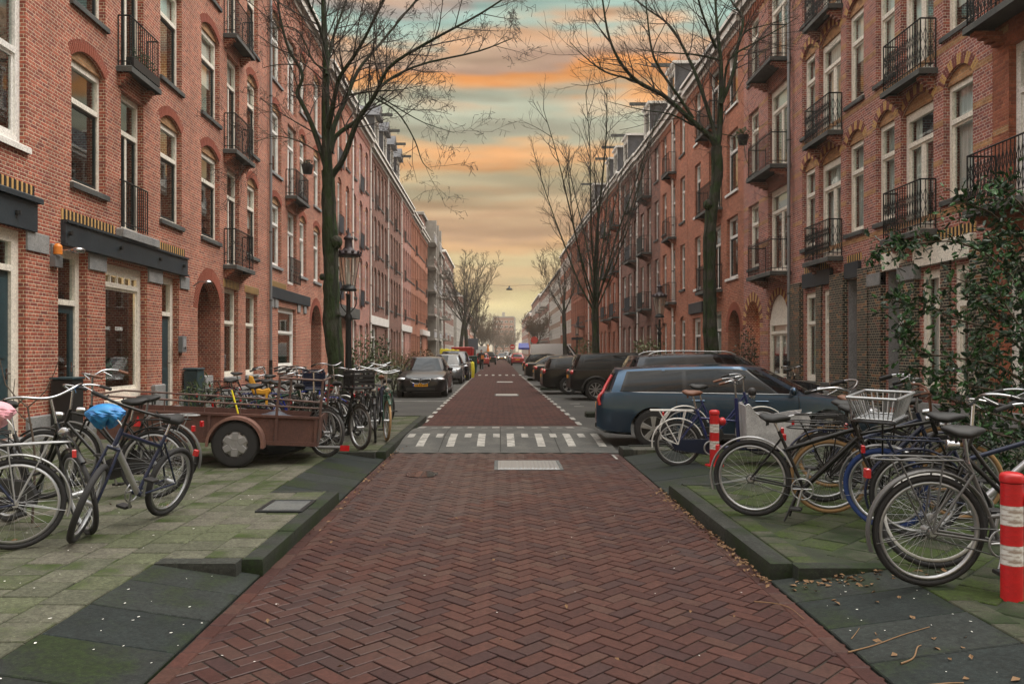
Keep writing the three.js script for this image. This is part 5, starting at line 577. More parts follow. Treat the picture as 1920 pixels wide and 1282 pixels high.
bike('black bicycle facing the road between the pink cover and the mountain bicycle', [-4.3, 6.95], [-3.42, 6.48], { m: BK.black, lean: 0.1, bh: 1.12, steer: -0.3, sh: 1.04 });
bike('black bicycle with chrome bar and yellow brake grip facing the left wall', [-3.5, 8.05], [-4.55, 8.0], { style: 'diam', m: BK.black, lean: 0.04, bh: 1.1, bm: M.chrome });
bike('dark bicycle with pale slatted carrier just before the rusty trailer', [-3.62, 8.7], [-4.68, 8.75], { m: BK.black, rackM: M.alu, lean: -0.05, bh: 1.22, fen: BK.grey, gm: BK.brown });
bike('black bicycle with front plastic crate at the kerb right of the trailer', [-2.65, 12.95], [-2.1, 12.02], { m: BK.black, basket: 'crate', R: 0.335, lean: 0.05, tyre: std([0.05, 0.042, 0.035], 0.8), steer: 0.15, lamp: 0 });
bike('green bicycle with tan tyres and wide chrome handlebar nearest the parked saloon', [-1.98, 14.3], [-1.87, 13.25], { m: BK.green, tyre: BK.tan, R: 0.335, lean: 0.02, bh: 1.12, steer: 0.2 });
bike('bicycle with thick grey mudguard leaning beside the trailer headboard', [-3.5, 13.4], [-2.75, 12.6], { m: BK.grey, fen: M.alu, lean: 0.12, tyre: std([0.25, 0.25, 0.25], 0.8), bh: 1.1 });
bike('royal blue bicycle with yellow child seat behind the rusty trailer', [-3.85, 13.1], [-2.82, 13.4], { style: 'diam', m: BK.royal, child: std([0.5, 0.24, 0.008], 0.6), lean: -0.08, bh: 1.1 });
bike('black bicycle with dark child seat among the pile behind the trailer', [-4.6, 14.2], [-3.6, 14.5], { m: BK.black, lean: 0.06, bh: 1.16 });
bike('white stemmed bicycle in the middle of the left bicycle pile', [-3.6, 14.7], [-2.75, 14.1], { m: BK.white, lean: 0.04, bh: 1.24 });
bike('black bicycle with grey rims in the pile beneath the left tree', [-3.0, 15.7], [-2.35, 14.85], { m: BK.black, lean: 0.08, bh: 1.15, steer: -0.3 });
bike('brown saddled bicycle between the lamp post and the green bicycle', [-2.45, 16.2], [-2.2, 15.15], { m: BK.navy, sm: BK.brown, lean: -0.05, bh: 1.1 });
bike('black bicycle with red rear rim along the wall behind the trailer', [-6.35, 18.6], [-5.3, 18.9], { m: BK.black, rim: BK.red, lean: 0.02 });
bike('black sports bicycle lying lower in the pile behind the trailer rail', [-5.25, 14.9], [-4.25, 15.3], { style: 'diam', m: BK.black, lean: 0.2, guard: 0 });
bike('black bicycle with tall chrome bar just right of the trailer headboard', [-3.0, 12.1], [-2.45, 11.2], { m: BK.black, lean: 0.1, bh: 1.2, steer: 0.5, tyre: std([0.04, 0.04, 0.04], 0.8) });
bike('dark green bicycle standing behind the trailer headboard rails', [-3.9, 12.0], [-2.9, 12.3], { style: 'diam', m: BK.green, lean: 0.12, bh: 1.16, basket: 'crate', basketM: BK.navy });
bike('silver framed bicycle in the pile behind the blue one', [-4.2, 13.7], [-3.2, 13.6], { style: 'diam', m: BK.silver, lean: -0.05, bh: 1.18, bm: BK.black });
bike('red framed bicycle half buried in the left bicycle pile', [-3.4, 16.3], [-2.7, 15.5], { m: BK.red, lean: 0.06, bh: 1.14 });
bike('black bicycle with white rims between the crate bicycle and the green one', [-2.5, 14.0], [-2.05, 13.05], { m: BK.black, rim: BK.white, lean: -0.06, bh: 1.2, steer: -0.3 });
bike('navy bicycle with brown grips behind the arched doorway end of the pile', [-5.0, 16.6], [-4.0, 16.9], { m: BK.navy, gm: BK.brown, lean: 0.03, bh: 1.12 });
bike('dark bicycle farthest along the left row behind the lamp post', [-2.9, 17.9], [-2.35, 16.95], { m: BK.black, lean: 0.05, bh: 1.2 });
// bollards
function bollard(label, x, d, y0, H = 0.8) { const t = thing('bollard', label, 'bollard', [x, y0, -d]), wp = mottled([0.6, 0.59, 0.57], [0.30, 0.24, 0.2], 44, 0.5, 0.6, { bumpScale: 0.0003 }, 5, 0.2), rp2 = mottled([0.50, 0.012, 0.016], [0.40, 0.012, 0.014], 45, 0.5, 0.35, { bumpScale: 0.0003 }), r = 0.06;
  const seg = (a, b, m, n) => mesh(n, cyl(0, a * H, 0, r, (b - a) * H, 28), m, t); seg(0.02, 0.3, rp2, 'post'); seg(0.3, 0.45, wp, 'white_band'); seg(0.45, 0.6, rp2, 'red_band'); seg(0.6, 0.75, wp, 'white_band'); seg(0.75, 0.92, rp2, 'red_band');
  mesh('cap', lathe([[0, H], [r * 0.6, H], [r * 0.95, H - 0.008], [r * 1.1, H - 0.025], [r * 1.1, H - 0.055], [r * 1.02, H - 0.065], [0, H - 0.065]], 28), rp2, t); mesh('base_plate', cyl(0, 0, 0, 0.12, 0.02, 24), rp2, t); const k = lathe([[0, 0], [0.045, 0], [0.045, 0.05], [0.055, 0.055], [0.055, 0.075], [0.03, 0.1], [0, 0.105]], 16); k.rotateZ(-Math.PI / 2); mesh('side_knob', mv(k, 0.05, H * 0.79, 0.01), rp2, t); return t; }
bollard('red and white banded bollard at the lower right beside the black bicycle', 3.08, 4.78, SW - 0.03, 0.79); bollard('red and white bollard standing behind the cargo bicycle', 2.80, 10.35, SW, 0.73).rotation.y = 0.3;
{ // trailer
  const rust = mottled([0.085, 0.038, 0.03], [0.13, 0.06, 0.042], 46, 1.2, 0.8, { metalness: 0.15 }, 5, 0.25), rustL = mottled([0.17, 0.085, 0.062], [0.12, 0.055, 0.04], 47, 0.8, 0.75), rail = mottled([0.10, 0.085, 0.08], [0.13, 0.06, 0.045], 48, 0.6, 0.6, { metalness: 0.3 });
  const A = [-5.15, 10.12], B = [-2.42, 10.5], L = Math.hypot(B[0] - A[0], B[1] - A[1]); const t = thing('box_trailer', 'rusty brown box trailer with tubular rails and headboard standing across the left pavement', 'trailer', [A[0], 0.078, -A[1]], Math.atan2(B[1] - A[1], B[0] - A[0])); t.rotation.z = -0.052;
  const y0 = 0.47, y1 = 0.78, W = -1.3; mesh('side_panel', [box(0, L, y0, y1, -0.02, 0), box(0, L, y1, y1 + 0.03, -0.03, 0.025), box(0, L, y0 - 0.05, y0, -0.03, 0.02), ...[0.02, 0.9, 1.35, 2.2, L - 0.05].map((x) => box(x, x + 0.035, y0, y1, 0, 0.02))], rust, t); mesh('side_panel', box(0, L, y0, y1, W, W + 0.02), rust, t); mesh('tailboard', box(0, 0.02, y0, y1, W + 0.02, -0.02), rust, t); mesh('front_board', box(L - 0.02, L, y0, y1, W + 0.02, -0.02), rust, t); mesh('floor', box(0.02, L - 0.02, y0, y0 + 0.03, W + 0.02, -0.02), rust, t);
  const ry = y1 + 0.17; mesh('top_rail', [rod([-0.1, ry + 0.02, -0.01], [L, ry - 0.03, -0.01], 0.014), rod([-0.1, ry + 0.02, W + 0.01], [L, ry - 0.03, W + 0.01], 0.014), rod([-0.1, ry + 0.02, -0.01], [-0.1, ry + 0.02, W], 0.014), ...[0.3, 0.8, 1.3, 1.75].flatMap((x) => [rod([x, y1, -0.01], [x, ry, -0.01], 0.008), rod([x, y1, W + 0.01], [x, ry, W + 0.01], 0.008)])], rail, t);
  mesh('headboard', [[2.2, y0], [L, y0 - 0.06]].flatMap(([x, b]) => [rod([x, b, -0.01], [x + 0.03, 1.3, -0.01], 0.018, 0.018, 8)]).concat([rod([2.23, 1.3, -0.01], [L + 0.03, 1.29, -0.01], 0.018), rod([2.22, 1.02, -0.01], [L + 0.02, 1.0, -0.01], 0.014), rod([L + 0.02, 1.28, W], [L, y0, W], 0.018), rod([L + 0.03, 1.29, -0.01], [L + 0.03, 1.29, W], 0.018), rod([2.23, 1.3, -0.01], [2.23, 1.3, W], 0.016), rod([2.23, 1.3, W], [2.2, y0, W], 0.018)]), rail, t);
  const fg = []; for (const z of [0.02]) { const a = arcP(0, 0, 0.36, -0.1, Math.PI + 0.1, 16), Pp = [], q = []; a.forEach(([x, y]) => Pp.push([x + 1.74, y + 0.43, 0.02], [x + 1.74, y + 0.43, 0.23], [x * 0.9 + 1.74, y * 0.9 + 0.43, 0.235])); for (let i = 0; i < 16; i++) q.push([3 * i, 3 * i + 3, 3 * i + 4, 3 * i + 1], [3 * i + 1, 3 * i + 4, 3 * i + 5, 3 * i + 2]); fg.push(fin(toCreasedNormals(quads(Pp, q), 0.6))); } mesh('mudguard', fg, rustL, t); mesh('mudguard', fg[0].clone().scale(1, 1, -1).translate(0, 0, W), rustL, t);
  for (const z of [0.12, W - 0.12]) { const w = at(mesh('wheel', (() => { const g = lathe([[0.17, -0.085], [0.26, -0.09], [0.295, -0.07], [0.3, 0], [0.295, 0.07], [0.26, 0.09], [0.17, 0.085]], 36); g.rotateX(Math.PI / 2); return g; })(), M.rubber, t), 1.74, 0.432, z); const hc = lathe([[0, 0.085], [0.05, 0.09], [0.12, 0.08], [0.155, 0.062], [0.175, 0.068], [0.175, 0.04]], 36); hc.rotateX(z > 0 ? Math.PI / 2 : -Math.PI / 2); mesh('hubcap', hc, M.hub ??= std([0.33, 0.33, 0.34], 0.42, { metalness: 0.6 }), w); if (z > 0) { for (let i = 0; i < 6; i++) { const a = i / 6 * 6.283; const s = poly([[-0.045, 0.055], [0.045, 0.055], [0.032, 0.15], [-0.032, 0.15]], 0.012, [], 0.006); s.rotateZ(a); mesh('hubcap_spoke', mv(s, 0, 0, 0.074), M.hub, w); const b = box(-0.018, 0.018, 0.145, 0.16, 0.06, 0.075); b.rotateZ(a + 0.52); mesh('hubcap_slot', b, M.black, w); } } }
  mesh('axle', rod([1.74, 0.432, 0.1], [1.74, 0.432, W - 0.1], 0.025), M.black, t); mesh('reflector', mv(poly([[-0.05, 0], [0.05, 0], [0, 0.14]], 0.01), 0.5, y1 - 0.18, 0.03), M.redLens, t); mesh('tail_bar', rod([L, y0 - 0.06, -0.01], [L + 0.42, y0 - 0.05, 0.02], 0.022, 0.022, 8), BK.grey, t); mesh('rear_light', box(L + 0.3, L + 0.42, y0 - 0.09, y0 - 0.02, -0.01, 0.05), M.redLens, t);
  mesh('latch', [rod([0.6, y1 - 0.06, 0.03], [0.84, y1 - 0.04, 0.03], 0.01), box(0.82, 0.86, y1 - 0.07, y1 - 0.02, 0.02, 0.04)], rail, t);
  const tp = thing('tarpaulin', 'crumpled grey blue tarpaulin heaped inside the rusty trailer', 'tarpaulin', [-3.1, SW + 0.22, -11.05]); const tg = ball(0, 0.12, 0, 1, 0.5, 0.28, 0.4, 18), tpn = tg.attributes.position; for (let i = 0; i < tpn.count; i++) { const n = 1 + 0.5 * (fbm(tpn.getX(i) * 0.5 + 5, tpn.getZ(i) * 0.5 + tpn.getY(i) * 0.4 + 5, 7, 3, 3) - 0.5); tpn.setXYZ(i, tpn.getX(i) * n, tpn.getY(i) * n, tpn.getZ(i) * n); } mesh('sheet', fin(toCreasedNormals(tg, 0.5)), std([0.05, 0.06, 0.08], 0.4), tp); mesh('yellow_strap', tube([[-0.5, 0.75, 0.35], [-0.44, 0.55, 0.36], [-0.4, 0.4, 0.36]], 0.012), M.yellow, tp);
}
// ================= CARS =================
const carPaint = (c, metal = 0.4, r = 0.24) => phys(c, r, { metalness: metal, clearcoat: 0.8, clearcoatRoughness: 0.05 });
const CP = { black: phys([0.003, 0.0035, 0.0045], 0.3, { clearcoat: 0.5, clearcoatRoughness: 0.05, specularIntensity: 0.35 }), blue: carPaint([0.03, 0.07, 0.125], 0.8, 0.28), navy: carPaint([0.008, 0.013, 0.022], 0.4), graph: phys([0.006, 0.007, 0.009], 0.3, { clearcoat: 0.8, clearcoatRoughness: 0.05, specularIntensity: 0.5 }), silver: carPaint([0.32, 0.34, 0.36], 0.5), white: carPaint([0.62, 0.63, 0.63], 0), red: carPaint([0.35, 0.012, 0.016], 0.1), grey: carPaint([0.11, 0.12, 0.13], 0.4) };
M.carGlass = phys([0.003, 0.004, 0.005], 0.02, { ior: 1.42 }); M.clear = phys([0.55, 0.57, 0.6], 0.08, { metalness: 0.4, clearcoat: 1 }); M.rimM = std([0.42, 0.43, 0.44], 0.35, { metalness: 0.8 }); M.rimD = std([0.02, 0.021, 0.022], 0.4, { metalness: 0.4 });
const CT = { // body: [x, bottom, shoulder, top, half width]; belt and roof: [x, half width, height]
  wagon: { ax: [-1.37, 1.5], R: 0.335, body: [[-2.38, 0.42, 0.60, 0.62, 0.60], [-2.35, 0.32, 0.84, 0.88, 0.80], [-2.22, 0.25, 0.95, 0.98, 0.895], [-1.6, 0.21, 0.965, 0.99, 0.92], [0, 0.2, 0.94, 0.96, 0.925], [1.0, 0.2, 0.93, 0.96, 0.92], [1.4, 0.2, 0.905, 0.955, 0.915], [1.9, 0.2, 0.82, 0.87, 0.89], [2.2, 0.22, 0.73, 0.78, 0.80], [2.34, 0.28, 0.62, 0.67, 0.66], [2.38, 0.36, 0.54, 0.56, 0.52]], belt: [[-2.26, 0, 0.95], [-2.24, 0.55, 0.95], [-2.1, 0.80, 0.955], [-1.3, 0.855, 0.95], [-0.1, 0.865, 0.94], [0.7, 0.855, 0.935], [1.12, 0.76, 0.93], [1.34, 0.45, 0.95], [1.42, 0, 0.955]], roof: [[-2.06, 0, 1.37], [-2.05, 0.45, 1.365], [-1.96, 0.58, 1.355], [-1.2, 0.635, 1.40], [-0.3, 0.65, 1.425], [0.15, 0.63, 1.42], [0.36, 0.52, 1.40], [0.5, 0.3, 1.405], [0.54, 0, 1.405]], panes: [[2.25, 3.35], [3.42, 4.42], [4.5, 5.75]] },
  suv: { ax: [-1.4, 1.4], R: 0.37, body: [[-2.3, 0.5, 0.7, 0.72, 0.66], [-2.27, 0.4, 0.95, 1.0, 0.84], [-2.15, 0.33, 1.05, 1.08, 0.91], [-1.5, 0.28, 1.06, 1.09, 0.93], [0, 0.28, 1.05, 1.07, 0.935], [1.0, 0.28, 1.03, 1.06, 0.93], [1.4, 0.28, 1.02, 1.06, 0.925], [1.9, 0.29, 0.97, 1.02, 0.90], [2.18, 0.32, 0.88, 0.93, 0.82], [2.28, 0.4, 0.7, 0.75, 0.7], [2.3, 0.48, 0.6, 0.62, 0.6]], belt: [[-2.2, 0, 1.06], [-2.18, 0.6, 1.06], [-2.08, 0.82, 1.06], [-1.2, 0.865, 1.06], [-0.1, 0.87, 1.05], [0.6, 0.865, 1.045], [0.98, 0.78, 1.04], [1.2, 0.45, 1.06], [1.28, 0, 1.06]], roof: [[-1.98, 0, 1.6], [-1.97, 0.5, 1.595], [-1.88, 0.62, 1.585], [-1.1, 0.66, 1.63], [-0.3, 0.67, 1.65], [0.15, 0.66, 1.64], [0.36, 0.55, 1.62], [0.48, 0.3, 1.62], [0.52, 0, 1.62]], panes: [[2.25, 3.3], [3.4, 4.4], [4.5, 5.75]] },
  sedan: { ax: [-1.33, 1.43], R: 0.32, body: [[-2.26, 0.42, 0.66, 0.70, 0.62], [-2.22, 0.32, 0.86, 0.93, 0.80], [-2.05, 0.24, 0.95, 1.02, 0.87], [-1.5, 0.2, 0.94, 1.01, 0.90], [0, 0.19, 0.91, 0.95, 0.905], [0.9, 0.19, 0.89, 0.94, 0.90], [1.3, 0.19, 0.86, 0.92, 0.895], [1.8, 0.19, 0.78, 0.84, 0.87], [2.08, 0.2, 0.70, 0.76, 0.80], [2.22, 0.24, 0.60, 0.68, 0.68], [2.26, 0.32, 0.5, 0.56, 0.56]], belt: [[-1.72, 0, 0.99], [-1.7, 0.5, 0.985], [-1.55, 0.76, 0.95], [-0.9, 0.83, 0.935], [-0.1, 0.84, 0.92], [0.6, 0.83, 0.91], [0.98, 0.74, 0.91], [1.2, 0.45, 0.925], [1.28, 0, 0.93]], roof: [[-0.98, 0, 1.40], [-0.97, 0.4, 1.395], [-0.9, 0.55, 1.38], [-0.6, 0.6, 1.405], [-0.1, 0.61, 1.42], [0.15, 0.6, 1.41], [0.28, 0.52, 1.395], [0.4, 0.3, 1.40], [0.43, 0, 1.40]], panes: [[2.3, 3.35], [3.5, 4.4], [4.5, 5.75]] },
  small: { ax: [-1.15, 1.15], R: 0.29, body: [[-1.77, 0.4, 0.62, 0.64, 0.56], [-1.73, 0.3, 0.85, 0.9, 0.72], [-1.5, 0.22, 0.93, 0.97, 0.80], [-0.8, 0.2, 0.93, 0.96, 0.81], [0, 0.2, 0.91, 0.95, 0.815], [0.7, 0.2, 0.9, 0.95, 0.81], [1.0, 0.2, 0.88, 0.94, 0.80], [1.4, 0.21, 0.8, 0.88, 0.77], [1.64, 0.24, 0.68, 0.77, 0.66], [1.75, 0.3, 0.56, 0.62, 0.5], [1.77, 0.36, 0.5, 0.52, 0.42]], belt: [[-1.62, 0, 0.95], [-1.6, 0.5, 0.95], [-1.48, 0.7, 0.94], [-0.8, 0.76, 0.93], [-0.1, 0.765, 0.92], [0.5, 0.755, 0.92], [0.82, 0.68, 0.92], [1.02, 0.4, 0.94], [1.1, 0, 0.94]], roof: [[-1.25, 0, 1.45], [-1.24, 0.4, 1.445], [-1.15, 0.52, 1.43], [-0.6, 0.57, 1.47], [-0.1, 0.58, 1.485], [0.15, 0.56, 1.47], [0.3, 0.48, 1.45], [0.4, 0.27, 1.455], [0.44, 0, 1.455]], panes: [[2.4, 3.7], [3.85, 5.75]] },
  van: { ax: [-1.75, 1.85], R: 0.35, body: [[-2.95, 0.45, 1.0, 1.0, 0.85], [-2.93, 0.4, 1.1, 1.1, 0.98], [-2.5, 0.35, 1.12, 1.12, 1.0], [-1, 0.32, 1.12, 1.12, 1.0], [0.5, 0.32, 1.12, 1.12, 1.0], [1.6, 0.32, 1.1, 1.14, 1.0], [2.0, 0.32, 1.05, 1.16, 0.99], [2.4, 0.32, 0.98, 1.12, 0.95], [2.75, 0.34, 0.85, 1.0, 0.86], [2.92, 0.4, 0.7, 0.8, 0.74], [2.96, 0.48, 0.6, 0.62, 0.6]], belt: [[-2.93, 0, 1.1], [-2.93, 0.7, 1.1], [-2.88, 0.97, 1.1], [-1.5, 0.98, 1.1], [0.2, 0.98, 1.1], [1.2, 0.98, 1.1], [2.0, 0.92, 1.12], [2.35, 0.55, 1.12], [2.45, 0, 1.12]], roof: [[-2.9, 0, 2.48], [-2.9, 0.6, 2.47], [-2.82, 0.84, 2.44], [-1.5, 0.87, 2.5], [0.2, 0.87, 2.52], [0.8, 0.86, 2.5], [1.1, 0.74, 2.42], [1.35, 0.42, 2.4], [1.42, 0, 2.4]], panes: [[5.05, 5.8]] } };
const ev = new Evaluator(); ev.useGroups = false; ev.attributes = ['position', 'normal', 'uv'];
function carShape(type) { return cached('car' + type, () => { const T = CT[type], ring = ([x, yb, ys, yt, w]) => { const h = [[yb, 0], [yb, w - 0.12], [yb + 0.05, w - 0.03], [mix(yb, ys, 0.5), w], [mix(yb, ys, 0.82), w - 0.012], [ys, w - 0.045], [ys + (yt - ys) * 0.55, w - 0.12], [mix(ys, yt, 0.95), w * 0.5], [yt, 0]]; return [...h.map(([y, z]) => [x, y, z]), ...h.slice(1, -1).reverse().map(([y, z]) => [x, y, -z])]; };
  const st = []; const B = T.body; for (let i = 0; i < B.length - 1; i++) { const n = Math.max(1, Math.round((B[i + 1][0] - B[i][0]) / 0.22)); for (let k = 0; k < n; k++) { const t = k / n, c = (j) => { const p0 = B[Math.max(0, i - 1)][j], p1 = B[i][j], p2 = B[i + 1][j], p3 = B[Math.min(B.length - 1, i + 2)][j]; const X = (q) => B[q][0]; const x0 = X(i), x1 = X(i + 1), d = x1 - x0, m1 = (p2 - p0) / Math.max(0.02, x1 - (i ? X(i - 1) : x0 - d)) * d, m2 = (p3 - p1) / Math.max(0.02, (i + 2 < B.length ? X(i + 2) : x1 + d) - x0) * d, t2 = t * t, t3 = t2 * t; return clamp((2 * t3 - 3 * t2 + 1) * p1 + (t3 - 2 * t2 + t) * m1 + (-2 * t3 + 3 * t2) * p2 + (t3 - t2) * m2, Math.min(p1, p2) - 0.01, Math.max(p1, p2) + 0.01); }; st.push([mix(B[i][0], B[i + 1][0], t), c(1), c(2), c(3), c(4)]); } } st.push(B[B.length - 1]);
  const rs = st.map(ring), m = rs[0].length, pos = rs.flat(2), idx = []; for (let i = 0; i < rs.length - 1; i++) for (let j = 0; j < m; j++) { const k = (j + 1) % m, a = i * m + j, b = i * m + k, c = (i + 1) * m + k, d = (i + 1) * m + j; idx.push(a, b, c, a, c, d); }
  for (const [r, f] of [[0, 1], [rs.length - 1, 0]]) { const c = pos.length / 3, q = rs[r]; pos.push(q[0][0], q.reduce((s, p) => s + p[1], 0) / m, 0); for (let j = 0; j < m; j++) { const k = (j + 1) % m; f ? idx.push(c, r * m + k, r * m + j) : idx.push(c, r * m + j, r * m + k); } }
  let g = new THREE.BufferGeometry(); g.setAttribute('position', new THREE.Float32BufferAttribute(pos, 3)); g.setIndex(idx); g.computeVertexNormals(); g.setAttribute('uv', new THREE.BufferAttribute(new Float32Array(pos.length / 3 * 2), 2));
  // orient outward
  { const p = g.attributes.position, n = g.attributes.normal; let s = 0; for (let i = 0; i < p.count - 2; i++) s += n.getZ(i) * p.getZ(i); if (s < 0) { const a = g.index.array; for (let i = 0; i < a.length; i += 3) { const t = a[i]; a[i] = a[i + 1]; a[i + 1] = t; } g.computeVertexNormals(); } }
  let br = new Brush(g); br.updateMatrixWorld(); for (const x of T.ax) { const c = new THREE.CylinderGeometry(T.R + 0.055, T.R + 0.055, 2.4, 36); c.rotateX(Math.PI / 2); c.translate(x, T.R - 0.01, 0); const cb = new Brush(c); cb.updateMatrixWorld(); br = ev.evaluate(br, cb, SUBTRACTION); }
  const body = fin(toCreasedNormals(br.geometry, 0.62));
  const bt = T.belt, rf = T.roof, n = bt.length - 1; const I = (l, s) => { const i = Math.min(n - 1, Math.max(0, Math.floor(s))), t = s - i; return [0, 1, 2].map((k) => mix(l[i][k], l[i + 1][k], t)); };
  const pt = (s, t, sg, off = 0) => { const a = I(bt, s), b = I(rf, s), bul = Math.sin(Math.PI * t) * 0.03; const x = mix(a[0], b[0], t), z = mix(a[1], b[1], t), y = mix(a[2], b[2], t); const front = s > 6 ? 1 : s < 2 ? -1 : 0; return [x + front * (off + bul * 0.6), y + (front ? off * 0.6 : 0), sg * (z + (front ? (z > 0.3 ? off * 0.5 : 0) : bul + off))]; };
  const Pp = [], q = []; const nt = 4, ss = []; for (let s = 0; s <= n; s += 0.5) ss.push(s); const full = [...ss.map((s) => [s, 1]), ...ss.slice(1, -1).reverse().map((s) => [s, -1])]; full.forEach(([s, sg]) => { for (let t = 0; t <= nt; t++) Pp.push(pt(s, t / nt, sg)); }); const fl = full.length; for (let i = 0; i < fl; i++) { const j = (i + 1) % fl; for (let t = 0; t < nt; t++) q.push([i * 5 + t, j * 5 + t, j * 5 + t + 1, i * 5 + t + 1]); }
  // roof cap
  for (let i = 0; i < ss.length - 1; i++) { const a = [0, 1].map((k) => pt(ss[i + k], 1, 1)), b = [0, 1].map((k) => pt(ss[i + k], 1, -1)); const K = 6; for (let k = 0; k < K; k++) { const L = (A, Bq, u) => { const cr = 0.03 * (1 - (2 * u - 1) ** 2) * Math.min(1, Math.abs(A[2]) * 2); return [mix(A[0], Bq[0], u), mix(A[1], Bq[1], u) + cr, mix(A[2], Bq[2], u)]; }; const o = Pp.length; Pp.push(L(a[0], b[0], k / K), L(a[1], b[1], k / K), L(a[1], b[1], (k + 1) / K), L(a[0], b[0], (k + 1) / K)); q.push([o, o + 1, o + 2, o + 3]); } }
  const cabin = fin(toCreasedNormals(mergeVertices(quads(Pp, q).deleteAttribute('normal').deleteAttribute('uv')), 0.7)); boxUV(cabin);
  const pane = (s0, s1, t0, t1, sg, both, of = 0.006) => { const Q = [], f = []; const N = 10, Mv = 4; if (both) { const row = []; for (let i = 0; i <= N; i++) row.push([mix(s0, s1, i / N), 1]); for (let i = N - 1; i >= 0; i--) row.push([mix(s0, s1, i / N), -1]); row.forEach(([s, g2]) => { for (let t = 0; t <= Mv; t++) Q.push(pt(s, mix(t0, t1, t / Mv), g2, 0.006)); }); for (let i = 0; i < row.length - 1; i++) for (let t = 0; t < Mv; t++) f.push([i * 5 + t, i * 5 + 5 + t, i * 5 + 6 + t, i * 5 + 1 + t]); } else { for (let i = 0; i <= N; i++) for (let t = 0; t <= Mv; t++) Q.push(pt(mix(s0, s1, i / N), mix(t0, t1, t / Mv), sg, of)); for (let i = 0; i < N; i++) for (let t = 0; t < Mv; t++) f.push([i * 5 + t, i * 5 + 5 + t, i * 5 + 6 + t, i * 5 + 1 + t]); } const g2 = mergeVertices(quads(Q, f).deleteAttribute('normal').deleteAttribute('uv')); g2.computeVertexNormals(); const r = fin(g2); return boxUV(r); };
  return { T, body, cabin, sur: [1, -1].map((s) => pane(T.panes[0][0] - 0.06, T.panes[T.panes.length - 1][1] + 0.04, 0.035, 0.915, s, false, 0.003)), panes: T.panes.flatMap(([a, b]) => [1, -1].map((s) => pane(a, b, 0.07, 0.88, s))), ws: pane(6.25, 8, 0.05, 0.93, 1, true), rw: pane(0, 1.7, 0.1, 0.85, 1, true), L0: B[0][0], L1: B[B.length - 1][0], w: Math.max(...B.map((b) => b[4])), pt }; }); }
function carWheel(parent, x, R, z, style, rimM) { const sg = Math.sign(z), w = at(mesh('wheel', cached('ct' + R, () => { const g = lathe([[R * 0.66, -0.1], [R * 0.93, -0.105], [R, -0.08], [R, 0.08], [R * 0.93, 0.105], [R * 0.66, 0.1]], 40); g.rotateX(Math.PI / 2); return g; }), M.rubber, parent), x, R, z);
  mesh('rim', cached(['rimc', R, style, sg].join(), () => { const r = R * 0.69, g = [torus(r - 0.012, 0.014, 40, 6).translate(0, 0, 0.085), cyl(0, 0, 0, 0.05, 0.05, 14).rotateX(Math.PI / 2).translate(0, 0, 0.06)]; const n = style === 'y' ? 5 : style === 'many' ? 9 : 5; for (let i = 0; i < n; i++) { const a = i / n * Math.PI * 2; for (const o of style === 'y' ? [-0.13, 0.13] : [0]) { const s = poly([[-0.014, 0.03], [0.014, 0.03], [style === 'many' ? 0.014 : 0.02, r], [style === 'many' ? -0.014 : -0.02, r]], 0.02, [], 0.004); s.translate(0, 0, 0.075); s.rotateZ(a + o); g.push(s); } } const q = mergeGeometries(g); if (sg < 0) q.rotateY(Math.PI); return q; }), rimM ?? M.rimM, w);
  mesh('brake_disc', cached(['bd', R, sg].join(), () => cyl(0, 0, 0, R * 0.6, 0.02, 24).rotateX(Math.PI / 2).translate(0, 0, sg * 0.05)), M.rimD, w); }
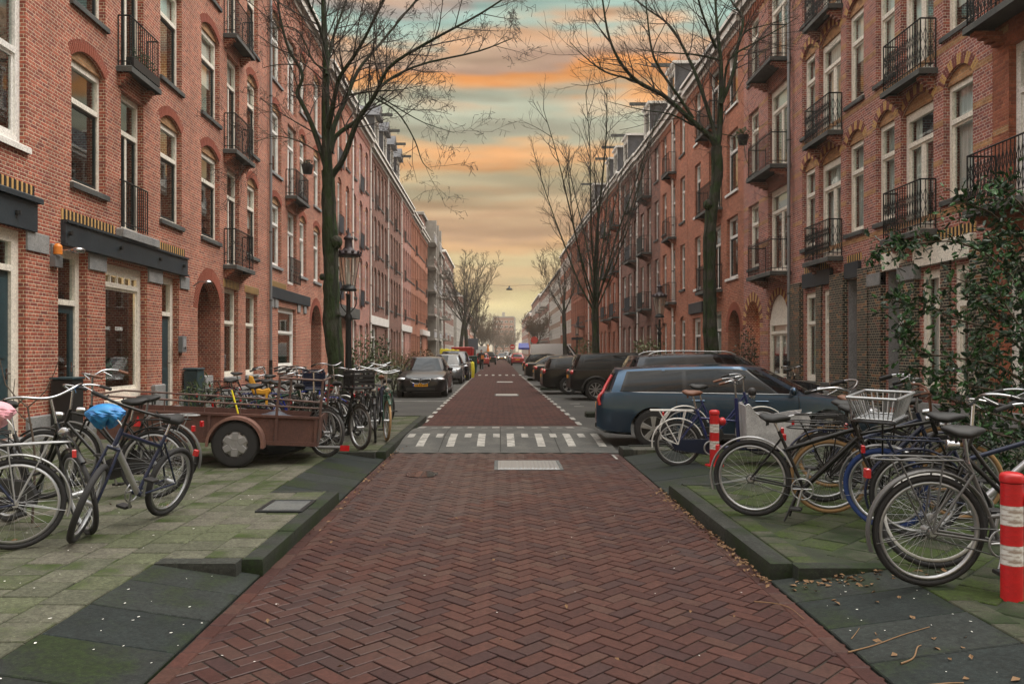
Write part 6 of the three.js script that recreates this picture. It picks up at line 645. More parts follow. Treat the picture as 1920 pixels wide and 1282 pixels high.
function car(type, label, x, d, yaw, m, o = {}) { const C = carShape(type), T = C.T, t = thing(o.name ?? 'parked_car', label, o.cat ?? 'car', [x, 0.0, -d], yaw, o.group); const W = C.w;
  mesh('body', C.body, m, t); mesh('cabin', C.cabin, o.roofM ?? m, t); for (const p of C.sur) mesh('window_surround', p, M.gloss ??= phys([0.004, 0.004, 0.005], 0.15, {}), t); for (const p of C.panes) mesh('side_window', p, M.carGlass, t); mesh('windscreen', C.ws, M.carGlass, t); if (type !== 'van') mesh('rear_window', C.rw, M.carGlass, t);
  for (const a of T.ax) for (const s of [1, -1]) carWheel(t, a, T.R, s * (W - 0.11), o.rim ?? 'five', o.rimM);
  const f = C.L1, r = C.L0, B = T.body, hy = B[B.length - 3][2] - 0.03; const low = T.body[4][1];
  for (const s of [1, -1]) { mesh('headlight', type === 'small' ? ball(f - 0.14, hy + 0.02, s * (W - 0.26), 0.1, 0.6, 1, 1) : ball(f - 0.17, hy - 0.02, s * (W - 0.24), 0.1, 1.5, 0.62, 1.9), M.clear, t);
    if (o.tail === 'tall') mesh('tail_light', [tube([[r + 0.29, 1.26, s * 0.63], [r + 0.19, 1.08, s * 0.725], [r + 0.13, 0.95, s * 0.80], [r + 0.085, 0.90, s * 0.825], [r + 0.07, 0.84, s * 0.84], [r + 0.09, 0.74, s * 0.85]], 0.03, 6)], M.redLens, t); else mesh('tail_light', ball(r + 0.1, type === 'van' ? 1.0 : B[2][2] - 0.09, s * (W - 0.17), 0.1, 0.8, type === 'van' ? 1.8 : 1.0, 1.15), M.redLens, t);
    mesh('door_mirror', [ball(0.92 * (type === 'van' ? 2 : 1) + (type === 'small' ? -0.15 : 0), T.belt[5][2] + 0.08, s * (W + 0.06), 0.1, 0.6, 0.75, 1.0, 8), rod([0.9 * (type === 'van' ? 2 : 1), T.belt[5][2] + 0.04, s * (W - 0.1)], [0.92 * (type === 'van' ? 2 : 1), T.belt[5][2] + 0.05, s * (W + 0.02)], 0.025)], o.mirM ?? m, t);
    const zs = s * (W - 0.006); for (const hx of o.doors ?? [-0.62, 0.42]) mesh('door_handle', bev(hx - 0.11, hx + 0.11, T.belt[4][2] - 0.13, T.belt[4][2] - 0.095, Math.min(zs, zs + s * 0.022), Math.max(zs, zs + s * 0.022), 0.006), o.hm ?? m, t);
    const sill = bev(T.ax[0] + T.R + 0.08, T.ax[1] - T.R - 0.08, low, low + 0.07, s > 0 ? W - 0.05 : -W - 0.006, s > 0 ? W + 0.006 : -W + 0.05, 0.01); mesh('sill_trim', sill, M.black, t);
    for (const sx of o.seams ?? [-0.98, -0.02, 1.02]) mesh('door_seam', tube([[sx, T.belt[4][2] + 0.0, s * (W - 0.056)], [sx, T.belt[4][2] - 0.12, s * (W - 0.012)], [sx, mix(low, T.belt[4][2], 0.5), s * (W - 0.0005)], [sx, low + 0.08, s * (W - 0.022)]], 0.0045, 4), M.black, t);
    if (o.rails) { const z = s * (T.roof[4][1] - 0.02), y = T.roof[4][2]; mesh('roof_rail', [tube([[T.roof[2][0] + 0.2, y - 0.02, z], [T.roof[2][0] + 0.35, y + 0.05, z], [-0.2, y + 0.065, z], [T.roof[5][0], y + 0.05, z], [T.roof[5][0] + 0.14, y - 0.02, z]], 0.016, 6)], M.alu, t); }
    if (o.trim) mesh('window_trim', (() => { const pts = []; for (let v = 2.2; v <= 5.8; v += 0.2) pts.push(C.pt(v, 0.04, s, 0.008)); return tube(pts, 0.008, 4); })(), M.alu, t); }
  mesh('grille', [bev(f - 0.16, f + 0.008, hy - 0.17, hy - 0.03, -0.34, 0.34, 0.01)], M.black, t); if (o.kidney) mesh('grille_surround', [-1, 1].map((s) => tube([[f + 0.01, hy - 0.035, 0.02 * s], [f + 0.01, hy - 0.02, 0.36 * s], [f + 0.01, hy - 0.13, 0.3 * s], [f + 0.01, hy - 0.17, 0.05 * s], [f + 0.01, hy - 0.035, 0.02 * s]], 0.014, 5)), M.chrome, t);
  mesh('bumper_intake', bev(f - 0.1, f + 0.005, low + 0.06, low + 0.16, -0.5, 0.5, 0.01), M.black, t); mesh('rear_bumper', bev(r + 0.0, r + 0.1, B[2][1] + 0.08, B[2][1] + 0.17, -0.62, 0.62, 0.02), M.black, t);
  const tp = canvasTex(256, 56, (c) => { c.fillStyle = '#f0a818'; c.fillRect(0, 0, 256, 56); c.fillStyle = '#2848a8'; c.fillRect(0, 0, 24, 56); if (o.plate) { c.fillStyle = '#1c140c'; c.font = 'bold 46px sans-serif'; c.textAlign = 'center'; c.textBaseline = 'middle'; c.fillText(o.plate, 140, 30, 216); } }); M.plate ??= new THREE.MeshStandardMaterial({ color: 0xe8a020, roughness: 0.4 });
  if (o.plate) { const g = new THREE.PlaneGeometry(0.52, 0.11); g.rotateY(Math.PI / 2); mesh('number_plate', fin(g).translate(f + 0.012, hy - 0.22, 0), new THREE.MeshStandardMaterial({ map: tp, roughness: 0.4 }), t); }
  else if (!o.noplate) mesh('number_plate', box(f - 0.01, f + 0.01, hy - 0.27, hy - 0.16, -0.26, 0.26), M.plate, t);
  mesh('rear_number_plate', box(r - 0.008, r + 0.03, B[1][2] - 0.2, B[1][2] - 0.09, -0.26, 0.26), M.plate, t);
  return t; }
const toCam = -Math.PI / 2, away = Math.PI / 2;
car('wagon', 'blue grey metallic estate car with tall red tail lights parked behind the cargo bicycle', 4.03, 13.95, -0.16, CP.blue, { rim: 'y', tail: 'tall', rails: 0, trim: 1, mirM: CP.blue }).scale.set(0.97, 0.955, 1);
car('suv', 'dark blue estate with roof rails parked just behind the blue grey estate', 5.05, 18.6, 0, CP.navy, { rails: 1, trim: 1 }).scale.y = 0.94;
{ const t = car('suv', 'black off road car with sloping soft top and flared wheel arches', 4.55, 27.3, 0, CP.black, { rim: 'many' }); t.scale.set(0.96, 0.95, 0.97); for (const a of [-1.4, 1.4]) for (const s of [1, -1]) { const g = tube(arcP(a, 0.36, 0.46, 0.05, Math.PI - 0.05, 14), 0.035, 6); g.scale(1, 1, 1.5); mesh('arch_flare', g.translate(0, 0, s * 0.92), M.black, t); } }
car('wagon', 'black estate car with five spoke wheels, between the soft top car and a dark saloon', 4.0, 31.0, 0, CP.black, { rim: 'y' });
car('sedan', 'dark saloon with pale window line parked fourth along the right bays', 3.85, 37.2, 0, CP.graph, {});
car('sedan', 'black saloon with shiny boot and spoked wheel farther along the right bays', 3.7, 45.0, 0, CP.black, { rim: 'many' });
car('small', 'small black hatchback at the far end of the right parking bays', 3.4, 56, 0, CP.black, {});
car('sedan', 'dark grey saloon facing the camera with kidney grille and orange number plate', -2.76, 30.1, toCam, CP.graph, { kidney: 1, plate: '13-KD-RH' });
car('small', 'small rounded dark car with one round headlight showing behind the grey saloon', -2.66, 41.5, toCam, CP.grey, {});
car('suv', 'tall dark car parked behind the small rounded car on the left', -2.62, 46.6, toCam, CP.navy, {});
car('van', 'long white delivery van standing across the far end of the right bays', 6.4, 88.5, 0, CP.white, { name: 'delivery_van', cat: 'van', noplate: 1, seams: [0.9] });
car('small', 'red car with its back to the wall just beyond the walking person', -1.85, 88, away, CP.red, {});
car('suv', 'black car standing at the left road edge past the walking person', -1.3, 102, away, CP.black, {});
car('van', 'distant white van on the left beyond the black car', -2.6, 124, away, CP.white, { name: 'delivery_van', cat: 'van' });
{ const t = car('sedan', 'distant oncoming car with lit headlights in the road', 0.5, 150, toCam, CP.grey, { name: 'oncoming_car' }); for (const s of [1, -1]) mesh('lit_headlight', ball(2.2, 0.62, s * 0.62, 0.12), new THREE.MeshStandardMaterial({ color: 0xfff0d0, emissive: 0xffe0b0, emissiveIntensity: 1.6 }), t); }
car('suv', 'grey car following the oncoming car far down the road', 1.6, 172, toCam, CP.silver, { name: 'oncoming_car' });
car('small', 'small white car parked along the right kerb beyond the bays', 2.3, 104, away, CP.white, {}); car('sedan', 'silver saloon parked ahead of the small white car on the right', 2.25, 112, away, CP.silver, {}); car('small', 'distant red hatchback parked along the right kerb', 2.2, 96.5, away, CP.red, {}); car('suv', 'distant grey car parked farthest along the right kerb', 2.2, 121, away, CP.grey, {});
car('sedan', 'distant blue car parked on the left past the white van', -2.5, 140, toCam, CP.blue, {}); car('small', 'distant silver car parked at the far left end of the street', -2.4, 155, toCam, CP.silver, {});
// ================= TREES =================
M.bark = new THREE.MeshStandardMaterial({ map: tex(512, 512, (u, v) => { const n = fbm(u, v, 6, 101, 5), f = fbm(u, v, 30, 102, 3, 8), g = fbm(u, v, 4, 103, 4); return mul(mixc(mixc([0.045, 0.042, 0.036], [0.085, 0.08, 0.07], f), [0.035, 0.055, 0.014], sst(0.5, 0.75, g)), 0.6 + 0.8 * n); }, 1.2), bumpMap: tex(512, 512, (u, v) => fbm(u, v, 26, 104, 4, 7), 1.2, 1.2, false), bumpScale: 0.05, roughness: 0.95 });
M.barkG = new THREE.MeshStandardMaterial({ map: tex(512, 512, (u, v) => { const n = fbm(u, v, 6, 111, 5), f = fbm(u, v, 30, 112, 3, 8), g = fbm(u, v, 4, 113, 4); return mul(mixc(mixc([0.03, 0.03, 0.024], [0.06, 0.06, 0.045], f), [0.022, 0.042, 0.010], sst(0.35, 0.6, g)), 0.6 + 0.8 * n); }, 1.2), bumpMap: M.bark.bumpMap, bumpScale: 0.06, roughness: 0.95 });
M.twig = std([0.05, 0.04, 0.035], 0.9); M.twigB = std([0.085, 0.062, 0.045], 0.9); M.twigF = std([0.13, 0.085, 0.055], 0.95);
function taper(pts, r0, r1, n = 7, knob = 0) { pts = pts.map(V); const c = pts.length > 2 ? new THREE.CatmullRomCurve3(pts, false, 'centripetal') : null, N = c ? (pts.length - 1) * (n > 4 ? 4 : 2) : 1, P2 = c ? c.getPoints(N) : pts, v = [], idx = []; let up = new THREE.Vector3(0.3, 0.1, 1);
  for (let i = 0; i < P2.length; i++) { const t = P2[Math.min(P2.length - 1, i + 1)].clone().sub(P2[Math.max(0, i - 1)]).normalize(); const a = up.clone().cross(t).normalize(), b = t.clone().cross(a); up = t.clone().cross(a).lerp(up, 0); const r = mix(r0, r1, i / (P2.length - 1)); for (let k = 0; k < n; k++) { const q = k / n * 6.2832, rk = r * (1 + knob * (fbm((i * 0.37 + k * 0.61) % 1, i * 0.11 % 1, 4, 7, 2) - 0.5)); const p = P2[i].clone().addScaledVector(a, rk * Math.cos(q)).addScaledVector(b, rk * Math.sin(q)); v.push(p.x, p.y, p.z); } }
  for (let i = 0; i < P2.length - 1; i++) for (let k = 0; k < n; k++) { const j = (k + 1) % n, a = i * n + k, b = i * n + j, c2 = b + n, d = a + n; idx.push(a, b, c2, a, c2, d); }
  const g = new THREE.BufferGeometry(); g.setAttribute('position', new THREE.Float32BufferAttribute(v, 3)); g.setIndex(idx); g.computeVertexNormals(); return boxUV(fin(g)); }
const RV = () => new THREE.Vector3(rr(-1, 1), rr(-1, 1), rr(-1, 1));
function grow(out, p, dir, len, r, lv, o) { const n = 3 + (lv > 1 ? 1 : 0), pts = [p.clone()], d = dir.clone().normalize(), q = p.clone(); const bend = RV().multiplyScalar(o.curve ?? 0.22); for (let i = 0; i < n; i++) { d.addScaledVector(bend, 0.5).addScaledVector(RV(), o.wob ?? 0.1); d.y += (o.up ?? 0.08) * (lv > 0 ? 1 : 0.6) - (o.droop ?? 0) * (i / n); d.normalize(); q.addScaledVector(d, len / n); pts.push(q.clone()); }
  const r1 = lv === 0 ? r * 0.35 : r * 0.45; out[lv > 1 ? 'limb' : 'twig'].push(taper(pts, r, Math.max(r1, o.min ?? 0.003), lv > 1 ? 5 : 3)); if (lv <= 0) { if (o.tuft) for (let i = 0; i < o.tuft; i++) { const s = pts[1 + Math.floor(rnd() * n)]; const e = s.clone().add(RV().multiplyScalar(0.09)); e.y -= 0.05; out.twig.push(taper([s, e], 0.003, 0.006, 3)); } return; }
  const k = o.kids[lv] ?? 4; for (let i = 0; i < k; i++) { const t = 0.25 + 0.75 * (i + rnd() * 0.8) / k, a = pts[Math.min(n - 1, Math.floor(t * n))], b = pts[Math.min(n, Math.floor(t * n) + 1)], s = a.clone().lerp(b, (t * n) % 1), side = RV().cross(d).normalize(); const nd = d.clone().multiplyScalar(0.75).addScaledVector(side, rr(0.45, 0.95)); nd.y += o.up2 ?? 0.05; grow(out, s, nd, len * rr(0.42, 0.7) * (1.1 - 0.4 * t), Math.max(r * mix(1, 0.5, t) * 0.5, o.min ?? 0.003), lv - 1, o); } }
function treeThing(label, base, o) { return thing('bare_tree', label, 'tree', base); }
function finishTree(t, out, o) { const loc = (g) => g.translate(-t.position.x, -t.position.y, -t.position.z); for (const g of out.trunk) mesh('trunk', loc(g), o.bark ?? M.bark, t); for (const g of out.big) mesh('limb', loc(g), o.bark ?? M.bark, t); if (out.limb.length) mesh('branches', loc(mergeGeometries(out.limb)), o.limbM ?? M.twig, t).userData.kind = 'stuff'; if (out.twig.length) mesh('crown', loc(mergeGeometries(out.twig)), o.twigM ?? M.twig, t).userData.kind = 'stuff'; }
// a tree whose limbs are laid out one by one, each leaving the trunk in its own direction
function tracedTree(label, d, trunk, limbs, o) { seed = o.seed; const b = P(trunk[0][0], trunk[0][1], d), t = treeThing(label, [b.x, SW, -d]); const out = { trunk: [], big: [], limb: [], twig: [] };
  const pt = ([x, y], dz = 0) => P(x, y, d + dz); const tp = trunk.map((q) => pt(q)); tp.unshift(new THREE.Vector3(tp[0].x - 0.02, SW, -d)); out.trunk.push(taper(tp, o.r * 1.2, o.r * 0.86, 20, 0.5));
  for (const kn of o.knots ?? []) { const p = pt(kn); const g = ball(p.x, p.y, p.z + o.r * 0.5, kn[2], 1, 1.1, 1, 8); out.big.push(g); }
  for (const [pts, r0, r1, dz, kids] of limbs) { const n = pts.length, L = pts.map((q, i) => pt(q, dz * (i / (n - 1)) ** 1.2)); out.big.push(taper(L, r0 * (o.k ?? 0.9), r1, 8, 0.15)); const c = new THREE.CatmullRomCurve3(L, false, 'centripetal'), tot = c.getLength(); const K = Math.round(tot * (kids ?? 3.2)); for (let i = 0; i < K; i++) { const u = 0.18 + 0.82 * (i + rnd()) / K, s = c.getPoint(Math.min(1, u)), tg = c.getTangent(Math.min(1, u)), side = RV().cross(tg).normalize(); const dir = tg.clone().multiplyScalar(0.7).addScaledVector(side, rr(0.5, 1)); dir.y += 0.12; const rad = mix(r0, r1, u); grow(out, s, dir, rr(0.6, 1.5) * (1.2 - 0.45 * u) * (o.ts ?? 1), Math.min(rad * 0.45, 0.016), 2, o); } }
  finishTree(t, out, o); return t; }
tracedTree('large bare street tree with mossy trunk standing in the left bicycle parking', 17, [[631, 700], [622, 600], [621, 540], [619, 450], [616, 380], [615, 320]], [
  [[[615, 325], [611, 250], [610, 197], [611, 131], [608, 60], [606, 0], [604, -90], [600, -200]], 0.135, 0.03, 0.3],
  [[[622, 330], [643, 298], [672, 223], [702, 180], [728, 128], [810, 75], [900, 26], [985, -30]], 0.085, 0.012, -1.0], [[[620, 285], [629, 256], [675, 220], [715, 161], [777, 125], [900, 95], [960, 72]], 0.075, 0.01, 0.9], [[[618, 280], [626, 236], [649, 184], [672, 131], [715, 79], [767, 16], [830, -60]], 0.08, 0.012, 1.6], [[[615, 240], [623, 203], [636, 147], [672, 92], [718, 0], [750, -90]], 0.075, 0.015, -1.5],
  [[[611, 110], [600, 56], [577, 0], [560, -80]], 0.05, 0.015, -1.2], [[[612, 140], [616, 108], [626, 65], [649, 0], [668, -80]], 0.055, 0.015, 1.1], [[[610, 310], [603, 288], [583, 230], [564, 190], [557, 174], [567, 141], [541, 92], [525, 33], [518, -20], [505, -120]], 0.08, 0.015, 0.7], [[[655, 178], [700, 171], [744, 169], [790, 160]], 0.03, 0.006, -0.5], [[[700, 182], [744, 210], [777, 262], [793, 305], [810, 321]], 0.028, 0.005, -0.6, 2], [[[711, 180], [731, 193], [793, 229], [852, 249]], 0.026, 0.005, 0.4, 2], [[[610, 130], [590, 118], [560, 60], [540, 50], [500, 55]], 0.03, 0.006, -0.7], [[[605, 290], [560, 265], [515, 255], [470, 270]], 0.02, 0.004, -1.2]],
  { seed: 7001, k: 0.8, r: 0.162, kids: [0, 4, 4], up: 0.05, curve: 0.25, wob: 0.12, tuft: 2, min: 0.0032, bark: M.barkG, ts: 1.05, knots: [[632, 455, 0.13], [606, 520, 0.07], [634, 590, 0.07]] });
tracedTree('bare street tree with mossy curved trunk before the plain orange brick house', 20, [[1337, 700], [1332, 620], [1331, 540], [1331, 460], [1334, 400], [1345, 330], [1344, 275]], [
  [[[1344, 280], [1336, 262], [1296, 225], [1243, 178], [1196, 153], [1165, 119], [1143, 72], [1130, 0], [1122, -60]], 0.095, 0.012, -0.9], [[[1215, 162], [1180, 148], [1134, 134], [1095, 105], [1070, 80]], 0.04, 0.006, -1.4], [[[1344, 262], [1340, 247], [1311, 156], [1290, 106], [1255, 47], [1205, 10], [1150, -40]], 0.07, 0.012, 1.0], [[[1300, 222], [1277, 187], [1227, 109], [1215, 40], [1208, -40]], 0.055, 0.012, -0.2], [[[1345, 275], [1349, 250], [1352, 187], [1352, 119], [1346, 62], [1343, 22], [1338, -60]], 0.105, 0.02, 0.4], [[[1352, 196], [1374, 140], [1383, 90], [1393, 34], [1371, 0], [1360, -60]], 0.07, 0.015, 0.8], [[[1357, 180], [1368, 112], [1414, 81], [1468, 50], [1500, 30]], 0.04, 0.006, -0.8], [[[1385, 80], [1400, 58], [1436, 47], [1492, 31]], 0.03, 0.005, 0.6], [[[1350, 112], [1300, 102], [1227, 97], [1190, 90]], 0.035, 0.005, -1.1], [[[1300, 235], [1260, 215], [1200, 205], [1140, 190]], 0.03, 0.005, -1.3, 2.2], [[[1343, 90], [1330, 60], [1310, 0], [1300, -60]], 0.05, 0.012, -0.9], [[[1350, 250], [1390, 262], [1400, 300], [1418, 335]], 0.015, 0.004, -0.8, 2]],
  { seed: 7103, k: 0.85, r: 0.152, kids: [0, 4, 4], up: 0.07, curve: 0.22, wob: 0.11, min: 0.0032, bark: M.barkG, ts: 1.05, knots: [[1326, 385, 0.12]] });
function freeTree(label, x, d, o) { seed = o.seed; const t = treeThing(label, [x, 0.02, -d]), out = { trunk: [], big: [], limb: [], twig: [] }; const f = new THREE.Vector3(x + (o.lean ?? 0), o.fork, -d); out.trunk.push(taper([[x, 0, -d], [x + (o.lean ?? 0) * 0.3, o.fork * 0.5, -d], f], o.r * 1.1, o.r * 0.8, 12, 0.25));
  const n = o.n ?? 7; for (let i = 0; i < n; i++) { const a = i * 2.4 + rr(-0.3, 0.3), sp = (i === 0 ? 0.08 : rr(0.7, 1.1)) * (o.spread ?? 0.55), dir = new THREE.Vector3(Math.cos(a) * sp, 1, Math.sin(a) * sp), s = f.clone().add(new THREE.Vector3(0, (i === 0 ? 0 : -rr(0, 0.5)), 0)); const L = o.len * rr(0.8, 1.15), pts = [s]; const q = s.clone(), dd = dir.clone().normalize(); for (let k = 0; k < 5; k++) { dd.addScaledVector(RV(), 0.09); dd.y += o.rise ?? 0.08; dd.normalize(); q.addScaledVector(dd, L / 5); pts.push(q.clone()); } const r0 = o.r * (i === 0 ? 0.5 : rr(0.2, 0.34)); out.big.push(taper(pts, r0, 0.012, 7, 0.1)); const c = new THREE.CatmullRomCurve3(pts, false, 'centripetal'), K = Math.round(L * (o.dens ?? 2.6)); for (let k = 0; k < K; k++) { const u = 0.15 + 0.85 * (k + rnd()) / K, tg = c.getTangent(Math.min(1, u)), side = RV().cross(tg).normalize(), nd = tg.clone().multiplyScalar(0.8).addScaledVector(side, rr(0.4, 0.9)); nd.y += o.up2 ?? 0.15; grow(out, c.getPoint(Math.min(1, u)), nd, rr(0.8, 1.7) * (1.25 - 0.6 * u) * (o.ts ?? 1), 0.016, o.lv ?? 2, o); } }
  finishTree(t, out, o); return t; }
freeTree('upright bare street tree among the parked cars on the right', gx(1118, 33), 33, { seed: 36, r: 0.165, fork: 3.7, n: 12, len: 7.6, spread: 0.6, lean: -0.05, rise: 0.16, kids: [0, 3, 4], up: 0.12, min: 0.0045, dens: 1.9, bark: M.barkG });
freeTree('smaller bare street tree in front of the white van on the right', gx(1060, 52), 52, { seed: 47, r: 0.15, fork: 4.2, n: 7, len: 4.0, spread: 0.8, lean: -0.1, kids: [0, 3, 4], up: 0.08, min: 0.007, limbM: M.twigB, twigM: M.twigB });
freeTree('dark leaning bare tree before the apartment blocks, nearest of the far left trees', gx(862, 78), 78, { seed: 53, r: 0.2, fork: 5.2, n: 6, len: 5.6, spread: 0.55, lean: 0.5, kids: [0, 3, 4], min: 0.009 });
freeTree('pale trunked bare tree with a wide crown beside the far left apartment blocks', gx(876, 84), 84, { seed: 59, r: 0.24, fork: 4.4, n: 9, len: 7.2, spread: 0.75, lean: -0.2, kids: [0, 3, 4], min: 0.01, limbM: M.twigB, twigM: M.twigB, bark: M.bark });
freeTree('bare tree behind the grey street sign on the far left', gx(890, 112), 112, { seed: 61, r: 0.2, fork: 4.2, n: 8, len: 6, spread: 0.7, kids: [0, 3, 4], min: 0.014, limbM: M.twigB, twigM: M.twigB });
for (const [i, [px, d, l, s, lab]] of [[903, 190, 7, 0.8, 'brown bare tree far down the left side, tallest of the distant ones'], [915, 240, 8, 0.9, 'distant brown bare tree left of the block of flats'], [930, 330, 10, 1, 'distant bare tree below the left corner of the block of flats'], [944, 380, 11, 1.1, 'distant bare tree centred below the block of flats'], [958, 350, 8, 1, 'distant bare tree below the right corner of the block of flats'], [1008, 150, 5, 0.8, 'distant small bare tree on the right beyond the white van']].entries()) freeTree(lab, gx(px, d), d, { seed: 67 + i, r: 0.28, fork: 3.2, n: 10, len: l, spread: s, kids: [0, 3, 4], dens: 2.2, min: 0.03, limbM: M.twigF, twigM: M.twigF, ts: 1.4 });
// ================= HOLLY AND PLANTS =================
{ seed = 9100; const t = thing('holly_bush', 'dark glossy green holly bush hanging over the bicycles at the right picture edge', 'bush', [4.9, SW, -7.3]); const stems = [], leaves = []; const o3 = t.position;
  const hl = (l) => { const w = l * 0.52, s = [], n = 4; for (let i = 0; i <= n; i++) { const u = i / n, b = Math.sin(Math.PI * clamp(u * 0.92 + 0.04)) * w / 2; s.push([u, b * (i % 2 ? 1.15 : 0.85)]); } const Pp = [], q = []; s.forEach(([u, b], i) => Pp.push([-b, u * l, 0.12 * b + (i % 2 ? 0.004 : 0)], [0, u * l, -0.03 * l], [b, u * l, 0.12 * b + (i % 2 ? 0.004 : 0)])); for (let i = 0; i < n; i++) { const a = i * 3; q.push([a, a + 1, a + 4, a + 3], [a + 1, a + 2, a + 5, a + 4]); } return quads(Pp, q); };
  const variants = [hl(0.045), hl(0.06), hl(0.076)]; M.holly = [phys([0.014, 0.055, 0.012], 0.42, { specularIntensity: 0.6 }), phys([0.026, 0.088, 0.018], 0.42, { specularIntensity: 0.6 }), phys([0.008, 0.03, 0.012], 0.36, { specularIntensity: 0.7 })];
  const L = (px, py, d) => P(px, py, d).sub(o3); const paths = [[[1990, 700, 7.6], [1900, 520, 7.3], [1800, 455, 7.0], [1700, 460, 6.8], [1640, 468, 6.7]], [[1990, 650, 7.4], [1930, 480, 7.1], [1860, 400, 6.9], [1810, 380, 6.8]], [[2000, 640, 7.4], [1960, 470, 7.0], [1920, 390, 6.8], [1880, 350, 6.7]], [[1990, 760, 7.6], [1890, 630, 7.2], [1800, 600, 7.0], [1720, 570, 6.9], [1690, 565, 6.8]], [[1990, 780, 7.5], [1880, 690, 7.1], [1790, 670, 6.9], [1720, 655, 6.8], [1685, 600, 6.8]], [[2000, 820, 7.5], [1900, 740, 7.1], [1800, 720, 6.9], [1720, 690, 6.8]], [[2000, 850, 7.4], [1910, 790, 7.1], [1840, 770, 6.9], [1760, 740, 6.8]], [[1990, 900, 7.4], [1920, 830, 7.1], [1860, 810, 6.9], [1800, 790, 6.8]], [[2000, 620, 7.8], [1910, 560, 7.6], [1840, 540, 7.5], [1790, 520, 7.4]], [[2010, 600, 7.9], [1950, 560, 7.6], [1900, 470, 7.5], [1850, 440, 7.4]], [[2000, 700, 7.9], [1940, 660, 7.6], [1880, 600, 7.5], [1830, 560, 7.4]], [[2010, 760, 8], [1940, 740, 7.7], [1880, 720, 7.5], [1830, 640, 7.4]], [[2005, 900, 7.6], [1950, 870, 7.3], [1900, 860, 7.2]], [[2010, 500, 7.5], [1980, 430, 7.2], [1945, 380, 7.0]], [[2000, 720, 7.2], [1935, 640, 6.9], [1880, 560, 6.7], [1860, 500, 6.6]]];
  const place = [];
  for (const p of paths) { const pts = p.map((q) => L(...q)); stems.push(taper(pts, 0.014, 0.004, 5)); const c = new THREE.CatmullRomCurve3(pts, false, 'centripetal'), len = c.getLength(); for (let i = 0; i < len * 24; i++) { const u = 0.12 + 0.88 * rnd(), s = c.getPoint(u), tg = c.getTangent(u), dir = RV().multiplyScalar(0.9).add(tg.clone().multiplyScalar(0.5)).normalize(), l2 = rr(0.1, 0.34), e = s.clone().addScaledVector(dir, l2); stems.push(taper([s, e], 0.003, 0.002, 3)); const k = 3 + Math.floor(rnd() * 5); for (let j = 0; j < k; j++) place.push([s.clone().lerp(e, (j + 0.6) / k), dir]); } }
  for (let i = 0; i < 1700; i++) { const a = L(2000 - 175 * Math.pow(rnd(), 1.4), rr(430, 960), rr(6.9, 7.8)); place.push([a, RV().normalize()]); }
  mesh('stem', stems.slice(0, 1), M.twigB, t); mesh('branches', stems.slice(1), M.twigB, t).userData.kind = 'stuff';
  const e = new THREE.Euler(), q = new THREE.Quaternion(), one = new THREE.Vector3(1, 1, 1); place.sort((a, b) => b[0].z - a[0].z || 0);
  const orient = (dir) => q.setFromUnitVectors(new THREE.Vector3(0, 1, 0), dir.clone().multiplyScalar(0.5).add(RV()).normalize()).clone().multiply(new THREE.Quaternion().setFromEuler(e.set(rr(-0.4, 0.4), rr(0, 6.28), 0)));
  const inF = place.filter(([p]) => (p.x + o3.x) / -(p.z + o3.z) < 0.66), near = new Set(inF.slice(0, 300)); for (const [p, dir] of near) { const o = mesh('leaf', variants[Math.floor(rnd() * 3)], M.holly[Math.floor(rnd() * 3)], t); o.position.copy(p); o.quaternion.copy(orient(dir)); }
  const rest = place.filter((p) => !near.has(p)); for (let v = 0; v < 3; v++) { const l = rest.filter((_, i) => i % 3 === v), im = new THREE.InstancedMesh(variants[v], M.holly[v], l.length); im.name = 'leaf'; im.userData.kind = 'stuff'; im.castShadow = im.receiveShadow = true; const mt = new THREE.Matrix4(); l.forEach(([p, dir], i) => im.setMatrixAt(i, mt.compose(p, orient(dir), one))); t.add(im); } }
function shrub(label, x, d, rx, h, m, n = 500, s = 0.09, shape, cat = 'shrub') { const t = thing('shrub', label, cat, [x, SW, -d]); const st = []; for (let i = 0; i < 7; i++) { const a = i * 0.9; st.push(taper([[0, 0, 0], [Math.cos(a) * rx * 0.3, h * 0.5, Math.sin(a) * rx * 0.3], [Math.cos(a) * rx * 0.7, h * 0.9, Math.sin(a) * rx * 0.7]], 0.015, 0.005, 4)); } mesh('stems', st, M.twig, t).userData.kind = 'stuff'; mesh('foliage', leafBall(rx, h * 0.48, rx, n, s, 0, h * 0.52, 0, shape), m, t).userData.kind = 'stuff'; }
seed = 9300;
shrub('tall green shrub against the shopfront behind the left lamp post', gx(684, 27), 27, 0.6, 2.2, M.leaf2, 700, 0.12); shrub('dark green plant beside the white shopfront on the left', gx(716, 32), 32, 0.5, 2.3, M.leaf1, 500, 0.12); shrub('green grassy clump in a front garden left of the grey saloon', gx(737, 29), 29, 0.7, 1.5, M.leaf5, 700, 0.2, 0.12); shrub('dry brown ornamental grass left of the grey saloon', gx(757, 31), 31, 0.55, 1.6, M.leaf4, 700, 0.22, 0.08); shrub('brown faded hydrangea behind the grey saloon roof', gx(795, 42), 42, 1.0, 1.7, M.leaf4, 800, 0.13, 0.8);
shrub('yellow green shrub behind the dark estate on the right', gx(1216, 29), 29, 0.75, 2.1, M.leaf5, 900, 0.13); shrub('low dark green shrub right of the yellow green one', gx(1258, 28), 28, 0.7, 1.5, M.leaf1, 500, 0.12); shrub('dark climbing plant beside the arched door on the right', gx(1402, 27), 27, 0.42, 2.4, M.leaf3, 600, 0.1); shrub('yellowish garden shrub beyond the soft top car on the right', gx(1097, 62), 62, 0.9, 2.6, M.leaf5, 500, 0.2);
